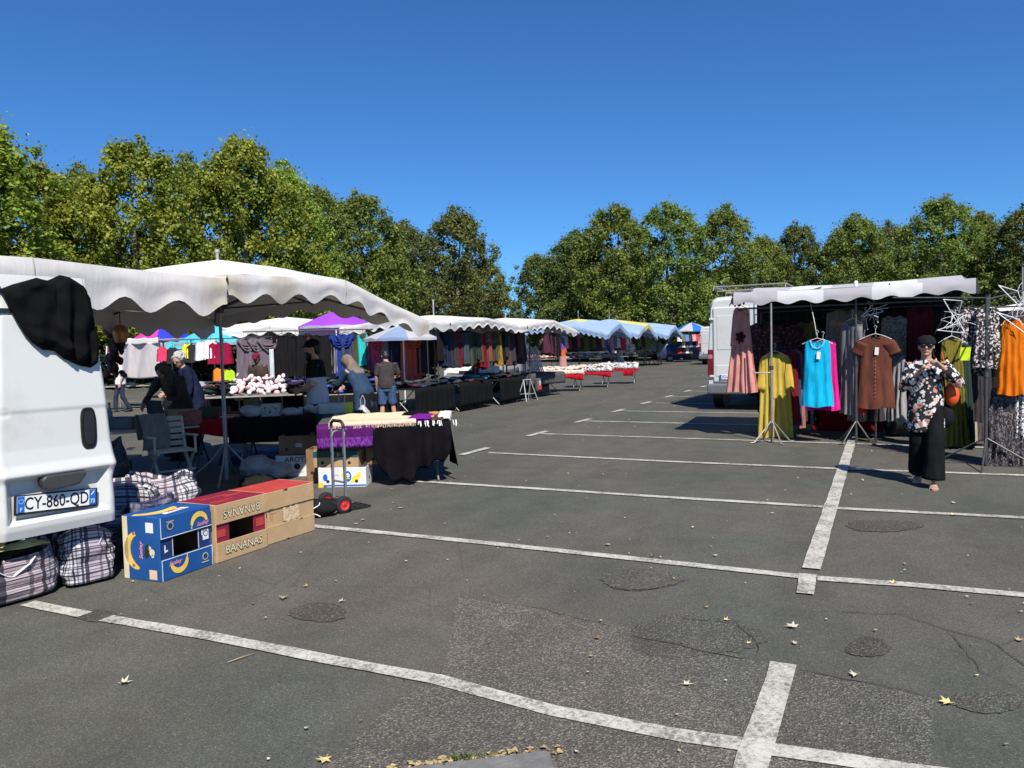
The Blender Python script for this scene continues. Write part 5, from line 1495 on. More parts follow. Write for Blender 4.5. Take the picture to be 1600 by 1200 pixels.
def table(label, c, rz, L, D, H, topm, legm=None, cross=True, name='folding_table', group=None):
    t = thing(name, label, 'table', c, rz, group); legm = legm or STEEL
    mb = MB(); mb.box((0, 0, H-.015), (L, D, .03)); mb.build('tabletop', topm, t, bevel=.006)
    for s in (-1, 1):
        x = s*(L/2-.12)
        if cross:
            for a in (-1, 1):
                mb = MB(); mb.tube([(x-s*.0, a*(D/2-.05), .012), (x+a*.02, -a*(D/2-.08), H-.03)], .013, 7); mb.build('leg', legm, t, smooth=60)
        else:
            for a in (-1, 1):
                mb = MB(); mb.tube([(x, a*(D/2-.06), .012), (x, a*(D/2-.10), H-.03)], .014, 7); mb.build('leg', legm, t, smooth=60)
            mb = MB(); mb.tube([(x, -(D/2-.08), .22), (x, (D/2-.08), .22)], .010, 6); mb.build('stretcher', legm, t, smooth=60)
    return t
def drape(name, label, cat, root, L0, L1, D0, D1, H, front, mats, seed=1, folds=9, amp=.03, nu=60, nv=26, side=None, group=None, thick=.006, wob=.004):
    """cloth over a table in the table's own frame: from back D1 over the top to front D0, hanging front(u) below"""
    rr = Rn(seed); Mx = root.matrix_basis if hasattr(root, 'matrix_basis') else root
    def f(u, v):
        x = lerp(L0, L1, u); h = front(u) if callable(front) else front
        tot = (D1-D0)+h; q = v*tot
        if q <= D1-D0:
            y = D1-q; z = H+.008+wob*mnoise.noise((x*6, y*6, seed)); 
        else:
            k = q-(D1-D0); kk = k/max(h, .01)
            y = D0-.014-(.5+.5*math.sin(folds*PI*u*2+seed+2*mnoise.noise((u*3, seed, 0))))*amp*kk**.7-.012*mnoise.noise((u*8, k*5, seed)); z = H+.004-k
            x += .02*kk*mnoise.noise((u*9, k*3, seed+3))
        return (x, y, z)
    mb = MB(); mb.grid(f, nu, nv)
    o = mb.build(name, mats, smooth=180, solid=thick)
    o.location = root.location; o.rotation_euler = root.rotation_euler
    if label: tag(o, label, cat, group)
    return o
# the towel table, turned a little from the bay lines
TZ = rad(35)
tw = table('folding table at the stall corner under cream, purple and black cloths', (-5.37, 5.10, 0), TZ, 1.52, 1.25, .74, WOODT, group=None)
drape('velvet_cloth', 'black velvet cloth hanging to the ground from the towel table', 'cloth', tw, -.14, .80, -.66, .35, .742, lambda u: interp(u, [(0, .38), (.12, .60), (.22, .69), (.45, .70), (.54, .60), (.72, .50), (.9, .46), (1, .36)])+.02*math.sin(u*30), BLKV, 3, 4, .09, 80, 40)
# the black cloth's free corner hanging over the end
mb = MB()
def endc(u, v):
    y = lerp(-.64, .25, u); k = .56*v*(1-.25*u)
    return (.79+.05*v+.04*math.sin(u*14+1)*v, y, .745-k)
mb.grid(endc, 40, 20); o = mb.build('velvet_end', BLKV, smooth=180, solid=.006); o.location = tw.location; o.rotation_euler = tw.rotation_euler; tag(o, 'black velvet cloth over the right end of the towel table', 'cloth')
PURV = M('purple_towel', (.16, .010, .22), .85, .4, 16, .9, 70, spec=.15)
def purple():
    m, N, L = nodes_of('purple_towel_cloth')
    v = tc(N); n = noise(N, L, mapping(N, L, v, (30, 1, 9)), 1.6, 4, .7)
    s = sepxyz(N, L, v); low = ramp(N, L, s[2], [(.0, 1.0), (.602, 1.0), (.606, 0.0)], 'CONSTANT')
    c = mix(N, L, maths(N, L, 'MULTIPLY', low, ramp(N, L, n, [(.42, 0), (.62, 1)])), (.075, .004, .095), (.22, .05, .38))  # paler violet streaks below the band edge
    return finish(m, N, L, c, .7, n, .6, .02, spec=.2)
PURT = purple()
drape('purple_towel', 'purple velvet towel with a paler lower band hanging over the table front', 'towel', tw, -.80, -.12, -.675, .1, .752, .27, PURT, 5, 3, .02, 50, 30)
def creamm():
    m, N, L = nodes_of('cream_towel_cloth')
    v = tc(N); n = noise(N, L, mapping(N, L, v, (26, 9, 20)), 1.2, 5, .7); s = sepxyz(N, L, v)
    pinkb = ramp(N, L, maths(N, L, 'ADD', s[1], 1.0), [(0, 1.0), (.52, 1.0), (.60, 0.0)])
    c = mix(N, L, maths(N, L, 'MULTIPLY', pinkb, ramp(N, L, n, [(.4, 0), (.6, 1)])), (.68, .60, .40), (.64, .40, .33))
    c = mix(N, L, 1.0, c, ramp(N, L, n, [(.3, .86), (.7, 1.06)]), 'MULTIPLY')
    return finish(m, N, L, c, .9, n, .6, .02, spec=.15)
CREAM = creamm()
cr = drape('cream_towel', 'cream towel with a pinkish fringe spread on the towel table', 'towel', tw, -.66, .38, -.66, .52, .775, .035, CREAM, 7, 5, .012, 60, 30, thick=.02, wob=.012)
mb = MB()
for k in range(110):
    x = lerp(-.65, .37, k/109)+R.u(-.004, .004); mb.bar((x, -.675, .76), (x+R.u(-.008, .008), -.69-R.u(0, .012), .725-R.u(0, .02)), .004, .004)
mb.build('fringe', CREAM, cr, kind='stuff')
gv = drape('grey_cover', 'dark grey cover over the back left of the towel table', 'cover', tw, -.79, -.50, -.50, .64, .765, .05, GREYC, 9, 3, .02, 20, 20)
FOLD = [((.47, -.30, .785), .30, .62, .045, PURV, 'folded purple throw between the cream towel and the tasselled throws', -.2), ((.60, -.05, .775), .16, .90, .05, M('throw_orange', (.55, .26, .05), .8, .3, 20, .5, 50), 'narrow orange folded throw on the towel table', -.18),
 ((.70, -.08, .765), .20, 1.0, .045, M('throw_brown', (.07, .022, .014), .85, .3, 20, .5, 50), 'dark brown folded throw right of the orange one', -.16), ((.78, .02, .77), .18, 1.02, .05, M('throw_white', (.70, .66, .62), .85, .3, 20, .5, 50), 'off-white folded throw with tassels at the end of the towel table', -.12),
 ((.44, .15, .79), .40, .60, .035, BLKV, 'black folded velvet beside the cream towel', -.1)]
for c, w, d, h, m, lab, rz in FOLD:
    mb = MB(); mb.grid(lambda u, v: Vector(((u-.5)*w, (v-.5)*d, h*.5*(1-abs(2*u-1)**6)*(1-abs(2*v-1)**8)+.008*mnoise.noise((u*5, v*7, w*9)))), 16, 24); mb.grid(lambda u, v: Vector(((u-.5)*w, (v-.5)*d, -h*.5)), 2, 2, flip=True)
    p = tw.matrix_basis @ Vector(c); o = mb.build('folded_throw', m, smooth=60, solid=.004); o.location = p; o.rotation_euler = (0, 0, TZ+rz); tag(o, lab, 'throw', 'folded throws on the towel table')
mb = MB()
for k in range(22):
    x = R.choice((.42, .50, .58, .66, .86))+R.u(-.03, .03); b = (x, -.66+.02*math.sin(k), .765)
    mb.bar(b, (x+R.u(-.015, .015), -.70, .765-R.u(.03, .075)), .007, .007)
o = mb.build('tassels', INKW, kind='stuff'); o.location = tw.location; o.rotation_euler = tw.rotation_euler

# cartons under and before the towel table
def carton(label, c, rz, L, D, H, m, rim=None, prints=(), holes=True, tilt=0.0, lidm=None, group='cartons under the stall tables', name='carton'):
    t = thing(name, label, 'box', c, rz, group)
    t.rotation_euler = (tilt, 0, rz)
    mb = MB(); th = .012
    for cc, dd in (((0, -D/2+th/2, H/2), (L, th, H)), ((0, D/2-th/2, H/2), (L, th, H)), ((-L/2+th/2, 0, H/2), (th, D-2*th, H)), ((L/2-th/2, 0, H/2), (th, D-2*th, H)), ((0, 0, th), (L-2*th, D-2*th, th))): mb.box(cc, dd)
    mb.build('walls', m, t, bevel=.004)
    if lidm:
        mb = MB(); mb.box((0, 0, H-.055), (L+.014, D+.014, .12)); mb.build('lid', lidm, t, bevel=.006)
    if holes:
        for x in (-L*.3, L*.3):
            for y in (-D/2-.0012,):
                mb = MB(); mb.prism(circ(x, H*.3, .020, 14), ((0, y, 0), (1, 0, 0), (0, 0, 1), (0, -1, 0)), .001); mb.build('vent_hole', M('hole_dark', (.02, .015, .01), .9), t)
        mb = MB(); mb.prism(circ(0, H*.35, .020, 14), ((L/2+.0002, 0, 0), (0, 1, 0), (0, 0, 1), (1, 0, 0)), .001); mb.build('vent_hole', M('hole_dark', (.02, .015, .01), .9), t)
    fr = (Vector((-L/2, -D/2-.0005, 0)), Vector((1, 0, 0)), Vector((0, 0, 1)), Vector((0, -1, 0)))
    for nm, polys, mm, off in prints: decal(t, nm, polys, fr, mm, off)
    return t, fr
CARDW = M('white_carton', (.66, .66, .64), .7, .1, 5, .15, 40, dirt=((.5, .47, .4), 5, .62, .4))
BLUEP = M('print_blue', (.01, .11, .48), .5); YELP = M('print_yellow', (.80, .62, .03), .5)
c1, fr = carton('white banana carton with a blue oval and yellow banana print, beneath the tan carton', (-5.52, 4.46, 0), rad(24), .58, .38, .24, CARDW, prints=[
 ('edge_print', [rect(.0, .012, .58, .030), rect(.0, .0, .10, .012)], BLUEP, 0), ('edge_print', [rect(.0, .0, .06, .06)], YELP, .0006),
 ('banana_print', [banana(.40, .20, .11, rad(195), rad(350), .065)], YELP, .0005), ('oval_print', [circ(.36, .13, .052, 24, .075)], BXWH, .001), ('oval_print', [circ(.36, .13, .045, 24, .067)], BLUEP, .002),
 ('oval_print', [circ(.085, .12, .028, 20, .042)], BLUEP, .001), ('oval_print', [circ(.225, .15, .026, 20, .012)], M('print_grey', (.5, .5, .5), .6), .001)])
decal(c1, 'emblem_print', [rect(.335, .125, .385, .135), circ(.345, .15, .010), circ(.36, .158, .012), circ(.375, .15, .010)], fr, BXWH, .003)
decal(c1, 'emblem_print', [circ(.36, .112, .010, 12), circ(.345, .105, .007), circ(.375, .105, .007)], fr, YELP, .003)
carton('tan carton with a dark green band, tilted on the white banana carton', (-5.62, 4.50, .245), rad(20), .56, .38, .20, CARD, rad(0), [('band_print', [rect(.0, .125, .56, .2)], M('print_green', (.012, .075, .075), .6), .0005), ('label_print', [rect(.30, .14, .33, .18)], CARD, .002)], tilt=rad(5))
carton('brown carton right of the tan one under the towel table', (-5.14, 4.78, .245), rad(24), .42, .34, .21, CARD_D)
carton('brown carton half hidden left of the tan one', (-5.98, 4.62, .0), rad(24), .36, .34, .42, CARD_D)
c2, fr = carton('white apple carton lettered AROTZ in the shade under the black table', (-6.62, 4.92, 0), rad(28), .56, .40, .28, CARDW, prints=[('fruit_print', [circ(.28, .135, .042)], INKK, .0005), ('strip_print', [rect(.22, .05, .36, .075), rect(.09, .06, .15, .10), rect(.42, .06, .50, .10)], M('print_grey', (.35, .35, .35), .6), .0005)])
mb = MB(); o, ex, ey, ez = fr; text_into(mb, 'AROTZ', .095, (o+ex*.28+ey*.225+ez*.001, ex, ey, ez), .012); mb.build('box_lettering', INKK, c2)
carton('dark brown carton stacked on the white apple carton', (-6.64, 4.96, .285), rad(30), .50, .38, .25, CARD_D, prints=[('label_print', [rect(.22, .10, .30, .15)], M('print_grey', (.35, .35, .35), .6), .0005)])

# black table with boxes and bags on it
bt = table('long folding table with a black cloth behind the apple carton', (-7.05, 5.42, 0), rad(34), 1.75, .80, .74, WOODT, STEEL)
drape('table_cloth', 'black cloth hanging from the long table behind the apple carton', 'cloth', bt, -.88, .89, -.42, .40, .742, .32, BLKC, 11, 8, .03, 70, 26)
def on(tb, x, y, z): return tb.matrix_basis @ Vector((x, y, z))
yb = thing('carton', 'pale carton with a yellow end on the black table, before the bearded man', 'box', on(bt, .52, -.12, .755), rad(30))
mb = MB(); mb.box((-.03, 0, .075), (.36, .26, .15)); mb.build('walls', M('pale_carton', (.50, .50, .47), .7), yb, bevel=.004)
mb = MB(); mb.box((.19, 0, .076), (.085, .264, .153)); mb.build('end_print', M('carton_yellow', (.72, .66, .03), .6), yb, bevel=.004)
gc = drape('petrol_cloth', 'petrol-green folded cloth hanging below the pale carton', 'cloth', bt, .28, .85, -.45, -.1, .755, .12, GRNC, 13, 2, .02, 20, 12)
def blob(label, c, r, m, seed, name='plastic_bag', cat='bag', rough=.35, group='plastic bags', rz=0, knot=False):
    t = MB(); t.ball((0, 0, r[2]*.92), r, 26, 18)
    out = []
    for p in t.v:
        v = Vector(p); n = v-Vector((0, 0, r[2])); d = mnoise.noise((v.x*9/max(r)*.2+seed, v.y*9/max(r)*.2, v.z*9/max(r)*.2))+.6*mnoise.noise((v.x*30/max(r)*.2+seed, v.y*30/max(r)*.2, v.z*30/max(r)*.2))
        v += n.normalized()*d*min(r)*rough; v.z = max(.003, v.z); out.append(tuple(v))
    t.v = out
    if knot: t.lathe([(r[0]*.30, r[2]*1.7), (r[0]*.10, r[2]*2.1), (r[0]*.30, r[2]*2.6), (r[0]*.1, r[2]*2.65)], n=12)
    o = t.build(name, m, smooth=180); o.location = c; o.rotation_euler = (0, 0, rz)
    return tag(o, label, cat, group)
PAPER = M('printed_paper', (.42, .41, .39), .8, .35, 26)
blob('crumpled grey plastic bag on the black table, left of the printed carton', on(bt, -.62, -.18, .755), (.17, .13, .085), PLASTG, 2)
blob('crumpled clear plastic bag right of the printed carton on the black table', on(bt, -.08, -.24, .755), (.16, .10, .06), PLASTG, 5)
blob('heap of white wrapping by the pale carton', on(bt, .22, .05, .755), (.15, .12, .09), PLAST, 8)
carton('grey printed carton standing on the black table', on(bt, -.36, -.10, .755), rad(38), .26, .20, .17, PAPER, holes=False, prints=[('spots', [circ(.05, .12, .012), circ(.12, .06, .015), circ(.2, .11, .012), circ(.16, .14, .008)], INKK, .0005)])
cu = thing('cup', 'small white cup on the black table', 'cup', on(bt, .02, .12, .755)); mb = MB(); mb.lathe([(.026, 0), (.035, .09), (.031, .088), (.024, .01), (0, .01)], n=16); mb.build('cup_body', INKW, cu, smooth=40)
# blue tarp and bags on the ground beneath
mb = MB(); mb.grid(lambda u, v: Vector(((u-.5)*2.3, (v-.5)*.7, .015+.20*(math.sin(PI*v)**.5)*(.8+.3*mnoise.noise((u*5, v*2, 3)))+.03*mnoise.noise((u*15, v*8, 2)))), 50, 20)
o = mb.build('tarp', BLUET, smooth=180); o.location = (-7.5, 6.0, 0); o.rotation_euler = (0, 0, rad(30)); tag(o, 'dark blue tarp lying bunched under the black table', 'tarp')
blob('translucent grey bag on the ground right of the canopy pole foot', (-6.98, 4.52, 0), (.26, .20, .15), PLASTG, 11)
blob('smaller crumpled bag on the ground between the pole foot and the apple carton', (-6.72, 4.58, 0), (.19, .15, .11), PLASTG, 14)
blob('dark cloth bundle lying in the shade behind the plain brown box', (-6.3, 3.75, 0), (.22, .18, .10), DARKC, 17, 'cloth_bundle', 'bundle', group=None)

# red-clothed table in the middle and the pale table at the left
rt = table('folding table with a red cloth beside the canopy pole', (-8.05, 5.05, 0), rad(30), .95, .75, .70, WOODT, STEEL_D)
drape('table_cloth', 'deep red cloth over the small table beside the canopy pole', 'cloth', rt, -.50, .50, -.40, .38, .702, lambda u: .12+.16*u, REDC, 17, 3, .03, 40, 20)
carton('flat printed carton on the red table', on(rt, .12, -.05, .712), rad(26), .38, .28, .10, M('red_brown_carton', (.22, .07, .045), .8), holes=False, prints=[('print_strip', [rect(.04, .03, .32, .05), rect(.10, .06, .30, .07)], BXCRM, .0005)])
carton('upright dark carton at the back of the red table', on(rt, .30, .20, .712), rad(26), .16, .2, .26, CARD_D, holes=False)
carton('long low box at the back left of the red table', on(rt, -.22, .20, .712), rad(26), .40, .2, .16, M('olive_carton', (.08, .08, .055), .8), holes=False)
lt = table('pale trestle table along the left side of the stall', (-8.75, 3.62, 0), rad(64), 2.2, .75, .68, PALET, STEEL_D)
carton('open cardboard carton with one flap up on the pale table', on(lt, .88, -.02, .69), rad(20), .42, .30, .20, CARD, holes=False)
carton('carton with red blotches beside the open one on the pale table', on(lt, 1.02, -.25, .69), rad(20), .22, .22, .19, M('blotched_carton', (.42, .13, .10), .8, .6, 18), holes=False)
mb = MB(); mb.grid(lambda u, v: Vector(((u-.5)*.26, .05*math.sin(u*5+v*3)+(.10*v if v > .5 else 0), .34*(1-v)+.01)), 14, 14); o = mb.build('grey_cloth', GREYC, smooth=180, solid=.006); o.location = on(lt, .60, -.1, .69); o.rotation_euler = (0, 0, rad(20)); tag(o, 'grey cloth hanging over the left side of the open carton', 'cloth')
def bottle(label, c, r, h, m, capm):
    t = thing('bottle', label, 'bottle', c, 0, 'things on the pale table'); mb = MB(); mb.lathe([(r, 0), (r, h*.6), (r*.35, h*.8), (r*.33, h*.93)], n=14); mb.build('bottle_body', m, t, smooth=40)
    mb = MB(); mb.lathe([(r*.4, h*.92), (r*.4, h)], n=12); mb.build('bottle_cap', capm, t); return t
def canister(label, c, rz, w, d, h, m):
    t = thing('canister', label, 'canister', c, rz, 'things on the pale table'); mb = MB(); mb.box((0, 0, h*.42), (w, d, h*.84)); mb.build('tin', m, t, bevel=.015)
    mb = MB(); mb.box((0, 0, h*.92), (w*.5, d*.5, h*.18)); mb.build('tin_cap', m, t, bevel=.01); return t
TIN = M('grey_tin', (.24, .24, .23), .5, .2, 12); TING = M('green_tin', (.012, .055, .03), .45, .2, 12)
canister('grey square canister on the pale table, left of the green one', on(lt, -.52, -.08, .69), .5, .13, .13, .20, TIN)
canister('dark green square canister on the pale table', on(lt, -.22, -.05, .69), .5, .18, .14, .21, TING)
bottle('thin grey bottle at the back of the pale table', on(lt, .12, .22, .69), .035, .34, TIN, STEEL_D)
carton('grey low box on the pale table behind the green canister', on(lt, .22, .12, .69), rad(20), .46, .25, .14, M('grey_box', (.20, .20, .19), .7), holes=False)
bottle('short dark jar on the pale table', on(lt, .44, .18, .69), .05, .15, M('dark_jar', (.02, .02, .02), .3), STEEL_D)
cr_ = thing('crate', 'green plastic crate on a low board at the left of the stall', 'crate', (-9.05, 3.55, .30), rad(25))
GRNP = M('green_plastic', (.01, .24, .09), .4, .15, 20)
for y in (-.15, .15):
    for z in (.03, .09, .15):
        mb = MB(); mb.box((0, y, z), (.46, .012, .035)); mb.build('slat', GRNP, cr_, bevel=.003)
for x in (-.23, .23):
    for z in (.03, .09, .15):
        mb = MB(); mb.box((x, 0, z), (.012, .30, .035)); mb.build('slat', GRNP, cr_, bevel=.003)
    for y in (-.15, .15):
        mb = MB(); mb.box((x, y, .09), (.022, .022, .18)); mb.build('corner_post', GRNP, cr_, bevel=.003)
mb = MB(); mb.box((0, 0, .012), (.45, .30, .012)); mb.build('crate_floor', GRNP, cr_)
lb = table('low white board on short legs behind the chair', (-9.1, 3.6, 0), rad(25), 1.2, .6, .30, PALET, STEEL_D, cross=False)

# white garden chair with a grey garment on its back
CHW = M('chair_white', (.62, .56, .46), .55, .15, 8)
ch = thing('garden_chair', 'white slatted garden armchair with a grey garment over its back, in the stall shade', 'chair', (-7.80, 3.86, 0), rad(-115)); ch.scale = (.94, .94, .94)
for x in (-.24, .24):
    mb = MB(); mb.bar((x, -.30, .0), (x, .18, .44), .035, .03); mb.build('leg', CHW, ch, bevel=.004)
    mb = MB(); mb.bar((x*.9, .24, .0), (x*.9, -.18, .44), .035, .03); mb.build('leg', CHW, ch, bevel=.004)
    mb = MB(); mb.bar((x, -.20, .38), (x, -.34, .88), .035, .025); mb.build('back_post', CHW, ch, bevel=.004)
    mb = MB(); mb.bar((x*1.12, -.30, .63), (x*1.12, .20, .65), .055, .026); mb.build('armrest', CHW, ch, bevel=.008)
    mb = MB(); mb.bar((x*1.1, .15, .42), (x*1.1, .15, .64), .035, .026); mb.build('arm_post', CHW, ch, bevel=.004)
    mb = MB(); mb.bar((x, -.22, .43), (x, .24, .43), .035, .03); mb.build('seat_rail', CHW, ch, bevel=.004)
for k in range(7):
    mb = MB(); mb.box((0, -.19+k*.07, .455), (.50, .055, .018)); mb.build('seat_slat', CHW, ch, bevel=.004)
for k in range(5):
    z = .52+k*.085; mb = MB(); mb.box((0, -.245-(z-.52)*.28, z), (.47, .018, .066), rot=Matrix.Rotation(-.27, 3, 'X')); mb.build('back_slat', CHW, ch, bevel=.004)
mb = MB(); mb.bar((-.23, .23, .20), (.23, .23, .20), .03, .022); mb.build('stretcher', CHW, ch, bevel=.004)
mb = MB()
def cg(u, v):
    x = lerp(-.02, .31, u); q = v*1.0
    if q < .35: y, z = -.37-.01*math.sin(u*9), .55+q*.98
    else: k = q-.35; y, z = -.29+.15*min(1, k*1.7)+.012*math.sin(u*13+1), .895-k*.72
    return Vector((x+.02*math.sin(v*7), y, z+.015*mnoise.noise((u*5, v*5, 1))))
mb.grid(cg, 30, 30); o = mb.build('garment', cloth('grey_garment', (.24, .225, .21), .25), smooth=180, solid=.008); o.location = ch.location; o.rotation_euler = ch.rotation_euler; tag(o, 'grey garment hung over the back of the garden chair', 'garment')

# ------------------------------------------------------------------ people at the front stall
DK = cloth('cloth_black', (.012, .012, .013), .3); NAVY = cloth('cloth_navy', (.014, .018, .045), .25); DENIM = cloth('cloth_denim', (.055, .10, .19), .3)
GREYT = cloth('cloth_light_grey', (.46, .46, .52), .15); BRN = cloth('cloth_brown', (.075, .052, .040), .3); TAUPE = cloth('cloth_taupe', (.20, .155, .125), .25); TEAL = cloth('cloth_blue_grey', (.030, .055, .10), .25)
WHT = cloth('cloth_white', (.74, .74, .74), .1); SHOEB = M('shoe_black', (.015, .015, .015), .5)
def strapbag(t, hd, bend, arm, s):
    mb = MB(); P = [bend((-.12, .10, 1.40)), bend((-.06, .15, 1.28)), bend((.06, .165, 1.10)), bend((.16, .13, .98)), bend((.18, 0, .95))]
    for a, b in zip(P, P[1:]): mb.bar(a, b, .028, .006, up=(0, 1, 0))
    mb.build('bag_strap', SHOEB, t)
pm_ = spot(494, 11.3)
man = person('bearded man in a black cap and black and grey shirt standing behind the black table', pm_, rad(118), 1.80, 'tan', .03, .05, (.10, .15),
  {1: ((.10, .02, -.27), (-.14, .19, -.06), (-1, 0, 0), .8), -1: ((-.09, .0, -.28), (.12, .20, -.08), (1, 0, 0), .8)}, None, 1.14, [DK, GREYT], 'short', .84, 1.05, True, ('trousers', DK), ('shoes', SHOEB), ('cap', 'black', DK), beard=True, extra=strapbag)
wp = spot(568, 12.9)
person('stooping woman in a taupe headscarf and blue-grey coat with a white carrier bag', wp, rad(84), 1.66, 'tan', .42, .3, (.12, .0),
  {1: ((.02, .16, -.22), (-.06, .18, -.06), (-1, 0, 0), .9), -1: ((-.02, .17, -.22), (.08, .17, -.08), (1, 0, 0), .9)}, None, 1.12, TEAL, 'long', .55, 1.15, True, ('skirt', DK), ('shoes', SHOEB), ('hijab', TAUPE))
sp_ = spot(602, 16.2)
person('dark-haired person in grey top and denim shorts, left of the white parasol pole', sp_, rad(30), 1.64, 'tan', .22, .2, (.15, .4),
  {1: ((.08, .06, -.26), (-.05, .22, -.02), (-1, 0, 0), .7)}, {-1: ((-.10, .02, .49), (-.12, -.05, .085), -.2), 1: ((.12, .05, .49), (.17, .02, .085), .2)}, 1.05, cloth('cloth_drab', (.05, .042, .042), .3), 'short', .86, 1.0, True, ('shorts', DENIM), ('shoes', SHOEB), ('short', 'black'))
bw_ = spot(279, 12.2)
person('woman in a brown headscarf and dark coat bending over the pale table', bw_, rad(-172), 1.62, 'tan', .38, .35, (.2, -.1),
  {1: ((.06, .16, -.22), (-.02, .16, -.16), (-1, 0, 0), .6), -1: ((-.10, .10, -.24), (.04, .20, -.10), (1, 0, 0), .6)}, None, 1.2, BRN, 'long', .5, 1.15, True, ('skirt', DK), ('shoes', SHOEB), ('hijab', cloth('cloth_dark_brown', (.13, .085, .062), .3)))
gw = spot(302, 13.4)
person('grey curly-haired woman in a navy top leaning behind the woman in the brown headscarf', gw, rad(150), 1.72, 'fair', .22, .3, (.15, .6),
  {1: ((.10, .06, -.26), (-.02, .2, -.12), (-1, 0, 0), .6)}, None, 1.18, NAVY, 'long', .62, 1.1, True, ('trousers', DK), ('shoes', SHOEB), ('curly', 'grey'))
def tee_print(t, hd, bend, arm, s):
    rr = Rn(5)
    for k in range(4):
        z = 1.30-k*.075; mm = [INKK, INKK, M('print_lime', (.30, .62, .10), .6), M('print_navy', (.03, .03, .12), .6)][k]; mb = MB(); x = -.085
        while x < .075:
            w = rr.u(.016, .03); p = bend((x, .158-abs(x)*.18, z)); mb.box(p, (w, .006, .050)); x += w+.008
        mb.build('shirt_print', mm, t)
cw = spot(186, 22.6)
person('boy in a printed white T-shirt and dark jeans walking at the far left', cw, rad(150), 1.58, 'fair', .0, .04, (.2, -.2), {1: ((.06, -.05, -.26), (.02, .06, -.24), (-1, 0, 0), .5)},
  {1: ((.10, .14, .50), (.10, .16, .09), .1), -1: ((-.10, -.02, .49), (-.10, -.22, .11), -.1)}, .95, WHT, 'short', .86, 1.1, True, ('trousers', cloth('cloth_dark_denim', (.03, .04, .065), .3)), ('shoes', SHOEB), ('hat', 'black', DK), extra=tee_print)
dp = spot(404, 17.5)
person('person in a dark top and dark red cap at the sock stand', dp, rad(200), 1.62, 'brown', .1, .2, (.1, 0), None, None, 1.0, BRN, 'long', .8, 1.0, True, ('trousers', DK), ('shoes', SHOEB), ('cap', 'black', cloth('cloth_maroon', (.16, .012, .03), .2)))
# what they carry
pb = thing('carrier_bag', 'white plastic carrier bag hanging from the stooping woman\'s hand', 'bag', wp+Vector((.18, -.32, .34)), .4)
mb = MB()
def cb(u, v):
    a = 2*PI*u; w = interp(v, [(0, .02), (.08, .15), (.4, .17), (.75, .11), (1, .02)]); return Vector((w*math.cos(a), w*.6*math.sin(a), .42*v+.012*mnoise.noise((math.cos(a)*2, v*6, math.sin(a)*2))))
mb.grid(cb, 30, 16, cu=True); mb.build('bag_body', PLASTG, pb, smooth=180)
for s in (-1, 1):
    mb = MB(); mb.tube([(s*.03, 0, .38), (s*.035, 0, .50), (0, 0, .58)], .008, 6); mb.build('handle', PLASTG, pb, smooth=60)
ct = thing('shopping_trolley', 'grey two-wheeled shopping trolley before the stooping woman', 'trolley', wp+Vector((-.25, -.42, 0)), rad(60))
mb = MB(); mb.box((0, 0, .36), (.32, .22, .48)); mb.build('trolley_bag', M('trolley_grey', (.34, .32, .31), .7, .15, 12), ct, bevel=.04, seg=3)
mb = MB(); mb.tube([(-.05, -.10, .1), (-.05, -.20, .95), (.05, -.20, .95), (.05, -.10, .1)], .010, 7); mb.build('trolley_handle', ALU, ct, smooth=60)
for s in (-1, 1): wheel(ct, (s*.17, -.06, .08), .08, .03)
# ================================================================== hanging clothes
def garment_mb(w0, w1, L, seed=1, neck=.10, nd=.10, folds=5, amp=.035, th=.07, nu=44, nv=16, drop=.07, waist=None, sleeves=None, mb=None, gather=0.0):
    """closed cloth hanging from shoulders at z=0 down to -L; front is -Y"""
    mb = mb or MB()
    def f(u, v):
        s = 4*u-1 if u < .5 else 3-4*u; fr = -1 if u < .5 else 1
        k = v**.85
        w = lerp(w1, w0, k)/2
        if waist: w *= 1-waist*math.exp(-((v-.62)/.16)**2)
        x = s*w; ax = abs(s)*w0/2
        zt = -drop*max(0, (ax-neck))/(max(.01, w0/2-neck))
        if ax < neck: zt -= nd*(1-(ax/neck)**2)*(1 if fr < 0 else .3)
        z = lerp(-L, zt, v)+(.012*math.sin(s*4+seed) if v < .02 else 0)
        y = fr*th/2*math.sqrt(max(0, 1-s*s))*(1+1.0*(1-v))
        y += .007*mnoise.noise((s*9+seed, v*13, fr*3))*(.4+1.2*(1-abs(2*v-1)))
        y += amp*(1-v)**.6*math.sin(folds*PI*s+seed+fr*.8+.9*mnoise.noise((s*2, v*2, seed)))+.015*mnoise.noise((s*4+seed, v*5, fr))
        x += .02*(1-v)*mnoise.noise((s*3, v*3, seed+7))
        if gather: x *= 1-gather*(1-v)*.3
        return (x, y, z)
    mb.grid(f, nu, nv, cu=True)
    return mb
def sleeve_mb(side, w0, ln, wd, ang=.25, drop=.07, seed=0, mb=None):
    mb = mb or MB(); s0 = Vector((side*(w0/2-.05), 0, -drop*.7-.06)); d = Vector((side*math.sin(ang), .0, -math.cos(ang)))
    n = 8; secs = []
    for k in range(n+1):
        t = k/n; p = s0+d*ln*t+Vector((0, .03*math.sin(t*2+seed), 0)); w = wd*(1+.15*t)*(1+.08*mnoise.noise((t*5, seed, side)))
        secs.append((p, w/2, w*.30))
    mb.loft(secs, n=12, cap=.05); return mb
def hanger_into(mb, w=.40, z=0.0, hook=.10, r=.0055, bar=False, y=0.0):
    mb.tube([(-w/2, y, z-.075), (-w*.25, y, z-.02), (0, y, z+.015), (w*.25, y, z-.02), (w/2, y, z-.075)], r, 6)
    mb.tube([(0, y, z+.015), (0, y, z+hook*.6), (.02, y, z+hook*.85), (.0, y, z+hook), (-.02, y, z+hook*.9)], r*.6, 5)
    if bar: mb.tube([(-w/2, y, z-.075), (w/2, y, z-.09)], r, 6)
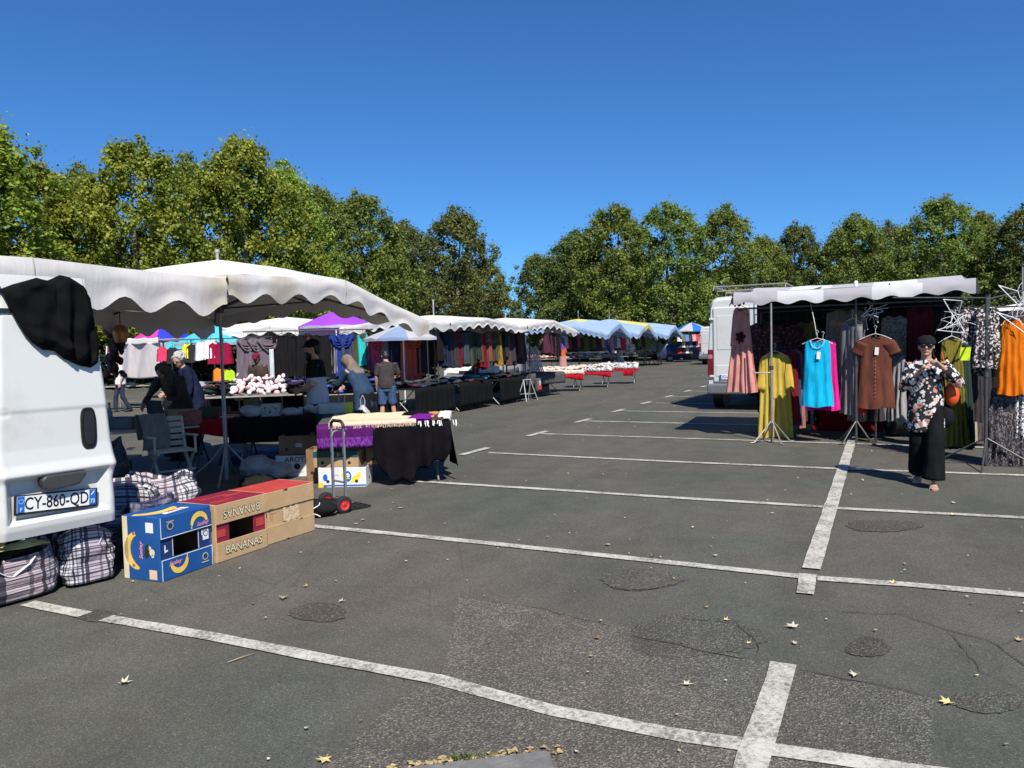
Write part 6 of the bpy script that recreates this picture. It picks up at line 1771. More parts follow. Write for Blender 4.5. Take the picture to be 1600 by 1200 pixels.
HANGW = M('hanger_white', (.72, .72, .71), .4); HANGK = M('hanger_dark', (.05, .05, .05), .5)
def hang(name, label, cat, p, rz, m, w0, w1, L, seed, sleeves=None, hanger=HANGW, tag_=False, group=None, mats2=None, hw=None, **kw):
    """garment on its hanger, shoulders at p"""
    t = thing(name, label, cat, p, rz, group)
    garment_mb(w0, w1, L, seed, **kw).build('cloth', m, t, smooth=180)
    if sleeves:
        for s in (-1, 1): sleeve_mb(s, w0, sleeves[0], sleeves[1], sleeves[2] if len(sleeves) > 2 else .25, seed=seed).build('sleeve', m, t, smooth=180)
    if hanger is not None:
        mb = MB(); hanger_into(mb, hw or w0*1.02, .012, .14); mb.build('hanger', hanger, t, smooth=60)
    if tag_:
        mb = MB(); mb.box((.02, -.075, -.24), (.055, .003, .115), rot=Matrix.Rotation(.08, 3, 'Y')); mb.build('price_tag', INKW, t)
        mb = MB(); mb.tube([(.0, -.05, -.10), (.015, -.075, -.19)], .002, 4); mb.build('tag_string', INKK, t)
    return t

# -------- the row of trousers and scarves under the second white canopy: each piece its own thing
ROWM = {}
def rowc(n, c): return cloth('row_'+n, c, .3)
RC = {'black': (.012, .011, .012), 'charcoal': (.045, .04, .042), 'dark red': (.17, .012, .018), 'brown': (.10, .055, .045), 'navy': (.018, .026, .055), 'olive': (.075, .068, .032), 'mustard': (.28, .16, .03), 'dark green': (.022, .045, .032),
      'coral': (.52, .10, .07), 'mauve grey': (.16, .125, .145), 'plum': (.085, .028, .045), 'rust': (.24, .075, .04), 'slate': (.05, .065, .08), 'blue': (.02, .04, .22), 'turquoise': (.03, .48, .46), 'pink': (.50, .06, .14), 'grey': (.20, .19, .19)}
rail = thing('clothes_rail', 'steel rail carrying the long row of trousers under the second canopy', 'rail', (-9.25, 15.1, 0))
mb = MB(); mb.tube([(0, -2.2, 2.08), (0, 3.4, 2.02)], .016, 7); mb.build('rail_tube', STEEL, rail, smooth=60)
for y in (-2.1, 3.3):
    mb = MB(); mb.tube([(0, y, 0.02), (0, y, 2.05)], .018, 7); mb.build('rail_post', STEEL_D, rail, smooth=60)
BASES = []
for k in range(6):
    me = garment_mb(.30, .34+.03*(k % 3), .72+.05*k*(.6), seed=k*3+1, neck=.05, nd=.03, folds=3, amp=.03, th=.09, nu=20, nv=7, drop=.03).mesh('cloth', cloth('row_black', RC['black'], .3), 179)
    BASES.append(me)
order = ['black', 'navy', 'charcoal', 'slate', 'charcoal', 'dark red', 'plum', 'dark green', 'slate', 'navy', 'olive', 'dark green', 'black', 'dark green', 'brown', 'dark red', 'dark red', 'brown', 'rust', 'brown', 'charcoal', 'olive', 'mustard', 'mustard', 'black', 'charcoal', 'plum', 'brown', 'charcoal', 'brown', 'black', 'brown', 'plum', 'brown', 'charcoal', 'plum']
def row_thing(cn, p, rz, s, me, lab, grp, cat='garment', nm='hanging_garment'):
    o = bpy.data.objects.new(nm, me); COL.objects.link(o); o.location = p; o.rotation_euler = (0, 0, rz); o.scale = s
    recolour(o, rowc(cn, RC[cn])); tag(o, lab, cat, grp); return o
NB = {}
for k, cn in enumerate(order):
    y = lerp(13.1, 17.9, k/(len(order)-1)); tot = order.count(cn); NB[cn] = NB.get(cn, 0)+1
    prev = order[k-1] if k else 'parasol'; nx = order[k+1] if k < len(order)-1 else 'canopy pole'
    row_thing(cn, (-9.22+R.u(-.05, .05), y, 2.03+R.u(-.04, .03)), rad(78+R.u(-12, 12)), (1, 1, R.u(.92, 1.15)), BASES[k % 6], '%s trousers hanging between the %s and %s in the long row' % (cn, prev, nx), 'trousers hanging under the second canopy')
for k in range(7):
    p = (-8.75+R.u(-.04, .04), 18.5+k*.16, 1.98); row_thing('black' if k % 2 else 'plum', p, rad(80), (1, 1, .82), BASES[k % 6], 'dark garment hanging at the right end of the canopy with white poles', 'dark garments right of the white post')
# a second, farther rail behind it in the dark
for k in range(18):
    cn = R.choice(['black', 'charcoal', 'plum', 'dark green', 'brown', 'slate'])
    row_thing(cn, (-11.6+R.u(-.1, .1), lerp(12.6, 18.4, k/17), 1.95), rad(80+R.u(-20, 20)), (1.1, 1, .9), BASES[k % 6], 'dark garment hanging in the shade at the back of the second canopy', 'garments at the back of the second canopy')

# -------- scarves and tops under the canopy behind the purple parasol
SC_ = [(388, 'mauve grey', 1.1, .50), (402, 'mauve grey', 1.0, .45), (420, 'mauve grey', 1.15, .55), (441, 'black', 1.2, .42), (462, 'black', 1.1, .40), (478, 'black', 1.2, .45), (490, 'plum', .8, .30), (504, 'black', 1.25, .55), (516, 'black', 1.2, .5), (522, 'grey', 1.0, .22), (530, 'blue', 1.15, .48), (540, 'blue', 1.1, .42), (552, 'olive', 1.2, .3), (567, 'turquoise', .85, .26), (575, 'olive', 1.1, .34), (590, 'pink', 1.1, .46), (606, 'grey', 1.1, .34), (617, 'navy', 1.1, .38), (641, 'coral', 1.25, .46), (650, 'coral', 1.15, .40), (660, 'charcoal', 1.1, .36)]
SCN = {}
for k, (px, cn, L, w) in enumerate(SC_):
    dep = lerp(19.2, 19.8, k/20); p = spot(px, dep); SCN[cn] = SCN.get(cn, 0)+1
    _z = lambda p_: 0 if p_ < 445 else 1 if p_ < 512 else 2 if p_ < 548 else 3 if p_ < 628 else 4
    _s = [j for j, a_ in enumerate(SC_) if a_[1] == cn and _z(a_[0]) == _z(px)]; _w = '' if len(_s) == 1 else ['left ', 'right '][_s.index(k)] if len(_s) == 2 else ['leftmost ', 'middle ', 'rightmost '][_s.index(k)]
    th_ = thing('hanging_scarf', (_w+'%s scarf or top hung %s' % (cn, ['left of the bearded man', 'just behind the bearded man\'s cap', 'between the bearded man and the stooping woman', 'above the stooping woman', 'right of the white parasol pole'][0 if px < 445 else 1 if px < 512 else 2 if px < 548 else 3 if px < 628 else 4])), 'scarf', (p.x, p.y, 2.02+R.u(-.04, .04)), rad(42+R.u(-8, 8)), 'scarves and tops hung up behind the front stall')
    o = garment_mb(w*1.05, w*1.2, L*.92, seed=k*2, neck=.12, nd=.14, folds=4, amp=.04, th=.10, nu=30, nv=10, drop=.06).build('cloth', rowc(cn, RC[cn]), th_, smooth=180)
    if cn in ('mauve grey', 'blue', 'coral', 'pink') and w > .38:
        mb = MB()
        for j in range(3): mb.tube([(w*(.46-.05*j)*math.cos(a), -.085-.01*j, -.06-(.14+.07*j)*math.sin(a)) for a in [PI*q/8 for q in range(9)]], .022, 6)
        mb.build('loop_of_cloth', rowc(cn, RC[cn]), th_, smooth=180)
    mb = MB(); hanger_into(mb, w*.9, .01, .12, .008); mb.build('hanger', HANGK, th_, smooth=60)
rl = thing('clothes_rail', 'rail carrying the scarves behind the front stall', 'rail', (0, 0, 0)); a, b = spot(380, 19.2), spot(668, 19.8)
mb = MB(); mb.tube([a+Vector((0, 0, 2.14)), b+Vector((0, 0, 2.14))], .016, 7); mb.build('rail_tube', STEEL_D, rl, smooth=60)
for q in (a, a.lerp(b, .5), b):
    mb = MB(); mb.tube([q, q+Vector((0, 0, 2.14))], .016, 7); mb.build('rail_post', M('white_pole', (.75, .75, .74), .4), rl, smooth=60)
pst = thing('post', 'white post and stacked white hanger bars left of the bearded man', 'post', spot(424, 18.6)); mb = MB(); mb.box((0, 0, .95), (.09, .06, 1.5)); mb.build('post_body', M('white_pole', (.75, .75, .74), .4), pst, bevel=.01)  # post added in place of white van patches showing between the goods

# -------- tables of clothes in the second row
def heap(label, c, rz, L, D, z, h, seed, cols, group='heaps of clothes on the tables', name='clothes_heap'):
    """a heap of folded clothes: many rounded folded pieces, uncountable"""
    rr = Rn(seed); mb = MB()
    for k in range(int(L*D*42)):
        x, y = rr.u(-L/2, L/2), rr.u(-D/2, D/2); a = rr.u(0, 3); w, d = rr.u(.09, .18), rr.u(.07, .13); zz = z+rr.u(0, h)*(1-abs(2*y/D)**3*.5)
        mm = rr.randrange(len(cols)); s0 = rr.u(0, 9)
        m3 = Matrix.Rotation(a, 3, 'Z') @ Matrix.Rotation(rr.u(-.3, .3), 3, 'X')
        vs0 = len(mb.v)
        mb.ball((x, y, zz+.02), (w, d, rr.u(.025, .05)), 8, 5, mm, rot=m3)
    o = mb.build(name, cols, smooth=180); o.location = c; o.rotation_euler = (0, 0, rz); o['kind'] = 'stuff'; return tag(o, label, 'clothes', group, 'stuff')
DC_ = [cloth('row_'+n, RC[n], .3) for n in ('black', 'charcoal', 'navy', 'plum', 'slate', 'dark green')]
for k, (x, y, L, lab) in enumerate(((-9.55, 12.6, 1.9, 'left of the striped parasol pole'), (-9.6, 14.75, 1.9, 'beyond the striped parasol pole'), (-9.5, 16.8, 1.8, 'under the row of trousers'))):
    tb = table('dark folding table heaped with clothes, '+lab, (x, y, 0), rad(90+2), L, .8, .72, WOODT, STEEL, name='folding_table', group='dark tables of the second stall')
    if k != 3: drape('table_cloth', 'black cloth standing in for shade below the dark table '+lab, 'cloth', tb, -L/2-.02, L/2+.02, -.42, .42, .722, .64 if k != 1 else .60, BLKC, 20+k, 8, .03, 40, 14)  # black sheet added for the shaded void under the table
    heap('dark folded clothes heaped on the table '+lab, (x, y, 0), rad(92), L*.95, .7, .73, .10, 30+k, DC_+([cloth('row_turquoise', RC['turquoise'], .3)] if k == 1 else []))
hp_ = heap('brown and dark bags piled behind the second stall tables', (-11.3, 14.2, 0), rad(90), 3.6, .8, .75, .42, 44, [cloth('row_'+n, RC[n], .3) for n in ('black', 'charcoal', 'brown', 'olive', 'black')])
# a trestle and a patterned bag under it
trs = thing('trestle', 'pale metal trestle leaning under the clothes tables', 'trestle', (-8.95, 17.5, 0), rad(85))
for a in (-1, 1):
    for s in (-1, 1):
        mb = MB(); mb.tube([(s*.34, a*.16, .01), (s*.20, 0, .62)], .014, 7); mb.build('leg', ALU, trs, smooth=60)
    mb = MB(); mb.tube([(-.29, a*.10, .22), (.29, a*.10, .22)], .011, 6); mb.build('stretcher', ALU, trs, smooth=60)
mb = MB(); mb.tube([(-.24, 0, .63), (.24, 0, .63)], .017, 7); mb.build('top_bar', ALU, trs, smooth=60)
bgb = thing('backpack', 'small grey bag with a red panel hanging below the clothes table', 'bag', (-8.95, 18.3, .22), rad(85))
mb = MB(); mb.box((0, 0, .22), (.26, .12, .40)); mb.build('bag_body', M('bag_grey', (.07, .07, .07), .8), bgb, bevel=.05, seg=3)
mb = MB(); mb.box((0, -.065, .14), (.18, .02, .14)); mb.build('bag_panel', M('bag_red', (.60, .05, .09), .6), bgb, bevel=.02)
mb = MB(); mb.prism(circ(0, .28, .07, 16, .08), ((0, -.062, 0), (1, 0, 0), (0, 0, 1), (0, -1, 0)), .004); mb.build('bag_print', M('print_grey', (.35, .35, .35), .6), bgb)
# grey covered table and white poles
gt = table('table under a plain grey cover, right of the second stall', (-9.7, 19.35, 0), rad(76), 2.4, .95, .74, WOODT, STEEL_D)
drape('table_cover', 'plain dark grey cover on the table before the white poles', 'cover', gt, -1.22, 1.22, -.50, .48, .744, .36, cloth('cover_grey', (.085, .085, .088), .1), 31, 3, .008, 40, 16)
drape('black_skirt', 'black skirt hanging below the grey cover', 'cloth', gt, -1.15, .4, -.44, -.40, .735, .62, BLKC, 33, 9, .03, 40, 12)
for k in range(9):
    b = spot(842+k*2.0, 26-k*.05); pl_ = thing('tent_pole', 'white tent pole in the bundle leaning behind the grey table', 'pole', b, 0, 'white poles leaning in a bundle')
    mb = MB(); mb.tube([(0, 0, .02), (-.75+.02*k, .25, 1.55+.02*(k % 3))], .022, 7); mb.build('pole_tube', M('white_pole', (.75, .75, .74), .4), pl_, smooth=60)
fr_ = thing('rack_frame', 'white metal rack standing left of the leaning poles', 'rack', spot(803, 26.0), rad(60))
for x in (-.45, 0, .45):
    mb = MB(); mb.tube([(x, 0, 0), (x, 0, 1.75)], .025, 7); mb.build('upright', M('white_pole', (.75, .75, .74), .4), fr_, smooth=60)
for z in (.75, 1.1, 1.45, 1.75):
    mb = MB(); mb.tube([(-.45, 0, z), (.45, 0, z)], .018, 7); mb.build('rung', M('white_pole', (.75, .75, .74), .4), fr_, smooth=60)
pst = thing('post', 'thick white post at the corner between the clothes row and the leaning poles', 'post', spot(819, 26.5)); mb = MB(); mb.box((0, 0, 1.0), (.12, .10, 1.9)); mb.build('post_body', M('white_pole', (.75, .75, .74), .4), pst, bevel=.015)

# the white van seen in gaps behind the second stall, and the red sign
v2 = van('white van side seen between the hanging trousers and the dark tables', (-13.9, 25.6, 0), rad(195), 5.2, 1.95, 2.05, group='white vans parked behind the stalls')
v3 = van('white van nose to tail with the one behind the clothes row, farther left', (-16.6, 19.6, 0), rad(196), 5.0, 1.95, 2.0, group='white vans parked behind the stalls')
sg = thing('sign', 'upright red sign with white marks standing before the white van', 'sign', spot(742, 24.2), rad(28))
mb = MB(); mb.box((0, 0, 1.15), (.22, .02, .55)); mb.build('board', M('sign_red', (.58, .02, .03), .5), sg, bevel=.004)
mb = MB()
for k in range(4): mb.prism(circ(0, 1.33-k*.115, .035, 10, .034), ((0, -.0105, 0), (1, 0, 0), (0, 0, 1), (0, -1, 0)), .001)
mb.build('sign_marks', INKW, sg)
mb = MB(); mb.tube([(0, 0, 0), (0, 0, .9)], .016, 7); mb.build('sign_post', STEEL, sg, smooth=60)

# red tables with rolls of cloth
REDS = cloth('red_skirt', (.36, .008, .016), .18)
def roll(label, c, rz, ln, r, m):
    o = MB(); o.tube([(-ln/2+ln*k/8, .01*math.sin(k), r+.008*math.sin(k*2.1)) for k in range(9)], [r*(1+.06*math.sin(k*1.7)) for k in range(9)], 14)
    o = o.build('fabric_roll', m, smooth=60); o.location = c; o.rotation_euler = (0, 0, rz); return tag(o, label, 'fabric roll', 'rolls of cloth on the red tables')
def printed(name, a, b, sc, th_=.5):
    m, N, L = nodes_of(name); v = tc(N); n = noise(N, L, v, sc, 3, .6, .6)
    return finish(m, N, L, ramp(N, L, n, [(th_-.02, a), (th_+.02, b)]), .8)
PFL = printed('white_floral_cloth', (.56, .54, .52), (.08, .07, .08), 16, .53); PPK = printed('pinkish_cloth', (.62, .42, .34), (.72, .56, .48), 20)
for k, (x, y, L, m, lab) in enumerate(((-9.75, 22.3, 1.55, PPK, 'first red-skirted table, with pinkish rolls of cloth'), (-9.45, 24.5, 1.5, PFL, 'second red-skirted table, with white flowered cloth'), (-9.15, 26.9, 1.5, PFL, 'last red-skirted table, piled with white cloth and one red piece'))):
    tb = table(lab, (x, y, 0), rad(12), L, .95, .56, WOODT, ALU, group='red-skirted cloth tables')
    drape('table_skirt', 'red skirt of the '+lab.split(',')[0], 'cloth', tb, -L/2-.04, L/2+.04, -.52, .46, .565, (lambda u: .14+.05*math.cos(u*6)) if k < 2 else (lambda u: .06+.18*(u > .62)*(u < .9)), REDS, 40+k, 6, .03, 50, 16)
    for j in range(4 if k < 2 else 3):
        roll('%s roll, %s on the %s' % ('pinkish' if k == 0 else 'flowered white', ['frontmost', 'second from the front', 'third from the front', 'hindmost'][j], lab.split(',')[0]), tb.matrix_basis @ Vector((0, -.42+j*.22, .57+.05*(j > 0))), rad(12)+R.u(-.05, .05), L*R.u(.95, 1.1), .085+.02*(j > 0), m if j != 2 else M('roll_cream', (.56, .53, .46), .8))
    heap('loose flowered cloth bunched along the '+lab.split(',')[0], (x, y, 0), rad(12), L*.9, .7, .72, .10, 60+k, [PFL, M('roll_cream', (.56, .53, .46), .8), PPK] if k else [PPK, M('roll_cream', (.56, .53, .46), .8)], 'loose cloth on the red tables', 'cloth_heap')

# ================================================================== far left behind the front stall
cur = thing('cloth_screen', 'pale grey cloth hung between poles at the far left', 'cloth', (0, 0, 0)); a, b = spot(184, 24.5), spot(250, 24.0)
mb = MB(); mb.grid(lambda u, v: a.lerp(b, u)+Vector((.10*math.sin(u*9)*(.3+v), .06*math.sin(u*14+v*2), lerp(2.0, .98, v)-.14*(1-v)*math.sin(PI*u)*0-.22*v*math.sin(PI*u)*.4)), 50, 20); mb.build('cloth', cloth('screen_grey', (.52, .47, .46), .12), cur, smooth=180, solid=.006)
mb = MB(); mb.grid(lambda u, v: a.lerp(b, u)+Vector((.0, -.05, lerp(2.16, 1.98, v)-.03*abs(math.sin(u*PI*3)))), 36, 4); mb.build('top_band', CANVAS, cur, smooth=180, solid=.008)
for q in (a, b):
    mb = MB(); mb.tube([q, q+Vector((0, 0, 2.15))], .02, 7); mb.build('post', STEEL, cur, smooth=60)
lowt = table('low dark table hung with small goods before the pale cloth', a.lerp(b, .55)+Vector((.3, -.4, 0)), rad(44), 2.4, .6, .72, WOODT, STEEL_D)
heap('dark goods on the table before the pale cloth', lowt.location, rad(44), 2.3, .5, .62, .12, 71, DC_)
# brown bags and a copper lampshade hung on the edge of the front stall
fg = thing('bag_bunch', 'bunch of dark brown bags hanging beside the van door at the stall edge', 'bags', spot(176, 11.0), 0)
for k in range(26):
    mb = MB(); mb.ball((R.u(-.11, .11), R.u(-.1, .1), 2.02-k*.025), (.05, .03, .085), 8, 7, rot=Matrix.Rotation(R.u(-1.2, 1.2), 3, 'Y'))
    mb.v = [tuple(Vector(p)+Vector((.02, .02, .02))*mnoise.noise((p[0]*24, p[1]*24, p[2]*24))) for p in mb.v]
    mb.build('bag_pouch', M('brown_leather', (.055, .022, .014), .45, .4, 16, .4, 60), fg, smooth=180)
cp = thing('lampshade', 'copper-coloured lampshade hanging beside the van door', 'lampshade', spot(190, 10.8)); mb = MB(); mb.lathe([(.07, 1.83), (.10, 1.94), (.095, 2.02), (.05, 2.07)], (0, 0, 0), 18); mb.build('shade', M('copper', (.50, .20, .09), .35, .2, 20, metal=.7), cp, smooth=60)
mb = MB(); mb.tube([(0, 0, 2.06), (0, 0, 2.25)], .006, 5); mb.build('cord', INKK, cp)
mg = thing('bead_strings', 'red and white bead strings hanging right of the van door', 'beads', spot(171, 12.5)+Vector((0, .15, .25)))
for k in range(5):
    mb = MB(); mb.tube([(-.08+k*.035, -.13, 1.55), (-.07+k*.034, -.16, 1.35), (-.06+k*.03, -.15, 1.1)], .010, 6); mb.build('hanging_string', BXRED if k % 2 else INKW, mg, smooth=60)
# colourful toys and clothes under the turquoise parasol
TOY = [((350, 603), .35, (.80, .22, .02), 'orange'), ((343, 590), .28, (.80, .25, .03), 'orange'), ((357, 590), .22, (.45, .75, .03), 'lime'), ((346, 618), .25, (.75, .55, .03), 'yellow'), ((338, 552), .30, (.30, .01, .04), 'dark red'), ((350, 552), .30, (.28, .01, .05), 'dark red'), ((330, 545), .26, (.75, .75, .75), 'white'), ((316, 548), .26, (.70, .70, .72), 'white'), ((372, 610), .34, (.78, .78, .80), 'white'), ((381, 612), .34, (.74, .74, .78), 'white'), ((396, 598), .2, (.40, .50, .62), 'pale blue'), ((293, 548), .2, (.75, .70, .05), 'yellow'), ((302, 552), .25, (.03, .03, .03), 'black'), ((270, 555), .22, (.03, .03, .03), 'black'), ((254, 553), .2, (.70, .05, .12), 'red')]
for k, (q, s, c, cn) in enumerate(TOY):
    dep = 19.5; p = spot(q[0], dep); z = CAM[2]+(at_h(q[0])-q[1])/FPX*dep
    t = thing('hanging_goods', ('left ' if q[0] in (338, 316, 372, 343) else 'right ' if cn in ('dark red', 'orange', 'white') else '')+'%s goods hung up %s' % (cn, 'below the turquoise parasol, left of the canopy pole' if q[0] < 362 else 'right of the canopy pole before the white post'), 'goods', (p.x, p.y, z+s*.9), rad(45), 'bright goods at the stalls behind')
    garment_mb(s*1.2, s*1.5, s*1.8, seed=k, neck=s*.25, nd=.04, folds=4, amp=.04, th=.1, nu=20, nv=8).build('cloth', cloth('goods_%d' % k, c, .3), t, smooth=180)
    mb = MB(); hanger_into(mb, s, .01, .1, .008); mb.build('hanger', HANGK, t, smooth=60)
sx = thing('display_rail', 'dark display rail for bright goods under the turquoise parasol', 'rail', (0, 0, 0)); a, b = spot(250, 20), spot(400, 19.8)
for z in (2.0, 1.75): 
    mb = MB(); mb.tube([a+Vector((0, 0, z)), b+Vector((0, 0, z))], .014, 6); mb.build('rail_tube', STEEL_D, sx, smooth=60)
for q in (a, a.lerp(b, .33), a.lerp(b, .66), b):
    mb = MB(); mb.tube([q, q+Vector((0, 0, 2.0))], .016, 6); mb.build('rail_post', STEEL_D, sx, smooth=60)
# the sock stand: a tray of pale rolled socks in the sun
st_ = table('wooden stand tilted towards us, loaded with pale rolled socks', spot(404, 15.6), rad(40), 1.05, .75, .80, WOODT, STEEL_D)
SOCKM = [M('sock_white', (.76, .72, .72), .85), M('sock_pink', (.72, .46, .46), .85)]
for k in range(64):
    i, j = k % 9, k//9; p = on(st_, -.46+i*.113+R.u(-.05, .05), -.30+j*.10+R.u(-.05, .05), .83+.04*j+R.u(0, .09))
    if k == 0: sme = MB(); sme.ball((0, 0, 0), (.062, .05, .055), 10, 8); sme = sme.mesh('sock_roll', SOCKM[0], 179)
    o = bpy.data.objects.new('sock_roll', sme); COL.objects.link(o); o.location = p; o.rotation_euler = (R.u(-1, 1), R.u(-1, 1), R.u(0, 3)); o.scale = (R.u(.6, 1.3), R.u(.5, 1.0), R.u(.5, 1.1)); recolour(o, SOCKM[k % 2]); tag(o, 'pale rolled pair of socks on the wooden stand behind the front stall' if k % 2 == 0 else 'pinkish rolled pair of socks on the wooden stand behind the front stall', 'socks', 'rolled socks on the stand')
heap('dark shoes and bags heaped behind the sock stand', spot(420, 16.8), rad(40), 2.6, .9, .75, .28, 81, DC_+[cloth('row_brown', RC['brown'], .3)])
dkt = table('dark table under the shoes behind the sock stand', spot(420, 16.8), rad(40), 2.7, 1.0, .74, WOODT, STEEL_D)
for q, dep in (((330, 0), 17.5), ((545, 0), 16.5), ((480, 0), 17.2)):
    pos = spot(q[0], dep); tb = table('dark goods table %s' % {330: 'behind the grey-haired woman', 545: 'behind the stooping woman', 480: 'behind the bearded man'}[q[0]], pos, rad(42), 1.9, .8, .74, WOODT, STEEL_D)
    drape('table_cloth', 'black cloth on the goods table %s' % {330: 'behind the grey-haired woman', 545: 'behind the stooping woman', 480: 'behind the bearded man'}[q[0]], 'cloth', tb, -.97, .97, -.42, .42, .742, .5, BLKC, q[0], 8, .03, 40, 12)
    heap('dark goods on the table %s' % {330: 'behind the grey-haired woman', 545: 'behind the stooping woman', 480: 'behind the bearded man'}[q[0]], pos, rad(42), 1.8, .7, .75, .22, q[0], DC_+[M('goods_blue', (.02, .06, .35), .5), M('goods_violet', (.15, .06, .30), .6), M('goods_grey', (.3, .3, .3), .6)])
# ================================================================== right stall: striped awning over racks of dresses
STR_G = M('awning_grey', (.43, .405, .42), .8, .08, 2, .2, 18, trans=.04); STR_W = M('awning_white', (.64, .62, .62), .8, .06, 2, .2, 18, trans=.04)
bcm = cloth('back_curtain', (.022, .020, .021), .3)
for a_, b_, lab in (((-1.72, 12.20), (1.68, 12.20), 'black curtain closing the back of the dress stall'), ((1.9, 12.0), (3.6, 11.4), 'black curtain behind the right rack')):
    mb = MB(); mb.grid(lambda u, v: Vector((lerp(a_[0], b_[0], u), lerp(a_[1], b_[1], u)+.04*math.sin(u*40)*(.4+v), lerp(2.56 if a_[0] < 1 else 1.95, .25, v))), 60, 8); tag(mb.build('curtain', bcm, smooth=180, solid=.006), lab, 'curtain')
aw = thing('awning', 'grey and white striped awning with a wavy front edge over the dress stall', 'awning', (0, 9.8, 0))
X0, X1, YB = -1.74, 1.66, 2.35
def awz(x): return lerp(2.42, 2.46, (x-X0)/(X1-X0))-.03*math.sin(PI*(x-X0)/(X1-X0))
NP = 5
for k in range(NP):
    xa, xb = lerp(X0, X1, k/NP), lerp(X0, X1, (k+1)/NP); m = STR_W if k % 2 else STR_G
    mb = MB(); mb.grid(lambda u, v: Vector((lerp(xa, xb, u), v*YB, awz(lerp(xa, xb, u))+.20*v-.05*math.sin(PI*v)+.012*mnoise.noise((lerp(xa, xb, u)*2, v*3, 1)))), 10, 10); mb.build('roof_panel', m, aw, smooth=180)
    mb = MB()
    def vf(u, v):
        x = lerp(xa, xb, u); sc = .185+.028*math.cos(2*PI*(x-X0)/.42)
        return Vector((x, -.012*math.sin(v*PI)-.02*v-.012*v*mnoise.noise((x*5, v*3, 2)), awz(x)-v*(sc+.03*mnoise.noise((x*2, 1, 1)))))
    mb.grid(vf, 16, 5); mb.build('valance', m, aw, smooth=180)
for s, x in ((-1, X0), (1, X1)):
    mb = MB()
    def ef(u, v):
        y = u*YB; z = awz(x)+.20*u-.05*math.sin(PI*u)
        return Vector((x+s*(.02+.05*v+.025*mnoise.noise((u*7, v*4, s)))-(0 if s < 0 else .0), y, z-v*(.20+.03*math.cos(u*30))+.0))
    mb.grid(ef, 26, 6); mb.build('end_flap', STR_G if s < 0 else STR_W, aw, smooth=180)
for y, z in ((.02, -.03), (YB-.02, .17)):
    mb = MB(); mb.tube([(X0, y, 2.42+z), (X1, y, 2.44+z)], .018, 7); mb.build('frame_bar', STEEL_D, aw, smooth=60)
for x in (X0+.02, -.55, .55, X1-.02):
    mb = MB(); mb.tube([(x, .02, 2.40), (x, YB, 2.58)], .014, 6); mb.build('frame_bar', STEEL_D, aw, smooth=60)
mb = MB(); mb.lathe([(.03, 0), (.03, .07), (.012, .09)], (.07, .30, 2.44), 10); mb.build('finial', INKW, aw, smooth=40)
def tripod(label, x, y, h, arms=(), m=STEEL_D, rz=0.0, spread=.30):
    t = thing('stand', label, 'stand', (x, y, 0), rz, 'pole stands of the dress stall')
    mb = MB(); mb.tube([(0, 0, .02), (0, 0, h*.55)], .022, 8); mb.tube([(0, 0, h*.52), (0, 0, h)], .016, 8); mb.build('pole', m, t, smooth=60)
    mb = MB(); mb.lathe([(.03, -.03), (.032, 0), (.03, .03)], (0, 0, h*.54), 10); mb.build('clamp', STEEL_D, t, smooth=40)
    for k in range(4):
        a = k*PI/2+.5; d = Vector((math.cos(a), math.sin(a), 0))
        mb = MB(); mb.tube([Vector((0, 0, .36)), d*spread+Vector((0, 0, .02)), d*(spread*1.25)+Vector((0, 0, .014))], .012, 6); mb.build('foot', m, t, smooth=60)
    for a in arms:
        mb = MB(); mb.tube([Vector(a[0]), Vector(a[1])], .012, 6); mb.build('arm', m, t, smooth=60)
    return t
tripod('pole stand before the yellow dress under the striped awning', -1.15, 9.72, 2.22, [((0, 0, 1.12), (-.27, -.04, 1.12)), ((-.27, -.04, 1.10), (-.27, -.04, 1.15))], STEEL, .1)
tripod('pole stand between the turquoise and the brown dress', .075, 9.95, 2.30, [], STEEL_D, .4)
tripod('pole stand at the right by the orange dress', 1.62, 8.05, 2.12, [((0, 0, 2.10), (-.55, .9, 2.16)), ((0, 0, 2.08), (.9, -.2, 2.26)), ((0, 0, 1.7), (.45, .25, 2.16))], STEEL_D, .9, .55)
# rails inside the stall
def rail_(label, a, b, z, posts=True, z2=None):
    t = thing('clothes_rail', label, 'rail', (a[0], a[1], 0)); d = Vector((b[0]-a[0], b[1]-a[1], 0))
    mb = MB(); mb.tube([Vector((0, 0, z)), d+Vector((0, 0, z2 or z))], .014, 7); mb.build('rail_tube', STEEL_D, t, smooth=60)
    if posts:
        for p in (Vector((0, 0, 0)), d):
            mb = MB(); mb.tube([p, p+Vector((0, 0, z))], .014, 7); mb.build('rail_post', STEEL_D, t, smooth=60)
    return t
rail_('low rail of dresses behind the yellow dress', (-1.22, 10.3), (-.62, 11.8), 1.50)
rail_('high rail along the back of the dress stall', (-1.6, 11.9), (1.6, 11.9), 2.15)
rail_('short rail behind the brown dress', (.35, 10.0), (.35, 11.4), 1.72)
rail_('rail under the front edge of the striped awning', (-1.7, 9.95), (1.6, 9.95), 2.16, False)
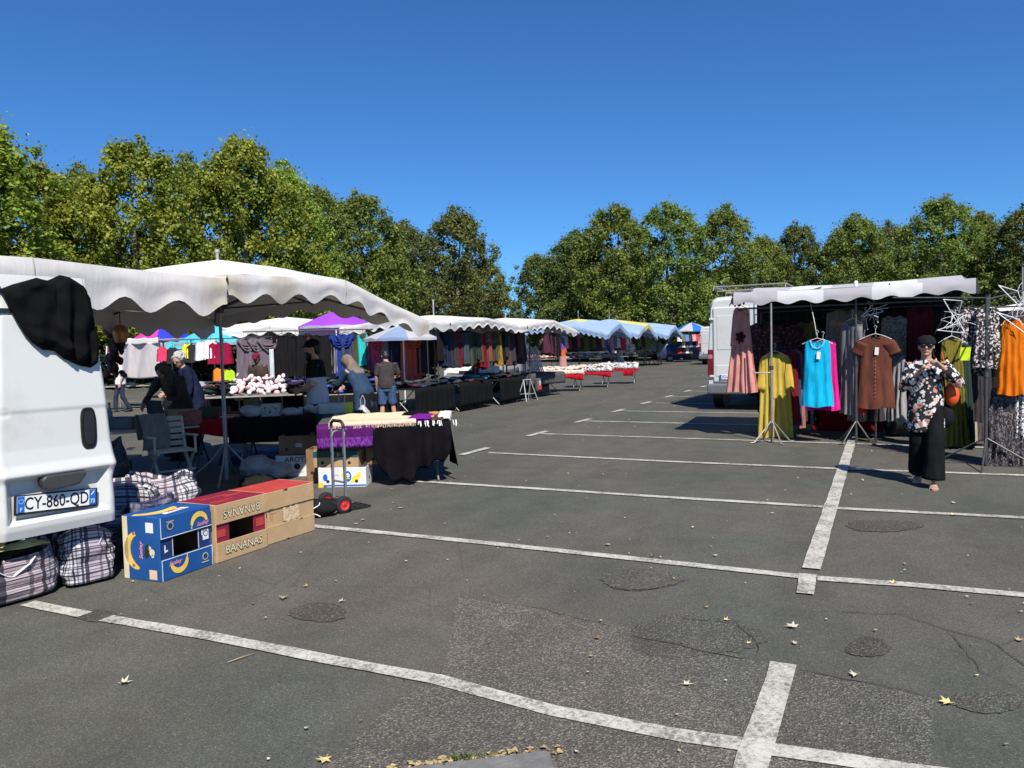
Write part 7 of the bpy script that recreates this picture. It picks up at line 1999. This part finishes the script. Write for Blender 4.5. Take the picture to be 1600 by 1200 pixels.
# dresses in front, in the sun
def lin(n, c): return cloth('linen_'+n, c, .26)
hang('hanging_dress', 'salmon pink dress hanging before the white van at the awning\'s left end', 'dress', at((1153, 480), y=10.35)+Vector((.05, 0, 0)), rad(-8), lin('salmon', (.58, .25, .215)), .26, .56, 1.44, 3, (.55, .12, .06), hanger=HANGW, folds=4, amp=.035, neck=.08, nd=.08)
mb = MB()
for a in range(5):
    t_ = a*PI*2/5; mb.ball((.05*math.cos(t_), 0, .05*math.sin(t_)), (.045, .015, .03), 8, 6, rot=Matrix.Rotation(-t_, 3, 'Y'))
mb.tube([(0, 0, 0), (-.03, 0, -.12)], .012, 5); mb.tube([(0, 0, 0), (.04, 0, -.10)], .012, 5)
o = mb.build('bow', cloth('bow_maroon', (.05, .010, .014), .3), smooth=180); o.location = at((1157, 526), y=10.27); tag(o, 'small dark bow pinned on the salmon pink dress', 'bow')
yel = hang('hanging_dress', 'long mustard yellow dress at the front of the low rail, behind the left pole stand', 'dress', at((1211, 551), y=10.40), rad(4), lin('yellow', (.52, .38, .065)), .44, .58, 1.42, 8, (.52, .15, .10), hanger=HANGW, folds=5, amp=.035, neck=.09, nd=.05, hw=.40)
blu = hang('hanging_dress', 'turquoise sleeveless dress with a white tag in the sun', 'dress', at((1277, 531), y=9.75), rad(2), lin('turquoise', (.008, .42, .66)), .36, .47, 1.04, 5, None, tag_=True, folds=3, amp=.010, neck=.10, nd=.13, drop=.03, hw=.44)
mb = MB(); mb.tube([(.10*math.sin(a), -.045-.01*math.cos(a), -.135*math.cos(a)+.004) for a in [lerp(-1.45, 1.45, k/12) for k in range(13)]], .006, 6); mb.build('neck_trim', M('trim_pale', (.55, .66, .70), .7), blu, smooth=60)
hang('hanging_dress', 'magenta dress half hidden behind the turquoise one', 'dress', at((1286, 533), y=9.88), rad(8), lin('magenta', (.66, .018, .24)), .36, .50, 1.08, 9, None, folds=6, amp=.03, neck=.10, nd=.10, drop=.03)
mb = MB(); mb.tube([at((1276, 524), y=9.75), at((1272, 500), y=9.8), at((1268, 482), y=9.9), at((1266, 470), y=9.95)], .007, 6); o = mb.build('hook_chain', STEEL, smooth=60); tag(o, 'hook and chain holding the turquoise dress', 'hook')
rst = hang('hanging_dress', 'rust brown linen dress with short sleeves and a white tag', 'dress', at((1368, 524), y=9.95), rad(-2), lin('rust', (.135, .047, .031)), .44, .56, 1.12, 12, (.20, .20, .42), tag_=True, folds=3, amp=.010, neck=.09, nd=.10, waist=.06)
for k in range(14):
    mb = MB(); mb.ball((0, -.062-.0022*k, -.16-.06*k), (.009, .004, .009), 8, 6); mb.build('button', M('button_brown', (.30, .14, .10), .4), rst, smooth=180)
hang('hanging_dress', 'bright red dress at the left edge behind the brown one', 'dress', at((1340, 530), y=10.15), rad(-66), lin('red', (.55, .035, .02)), .36, .46, 1.16, 15, None, folds=4)
hang('hanging_dress', 'tan dress between the red and the brown ones', 'dress', at((1350, 530), y=10.1), rad(-50), lin('tan', (.50, .28, .17)), .36, .44, 1.05, 16, None, folds=4)
hang('hanging_dress', 'long grey cardigan hanging left of the red dress by the pole', 'cardigan', at((1332, 500), y=10.1), rad(-30), lin('grey', (.20, .185, .185)), .34, .42, 1.48, 17, (.70, .10, .06), folds=4, amp=.03)
hang('hanging_dress', 'long olive dress hanging behind the walking woman', 'dress', at((1487, 528), y=8.75), rad(20), lin('olive', (.185, .155, .028)), .26, .50, 1.46, 21, None, folds=7, amp=.05, neck=.07, hw=.34)
hang('hanging_dress', 'dark green dress against the right side of the olive one', 'dress', at((1503, 535), y=8.85), rad(30), lin('green', (.030, .055, .045)), .22, .34, 1.44, 22, None, folds=5, amp=.04, neck=.06)
hang('hanging_dress', 'orange dress with pleated waist at the right picture edge', 'dress', at((1582, 500), y=8.05), rad(16), lin('orange', (.62, .155, .008)), .26, .36, .92, 24, None, folds=4, amp=.025, neck=.08, nd=.04, waist=.10)
def zig(name, a, b, sc, th_=.5, dist=1.5, stretch=(1, 1, 1)):
    m, N, L = nodes_of(name); v = mapping(N, L, tc(N), stretch); n = noise(N, L, v, sc, 2, .5, dist)
    return finish(m, N, L, ramp(N, L, n, [(th_-.02, a), (th_+.02, b)]), .85)
ZIG = zig('dark_pattern_cloth', (.022, .018, .020), (.17, .15, .16), 26, .55); WIG = zig('black_white_pattern_cloth', (.74, .73, .73), (.02, .02, .02), 24, .50); LEO = zig('speckled_cloth', (.022, .018, .018), (.62, .55, .54), 30, .56, .4)
DRED = zig('dark_red_floral', (.045, .010, .014), (.24, .10, .10), 26, .60, .3); BFL = zig('beige_floral', (.13, .115, .095), (.28, .16, .13), 14, .56, 1.0); FLW = zig('white_lace', (.55, .54, .53), (.20, .19, .19), 30, .5)
hang('hanging_skirt', 'long dark patterned skirt below the orange dress', 'skirt', at((1572, 606), y=8.15), rad(14), ZIG, .34, .52, .98, 26, None, hanger=None, folds=8, amp=.05, neck=.14, nd=.02, drop=.01)
hang('hanging_skirt', 'black and white patterned dress cut by the right picture edge', 'dress', at((1600, 520), y=8.2), rad(10), WIG, .24, .34, 1.30, 27, None, hanger=None, folds=5, amp=.04, neck=.08)
for k, (px, py_, y, L, w, m, lab) in enumerate(((1519, 480, 9.3, .95, .34, LEO, 'speckled black and white top right of the hanger cluster'), (1542, 478, 9.2, .85, .32, LEO, 'second speckled top, left of the orange dress'), (1530, 560, 9.6, .9, .30, lin('charcoal', (.05, .045, .05)), 'charcoal dress below the speckled tops'), (1519, 570, 9.9, .62, .12, lin('orange', (.62, .155, .008)), 'narrow strip of an orange garment below the speckled tops'), (1513, 590, 9.9, .95, .2, lin('cream', (.52, .47, .33)), 'cream flowered dress right of the olive one'), (1500, 545, 9.5, 1.2, .3, lin('black', (.012, .012, .013)), 'black dress behind the olive one'), (1530, 585, 10.1, 1.0, .3, lin('plumgrey', (.10, .075, .085)), 'plum-grey trousers low at the right rack'))):
    hang('hanging_dress', lab, 'dress', at((px, py_), y=y), rad(15+R.u(-15, 15)), m, w, w*1.25, L, 40+k, None, folds=6, amp=.03, neck=w*.2, hanger=HANGK)
# rank of dresses on the low rail behind the yellow one, seen edge on
RAILC = [('dark red', (.16, .014, .02)), ('blue', (.03, .06, .15)), ('salmon brown', (.34, .13, .09)), ('charcoal', (.05, .05, .055)), ('black', (.014, .014, .016)), ('grey', (.12, .115, .12)), ('dark blue', (.02, .03, .06)), ('black', (.014, .014, .016)), ('slate', (.05, .06, .07)), ('black', (.014, .014, .016)), ('charcoal', (.05, .05, .055)), ('black', (.014, .014, .016)), ('slate', (.05, .06, .07)), ('black', (.014, .014, .016))]
bm2 = [garment_mb(.42, .50, 1.22+.05*k, seed=50+k, folds=5, amp=.03, th=.05, nu=24, nv=9).mesh('cloth', lin('black', (.012, .012, .013)), 179) for k in range(3)]
ORD = ['first', 'second', 'third', 'fourth', 'fifth', 'sixth', 'seventh', 'eighth', 'ninth', 'tenth', 'eleventh', 'twelfth', 'thirteenth', 'last']
for k, (cn, c) in enumerate(RAILC):
    o = bpy.data.objects.new('hanging_dress', bm2[k % 3]); COL.objects.link(o)
    o.location = (lerp(-1.08, -.60, (k+1)/14), lerp(10.40, 11.75, (k+1)/15), 1.47); o.rotation_euler = (0, 0, rad(8+R.u(-6, 6))); recolour(o, lin(cn.replace(' ', '_'), c)); tag(o, '%s dress, %s behind the yellow one on the low rail' % (cn, ORD[k]), 'dress', 'dresses on the low rail')
# the back of the stall
BACK = [(-1.50, 11.4, 1.95, .5, 1.3, DRED, 'dark red flowered dress high at the left, upper of the back row'), (-1.10, 11.5, 1.9, .55, 1.2, DRED, 'dark red flowered dress beside the first one, nearer the olive dress'), (-.78, 11.6, 1.95, .4, 1.0, lin('olive_dark', (.13, .12, .04)), 'olive top between the flowered dresses at the back'), (-.50, 11.6, 1.98, .45, 1.2, lin('black', (.012, .012, .013)), 'black dress at the back, left of the turquoise one'), (-.10, 10.9, 2.12, .62, 1.20, BFL, 'long beige flowered dress behind the turquoise one'), (.20, 11.0, 2.1, .42, 1.2, lin('black', (.012, .012, .013)), 'black dress right of the beige flowered one'), (.62, 11.5, 2.0, .40, .95, FLW, 'pale lace top behind the brown dress'), (.98, 10.8, 2.10, .36, 1.75, lin('maroon', (.10, .012, .018)), 'long maroon scarf hanging right of the hangers'), (1.15, 11.4, 2.05, .45, 1.4, DRED, 'dark red flowered dress at the back right of the stall'), (1.40, 11.3, 2.0, .42, 1.3, lin('charcoal', (.05, .045, .05)), 'charcoal dress at the back behind the walking woman'), (1.62, 11.0, 2.0, .4, 1.35, LEO, 'speckled dress at the right back corner of the stall'), (.45, 11.9, 1.9, .5, 1.3, lin('black', (.012, .012, .013)), 'black dress farthest back behind the brown one'), (-.3, 12.0, 2.0, .6, 1.5, lin('black', (.012, .012, .013)), 'black dress farthest back in the middle of the stall'), (-1.3, 12.0, 2.0, .6, 1.5, lin('black', (.012, .012, .013)), 'black dress farthest back at the left'), (1.1, 12.0, 2.0, .6, 1.5, lin('black', (.012, .012, .013)), 'black dress farthest back at the right')]
for k, (x, y, z, w, L, m, lab) in enumerate(BACK):
    hang('hanging_dress', lab, 'dress', (x, y, z), rad(R.u(-14, 14)), m, w, w*1.2, L, 70+k, (.4, .13, .2) if k in (0, 1, 8) else None, hanger=HANGK, folds=6, amp=.03, neck=.09)
for k in range(7):
    hang('hanging_dress', ['grey trousers hanging low behind the brown dress', 'black trousers hanging low behind the brown dress', 'pale grey trousers low under the brown dress', 'dark striped trousers low at the stand', 'black skirt low by the stand', 'slate trousers behind the stand', 'dark trousers right of the stand'][k], 'garment', (.05+k*.10, 10.5+.1*(k % 3), 1.35), rad(R.u(-60, -20)), [lin('grey', (.20, .185, .185)), lin('black', (.012, .012, .013)), lin('pale', (.34, .33, .33)), lin('charcoal', (.05, .045, .05))][k % 4], .28, .30, 1.05, 90+k, None, hanger=HANGK, folds=4)
# red counter cloth box and its shaded base
ctn = table('counter under a dark red cloth at the back of the dress stall', (-.12, 11.6, 0), 0, 1.1, .8, 1.02, WOODT, STEEL_D)
drape('counter_cloth', 'dark red cloth hanging from the counter behind the turquoise dress', 'cloth', ctn, -.56, .56, -.42, .4, 1.025, .98, cloth('counter_red', (.16, .008, .014), .2), 51, 7, .03, 50, 24)
# boxes and shoes low at the right, red trestle
for k, (x, y, z, c, lab) in enumerate(((.95, 10.9, .55, (.60, .03, .06), 'small red pouch hanging left of the walking woman'), (.98, 10.8, .40, (.02, .38, .55), 'small turquoise pouch hanging left of the walking woman'), (.86, 10.7, .85, (.60, .30, .36), 'pinkish flowered cloth hanging left of the walking woman'))):
    t = thing('pouch', lab, 'pouch', (x, y, z)); mb = MB(); mb.ball((0, 0, 0), (.07, .04, .09), 12, 8); mb.build('pouch_body', cloth('pouch_%d' % k, c, .3), t, smooth=180); mb = MB(); mb.tube([(-.04, 0, .08), (0, 0, .16), (.04, 0, .08)], .006, 5); mb.build('loop', INKK, t)
lowr = thing('low_rack', 'low dark red rack behind the walking woman', 'rack', (1.15, 11.2, 0))
for z in (.18, .34):
    mb = MB(); mb.box((0, 0, z), (1.1, .35, .03)); mb.build('shelf', M('rack_red', (.13, .02, .02), .6), lowr, bevel=.005)
for x in (-.5, .5):
    mb = MB(); mb.box((x, 0, .20), (.04, .35, .40)); mb.build('rack_side', M('rack_red', (.13, .02, .02), .6), lowr, bevel=.005)
tyr = thing('spare_wheel', 'dark round wheel in the shade behind the stand of the brown dress', 'wheel', (.62, 11.1, .34)); wheel(tyr, (0, 0, 0), .34, .22, (.9, .3, 0))

# clusters of white hangers
def hcluster(label, c, n, seed, spread=.22, w=.36, big=0):
    rr = Rn(seed)
    for k in range(n):
        t = thing('hanger', label, 'hanger', Vector(c)+Vector((rr.u(-spread, spread)*.6, rr.u(-spread, spread), rr.u(-spread, spread)*.7)), rr.u(0, 3), 'clusters of empty white hangers'); mb = MB(); hanger_into(mb, w, 0, .12, .0042, k % 3 == 0)
        o = mb.build('hanger_wire', HANGW, t, smooth=60); o.rotation_euler = (rr.u(-.5, .5), rr.u(-1.0, 1.0), 0)
hcluster('empty white hanger in the bunch above the olive dress', at((1497, 500), y=8.9), 9, 5, .14, .24)
hcluster('empty white hanger in the tangle above the brown dress', at((1365, 487), y=10.15), 7, 7, .18, .32)
hcluster('empty white hanger hung at the right picture edge', at((1592, 478), y=7.9), 4, 9, .10, .34)
for (a, b, c), lab in ((((1474, 468), (1495, 503), (1503, 470)), 'white hanger slanting out above the olive dress'), (((1464, 516), (1499, 505), (1512, 521)), 'white hanger tilted level with the sunglasses of the walking woman'), (((1560, 446), (1590, 455), (1602, 488)), 'white hanger slanting at the upper right picture edge'), (((1557, 488), (1592, 499), (1606, 524)), 'white hanger before the orange dress')):
    y = 7.75 if a[0] > 1550 else 8.5; A, B, C = at(a, y=y), at(b, y=y), at(c, y=y-.05); mb = MB(); mb.tube([A, B, C, A], .007, 6); mb.tube([B, B+Vector((.02, 0, .07)), B+Vector((.05, 0, .10))], .004, 5)
    o = mb.build('hanger', HANGW, smooth=60); tag(o, lab, 'hanger', 'empty white hangers')
lt_ = thing('price_card', 'small neon yellow price card on the olive dress rack', 'price card', at((1508, 553), y=8.5)); mb = MB(); mb.prism(rect(-.06, -.085, .06, .085), ((0, 0, 0), (1, 0, 0), (.1, 0, 1), (0, 1, 0)), .003); mb.build('card', M('neon_yellow', (.62, .80, .02), .5), lt_)

# the farther stall at the right edge
canopy('white canopy far behind the right rack', (2.8, 14.0), 1.0, 1.0, (1.98,)*4, (2.04,)*4, 2.2, .16, CANVAS, seed=21, nsc=8)
rp = rail_('rail of the stall behind the orange dress', (1.4, 10.6), (3.2, 10.4), 2.05)
for k in range(9):
    cn = ['black', 'charcoal', 'plum', 'black', 'brown', 'slate', 'black', 'grey', 'black'][k]
    row_thing(cn, (1.5+k*.19, 10.6-.02*k, 2.0), rad(R.u(-30, 10)), (1.1, 1, 1.25), BASES[k % 6], '%s garment, %s from the left on the rail behind the orange dress' % (cn, ['first', 'second', 'third', 'fourth', 'fifth', 'sixth', 'seventh', 'eighth', 'ninth'][k]), 'garments on the rail behind the orange dress')

# ------------------------------------------------------------------ the white van with a roof rack
van('tall white van with a roof rack and rear ladder behind the striped awning', (-2.36, 15.5, 0), rad(-3), 5.9, 1.98, 2.70, hood=1.0, plate='DD-142-GH', ladder=True, rack=True, group=None)

# ------------------------------------------------------------------ the walking woman
FLORAL = None
def floral():
    m, N, L = nodes_of('floral_tunic'); v = tc(N)
    d1 = voro(N, L, v, 14); c1 = sepxyz(N, L, voro(N, L, v, 14, 'Color'))
    w = noise(N, L, v, 34, 2)
    dd = maths(N, L, 'ADD', d1, maths(N, L, 'MULTIPLY', maths(N, L, 'SUBTRACT', w, .5), .75))
    fl = ramp(N, L, dd, [(0, 1.0), (.43, 1.0), (.46, 0.0)])
    col = ramp(N, L, c1[0], [(0, (.66, .64, .63)), (.42, (.60, .40, .35)), (.60, (.50, .21, .14)), (.74, (.64, .60, .58))], 'CONSTANT')
    ctr = ramp(N, L, dd, [(0, 1.0), (.12, 1.0), (.15, 0.0)])
    col = mix(N, L, ctr, col, (.10, .05, .05))
    c = mix(N, L, fl, (.012, .011, .013), col)
    d2 = voro(N, L, v, 27); c2 = sepxyz(N, L, voro(N, L, v, 27, 'Color'))
    sm = maths(N, L, 'MULTIPLY', ramp(N, L, d2, [(0, 1.0), (.34, 1.0), (.38, 0.0)]), ramp(N, L, c2[1], [(0, 0.0), (.5, 0.0), (.52, 1.0)]))
    c = mix(N, L, maths(N, L, 'MULTIPLY', sm, maths(N, L, 'SUBTRACT', 1.0, fl)), c, (.62, .60, .59))
    return finish(m, N, L, c, .8, noise(N, L, v, 30, 3), .3, .01)
FLORAL = floral()
wl_ = gnd(1447, 757)
SANDAL = M('sandal_tan', (.52, .36, .26), .6, .15, 20)
woman = person('woman in a black hat, sunglasses, flowered tunic and black trousers walking towards us', wl_, PI-.10, 1.64, 'tan', .0, .02, (.02, .05),
  {1: ((.06, .05, -.27), (-.17, .13, .20), (-.6, .3, .1), 1.1), -1: ((-.17, .06, -.21), (.18, .12, .20), (.6, .3, .1), 1.2)},
  {-1: ((-.10, .16, .50), (-.085, .20, .088), -.1), 1: ((.085, .02, .50), (.085, -.14, .12), .15)}, 1.0, FLORAL, 'wide', .62, 1.04, True, ('flared', cloth('trousers_black', (.010, .010, .011), .3)), ('sandals', SANDAL), ('hat', 'black', cloth('hat_black', (.014, .014, .015), .2)), voxel=.011, hv=.0055, glasses=True, wr=(8, .010))
ob_ = thing('handbag', 'orange-red bag carried at the walking woman\'s side', 'bag', at((1487, 616), y=wl_.y+.05)); mb = MB(); mb.ball((0, 0, 0), (.075, .06, .13), 18, 12); mb.v = [tuple(Vector(p)*(1+.06*mnoise.noise((p[0]*14, p[1]*14, p[2]*10)))) for p in mb.v]; mb.build('bag_body', M('bag_orange', (.72, .09, .015), .5, .2, 10), ob_, smooth=180)
mb = MB(); mb.tube([(-.04, 0, .12), (-.06, .0, .30), (-.10, 0, .46)], .008, 6); mb.build('handle', M('bag_orange', (.72, .09, .015), .5, .2, 10), ob_, smooth=60)
kb = thing('shoulder_bag', 'black shoulder bag at the walking woman\'s hip', 'bag', at((1478, 650), y=wl_.y+.08)); mb = MB(); mb.ball((0, 0, 0), (.085, .06, .13), 18, 12); mb.v = [tuple(Vector(p)*(1+.08*mnoise.noise((p[0]*12, p[1]*12, p[2]*10)))) for p in mb.v]; mb.build('bag_body', DK, kb, smooth=180)
mb = MB(); mb.tube([(0, 0, .10), (-.03, -.10, .45), (-.14, -.04, .72), (-.10, .08, .72)], .010, 6); mb.build('strap', DK, kb, smooth=60)

# ================================================================== the far end of the row
van('white van seen from behind far down the lane, right of the blue and white parasol', (-9.75, 49.2, 0), rad(-8), 5.6, 1.98, 2.55, plate='AB-318-KL', group='white vans far down the lane')
van('white van with a dark open side door behind the blue canopies', (-21.6, 66.2, 0), rad(-105), 5.2, 1.98, 2.1, dark_front_door=True, group='white vans far down the lane')
van('tall white van behind the far tables, left of the one with a dark door', (-25.0, 62.5, 0), rad(-102), 5.2, 1.98, 2.5, group='white vans far down the lane')
def car(label, loc, rz, paint, L=4.1):
    t = thing('parked_car', label, 'car', loc, rz, 'cars parked at the far end'); hw = .86; mb = MB(); vs = []; n = 9
    st = [(0, .75, .85), (.12, .95, 1.0), (.5, 1.42, 1.0), (1.6, 1.47, 1.0), (2.2, 1.38, 1.0), (2.95, .98, 1.0), (3.7, .86, .96), (4.0, .70, .85), (4.1, .55, .75)]
    for y, zt, w in st:
        y *= L/4.1; b = hw*w; up = b*(1-.25*max(0, zt-.95)/.5); bl = min(.92, zt-.06)
        vs += [(-b*.9, y, .25), (-b, y, .45), (-b, y, bl), (-up, y, zt-.03), (0, y, zt), (up, y, zt-.03), (b, y, bl), (b, y, .45), (b*.9, y, .25)]
    fs = []
    for i in range(len(st)-1):
        for k in range(n-1): fs.append((i*n+k+1, i*n+k, (i+1)*n+k, (i+1)*n+k+1))
    fs.append(tuple(range(n))); fs.append(tuple((len(st)-1)*n+k for k in range(n-1, -1, -1))); mb.add(vs, fs); mb.build('body', paint, t, smooth=40)
    for s in (-1, 1):
        mb = MB(); mb.add([(s*(hw*.985+.004), .5, .96), (s*(hw*.985+.004), 2.75, .96), (s*(hw*.80+.006), 2.15, 1.34), (s*(hw*.78+.006), .75, 1.38)], [(0, 1, 2, 3) if s > 0 else (3, 2, 1, 0)]); mb.build('side_window', GLASSD, t, solid=.01)
        for y in (.75, 3.3): wheel(t, (s*(hw-.09), y*L/4.1, .30), .30, .19)
        mb = MB(); mb.box((s*.62, L-.12, .66), (.34, .16, .14)); mb.build('headlight', CLRL, t, bevel=.04)
    mb = MB(); mb.add([(-.66, 2.22, 1.37), (.66, 2.22, 1.37), (.78, 2.93, 1.0), (-.78, 2.93, 1.0)], [(0, 3, 2, 1)]); o = mb.build('windscreen', GLASSD, t, solid=.02)
    return t
car('white car nosing out beyond the van with a dark door', spot(1052, 66), rad(-80), WHITEP)
car('dark blue car behind the far tables, before the white car', spot(1030, 62), rad(-70), M('car_dark_blue', (.02, .03, .09), .3, .05, 2, coat=.4))
car('dark car hidden under the trees beyond the blue and white parasol', spot(1062, 72), rad(-85), M('car_black', (.02, .02, .022), .3, .05, 2, coat=.4))
# far tables with goods and hung-up bags
FT = [(835, 46, 'under the first blue canopy, at its left'), (905, 47, 'below the first blue canopy pole'), (960, 49, 'below the second blue canopy'), (1005, 56, 'beyond the blue canopies, with yellow chairs'), (860, 51, 'farthest left in the blue row')]
BR = [M('goods_mix_%d' % k, tuple(.85*q for q in c), .7) for k, c in enumerate(((.70, .68, .64), (.60, .06, .06), (.68, .30, .28), (.05, .05, .05), (.55, .45, .10), (.30, .20, .13)))]
for px, dep, lab in FT:
    p = spot(px, dep); tb = table('far goods table '+lab, p, rad(55), 3.0, .9, .76, WOODT, STEEL_D, cross=px == 1005, group='far tables of goods')
    heap('mixed bright goods on the far table '+lab, p, rad(55), 2.9, .8, .78, .16, px, BR, 'goods on the far tables', 'goods_heap')
def fbag(label, p, s, c, k):
    t = thing('hanging_bag', label, 'bag', p, rad(30), 'bags and tops hung up at the far stalls'); garment_mb(.5*s, .6*s, .7*s, seed=k, neck=.08, nd=.06, folds=3, amp=.04, th=.16, nu=16, nv=6).build('cloth', M('far_bag_%s' % c[0].replace(' ', '_'), c[1], .7), t, smooth=180)
    mb = MB(); mb.tube([(-.12*s, 0, -.02), (0, 0, .22), (.12*s, 0, -.02)], .015, 5); mb.build('handle', INKK, t)
cl5 = [('dark brown', (.05, .028, .02)), ('black', (.015, .015, .015)), ('white', (.70, .70, .68)), ('pink', (.60, .28, .30)), ('olive', (.12, .12, .03)), ('red', (.50, .03, .05)), ('blue', (.10, .18, .45))]
for k in range(26):
    px = 848+k*6.4; i = (k*3+k//4) % 7; dep = lerp(50, 54, k/26); p = spot(px, dep); p.z = 1.95+.2*((k*7) % 3)*.5
    fbag('%s bag or top hung up at the far stalls %s' % (cl5[i][0], 'under the first blue canopy' if px < 925 else 'under the second blue canopy' if px < 980 else 'right of the blue canopy poles'), p, 1.0+.4*((k*5) % 3)/2, cl5[i], k)
for k in range(16):
    p = spot(1062+(k % 6)*5.4, 58.5+k*.05); p.z = 2.1-.45*(k//6)
    fbag('%s toy or bag hung under the blue and white parasol' % cl5[(k*2+2) % 7][0], p, .75, cl5[(k*2+2) % 7], k+40)
# far shoppers
def far(label, px, dep, rz, H, top, bot, hair='black', bt_='trousers', hem=.82, legs=None, hk='short'):
    return person(label, spot(px, dep), rz, H, 'tan', .03, .06, (.1, 0), {1: ((.08, .04, -.26), (-.03, .18, -.08), (-1, 0, 0), .6)}, legs, 1.05, top, 'long' if bt_ != 'shorts' else 'short', hem, 1.05, True, (bt_, bot), ('shoes', SHOEB), (hk, hair), voxel=.022, hv=.013, group='shoppers far down the row')
far('far shopper in a pale patterned shirt and black trousers, seen from behind', 985, 51, rad(20), 1.78, PFL, DK, 'grey')
far('far shopper in white beside the one in the patterned shirt, holding a blue umbrella cloth', 969, 53, rad(10), 1.62, WHT, cloth('cloth_pale', (.5, .5, .5), .2), 'brown', 'skirt')
far('far shopper in grey shorts and a dark top near the white van', 1030, 56, rad(-10), 1.75, cloth('cloth_mid_grey', (.20, .18, .18), .3), cloth('cloth_pale', (.5, .5, .5), .2), 'black', 'shorts')
far('far shopper in an orange dress by the first blue canopy pole', 879, 46, rad(40), 1.68, cloth('cloth_orange', (.50, .12, .025), .2), cloth('cloth_pinkish', (.45, .22, .20), .2), cloth('cloth_purple', (.18, .05, .28), .3), 'skirt', .6, None, 'hijab')
ub = thing('umbrella', 'closed blue parasol leaning beside the far shopper in white', 'parasol', spot(962, 52)); mb = MB(); mb.lathe([(.02, .5), (.10, .8), (.13, 1.2), (.05, 1.9), (.01, 2.1)], (0, 0, 0), 12, rot=Matrix.Rotation(-.35, 3, 'Y')); mb.build('cloth', M('umbrella_blue', (.10, .12, .38), .7), ub, smooth=60)
mb = MB(); mb.tube([(.12, 0, 0), (-.05, 0, .55)], .015, 6); mb.build('pole', STEEL, ub)
for k in range(3):
    p = spot(1000+k*9, 57); t = thing('folding_chair', 'yellow folding chair %s behind the far tables' % ['left of three', 'in the middle of three', 'right of three'][k], 'chair', p, rad(60+k*20), 'yellow chairs'); ym = M('chair_yellow', (.62, .50, .12), .6)
    mb = MB(); mb.box((0, 0, .9), (.45, .42, .05)); mb.build('seat', ym, t); mb = MB(); mb.box((0, .2, 1.2), (.45, .05, .5)); mb.build('backrest', ym, t)
    for s in (-1, 1):
        for y in (-.18, .18):
            mb = MB(); mb.tube([(s*.2, y, 0), (s*.2, -y*.3, .9)], .015, 5); mb.build('leg', STEEL_D, t)
# a lamp post at the right edge among the trees
lp = thing('lamp_post', 'thin steel lamp post before the trees at the right picture edge', 'lamp post', spot(1597, 52)); mb = MB(); mb.tube([(0, 0, 0), (0, 0, 3), (0, 0, 6.0)], [.09, .07, .05], 10); mb.build('post', STEEL, lp, smooth=60)
mb = MB(); mb.box((.3, 0, 6.05), (.7, .2, .08)); mb.build('lamp_head', STEEL_D, lp, bevel=.02)
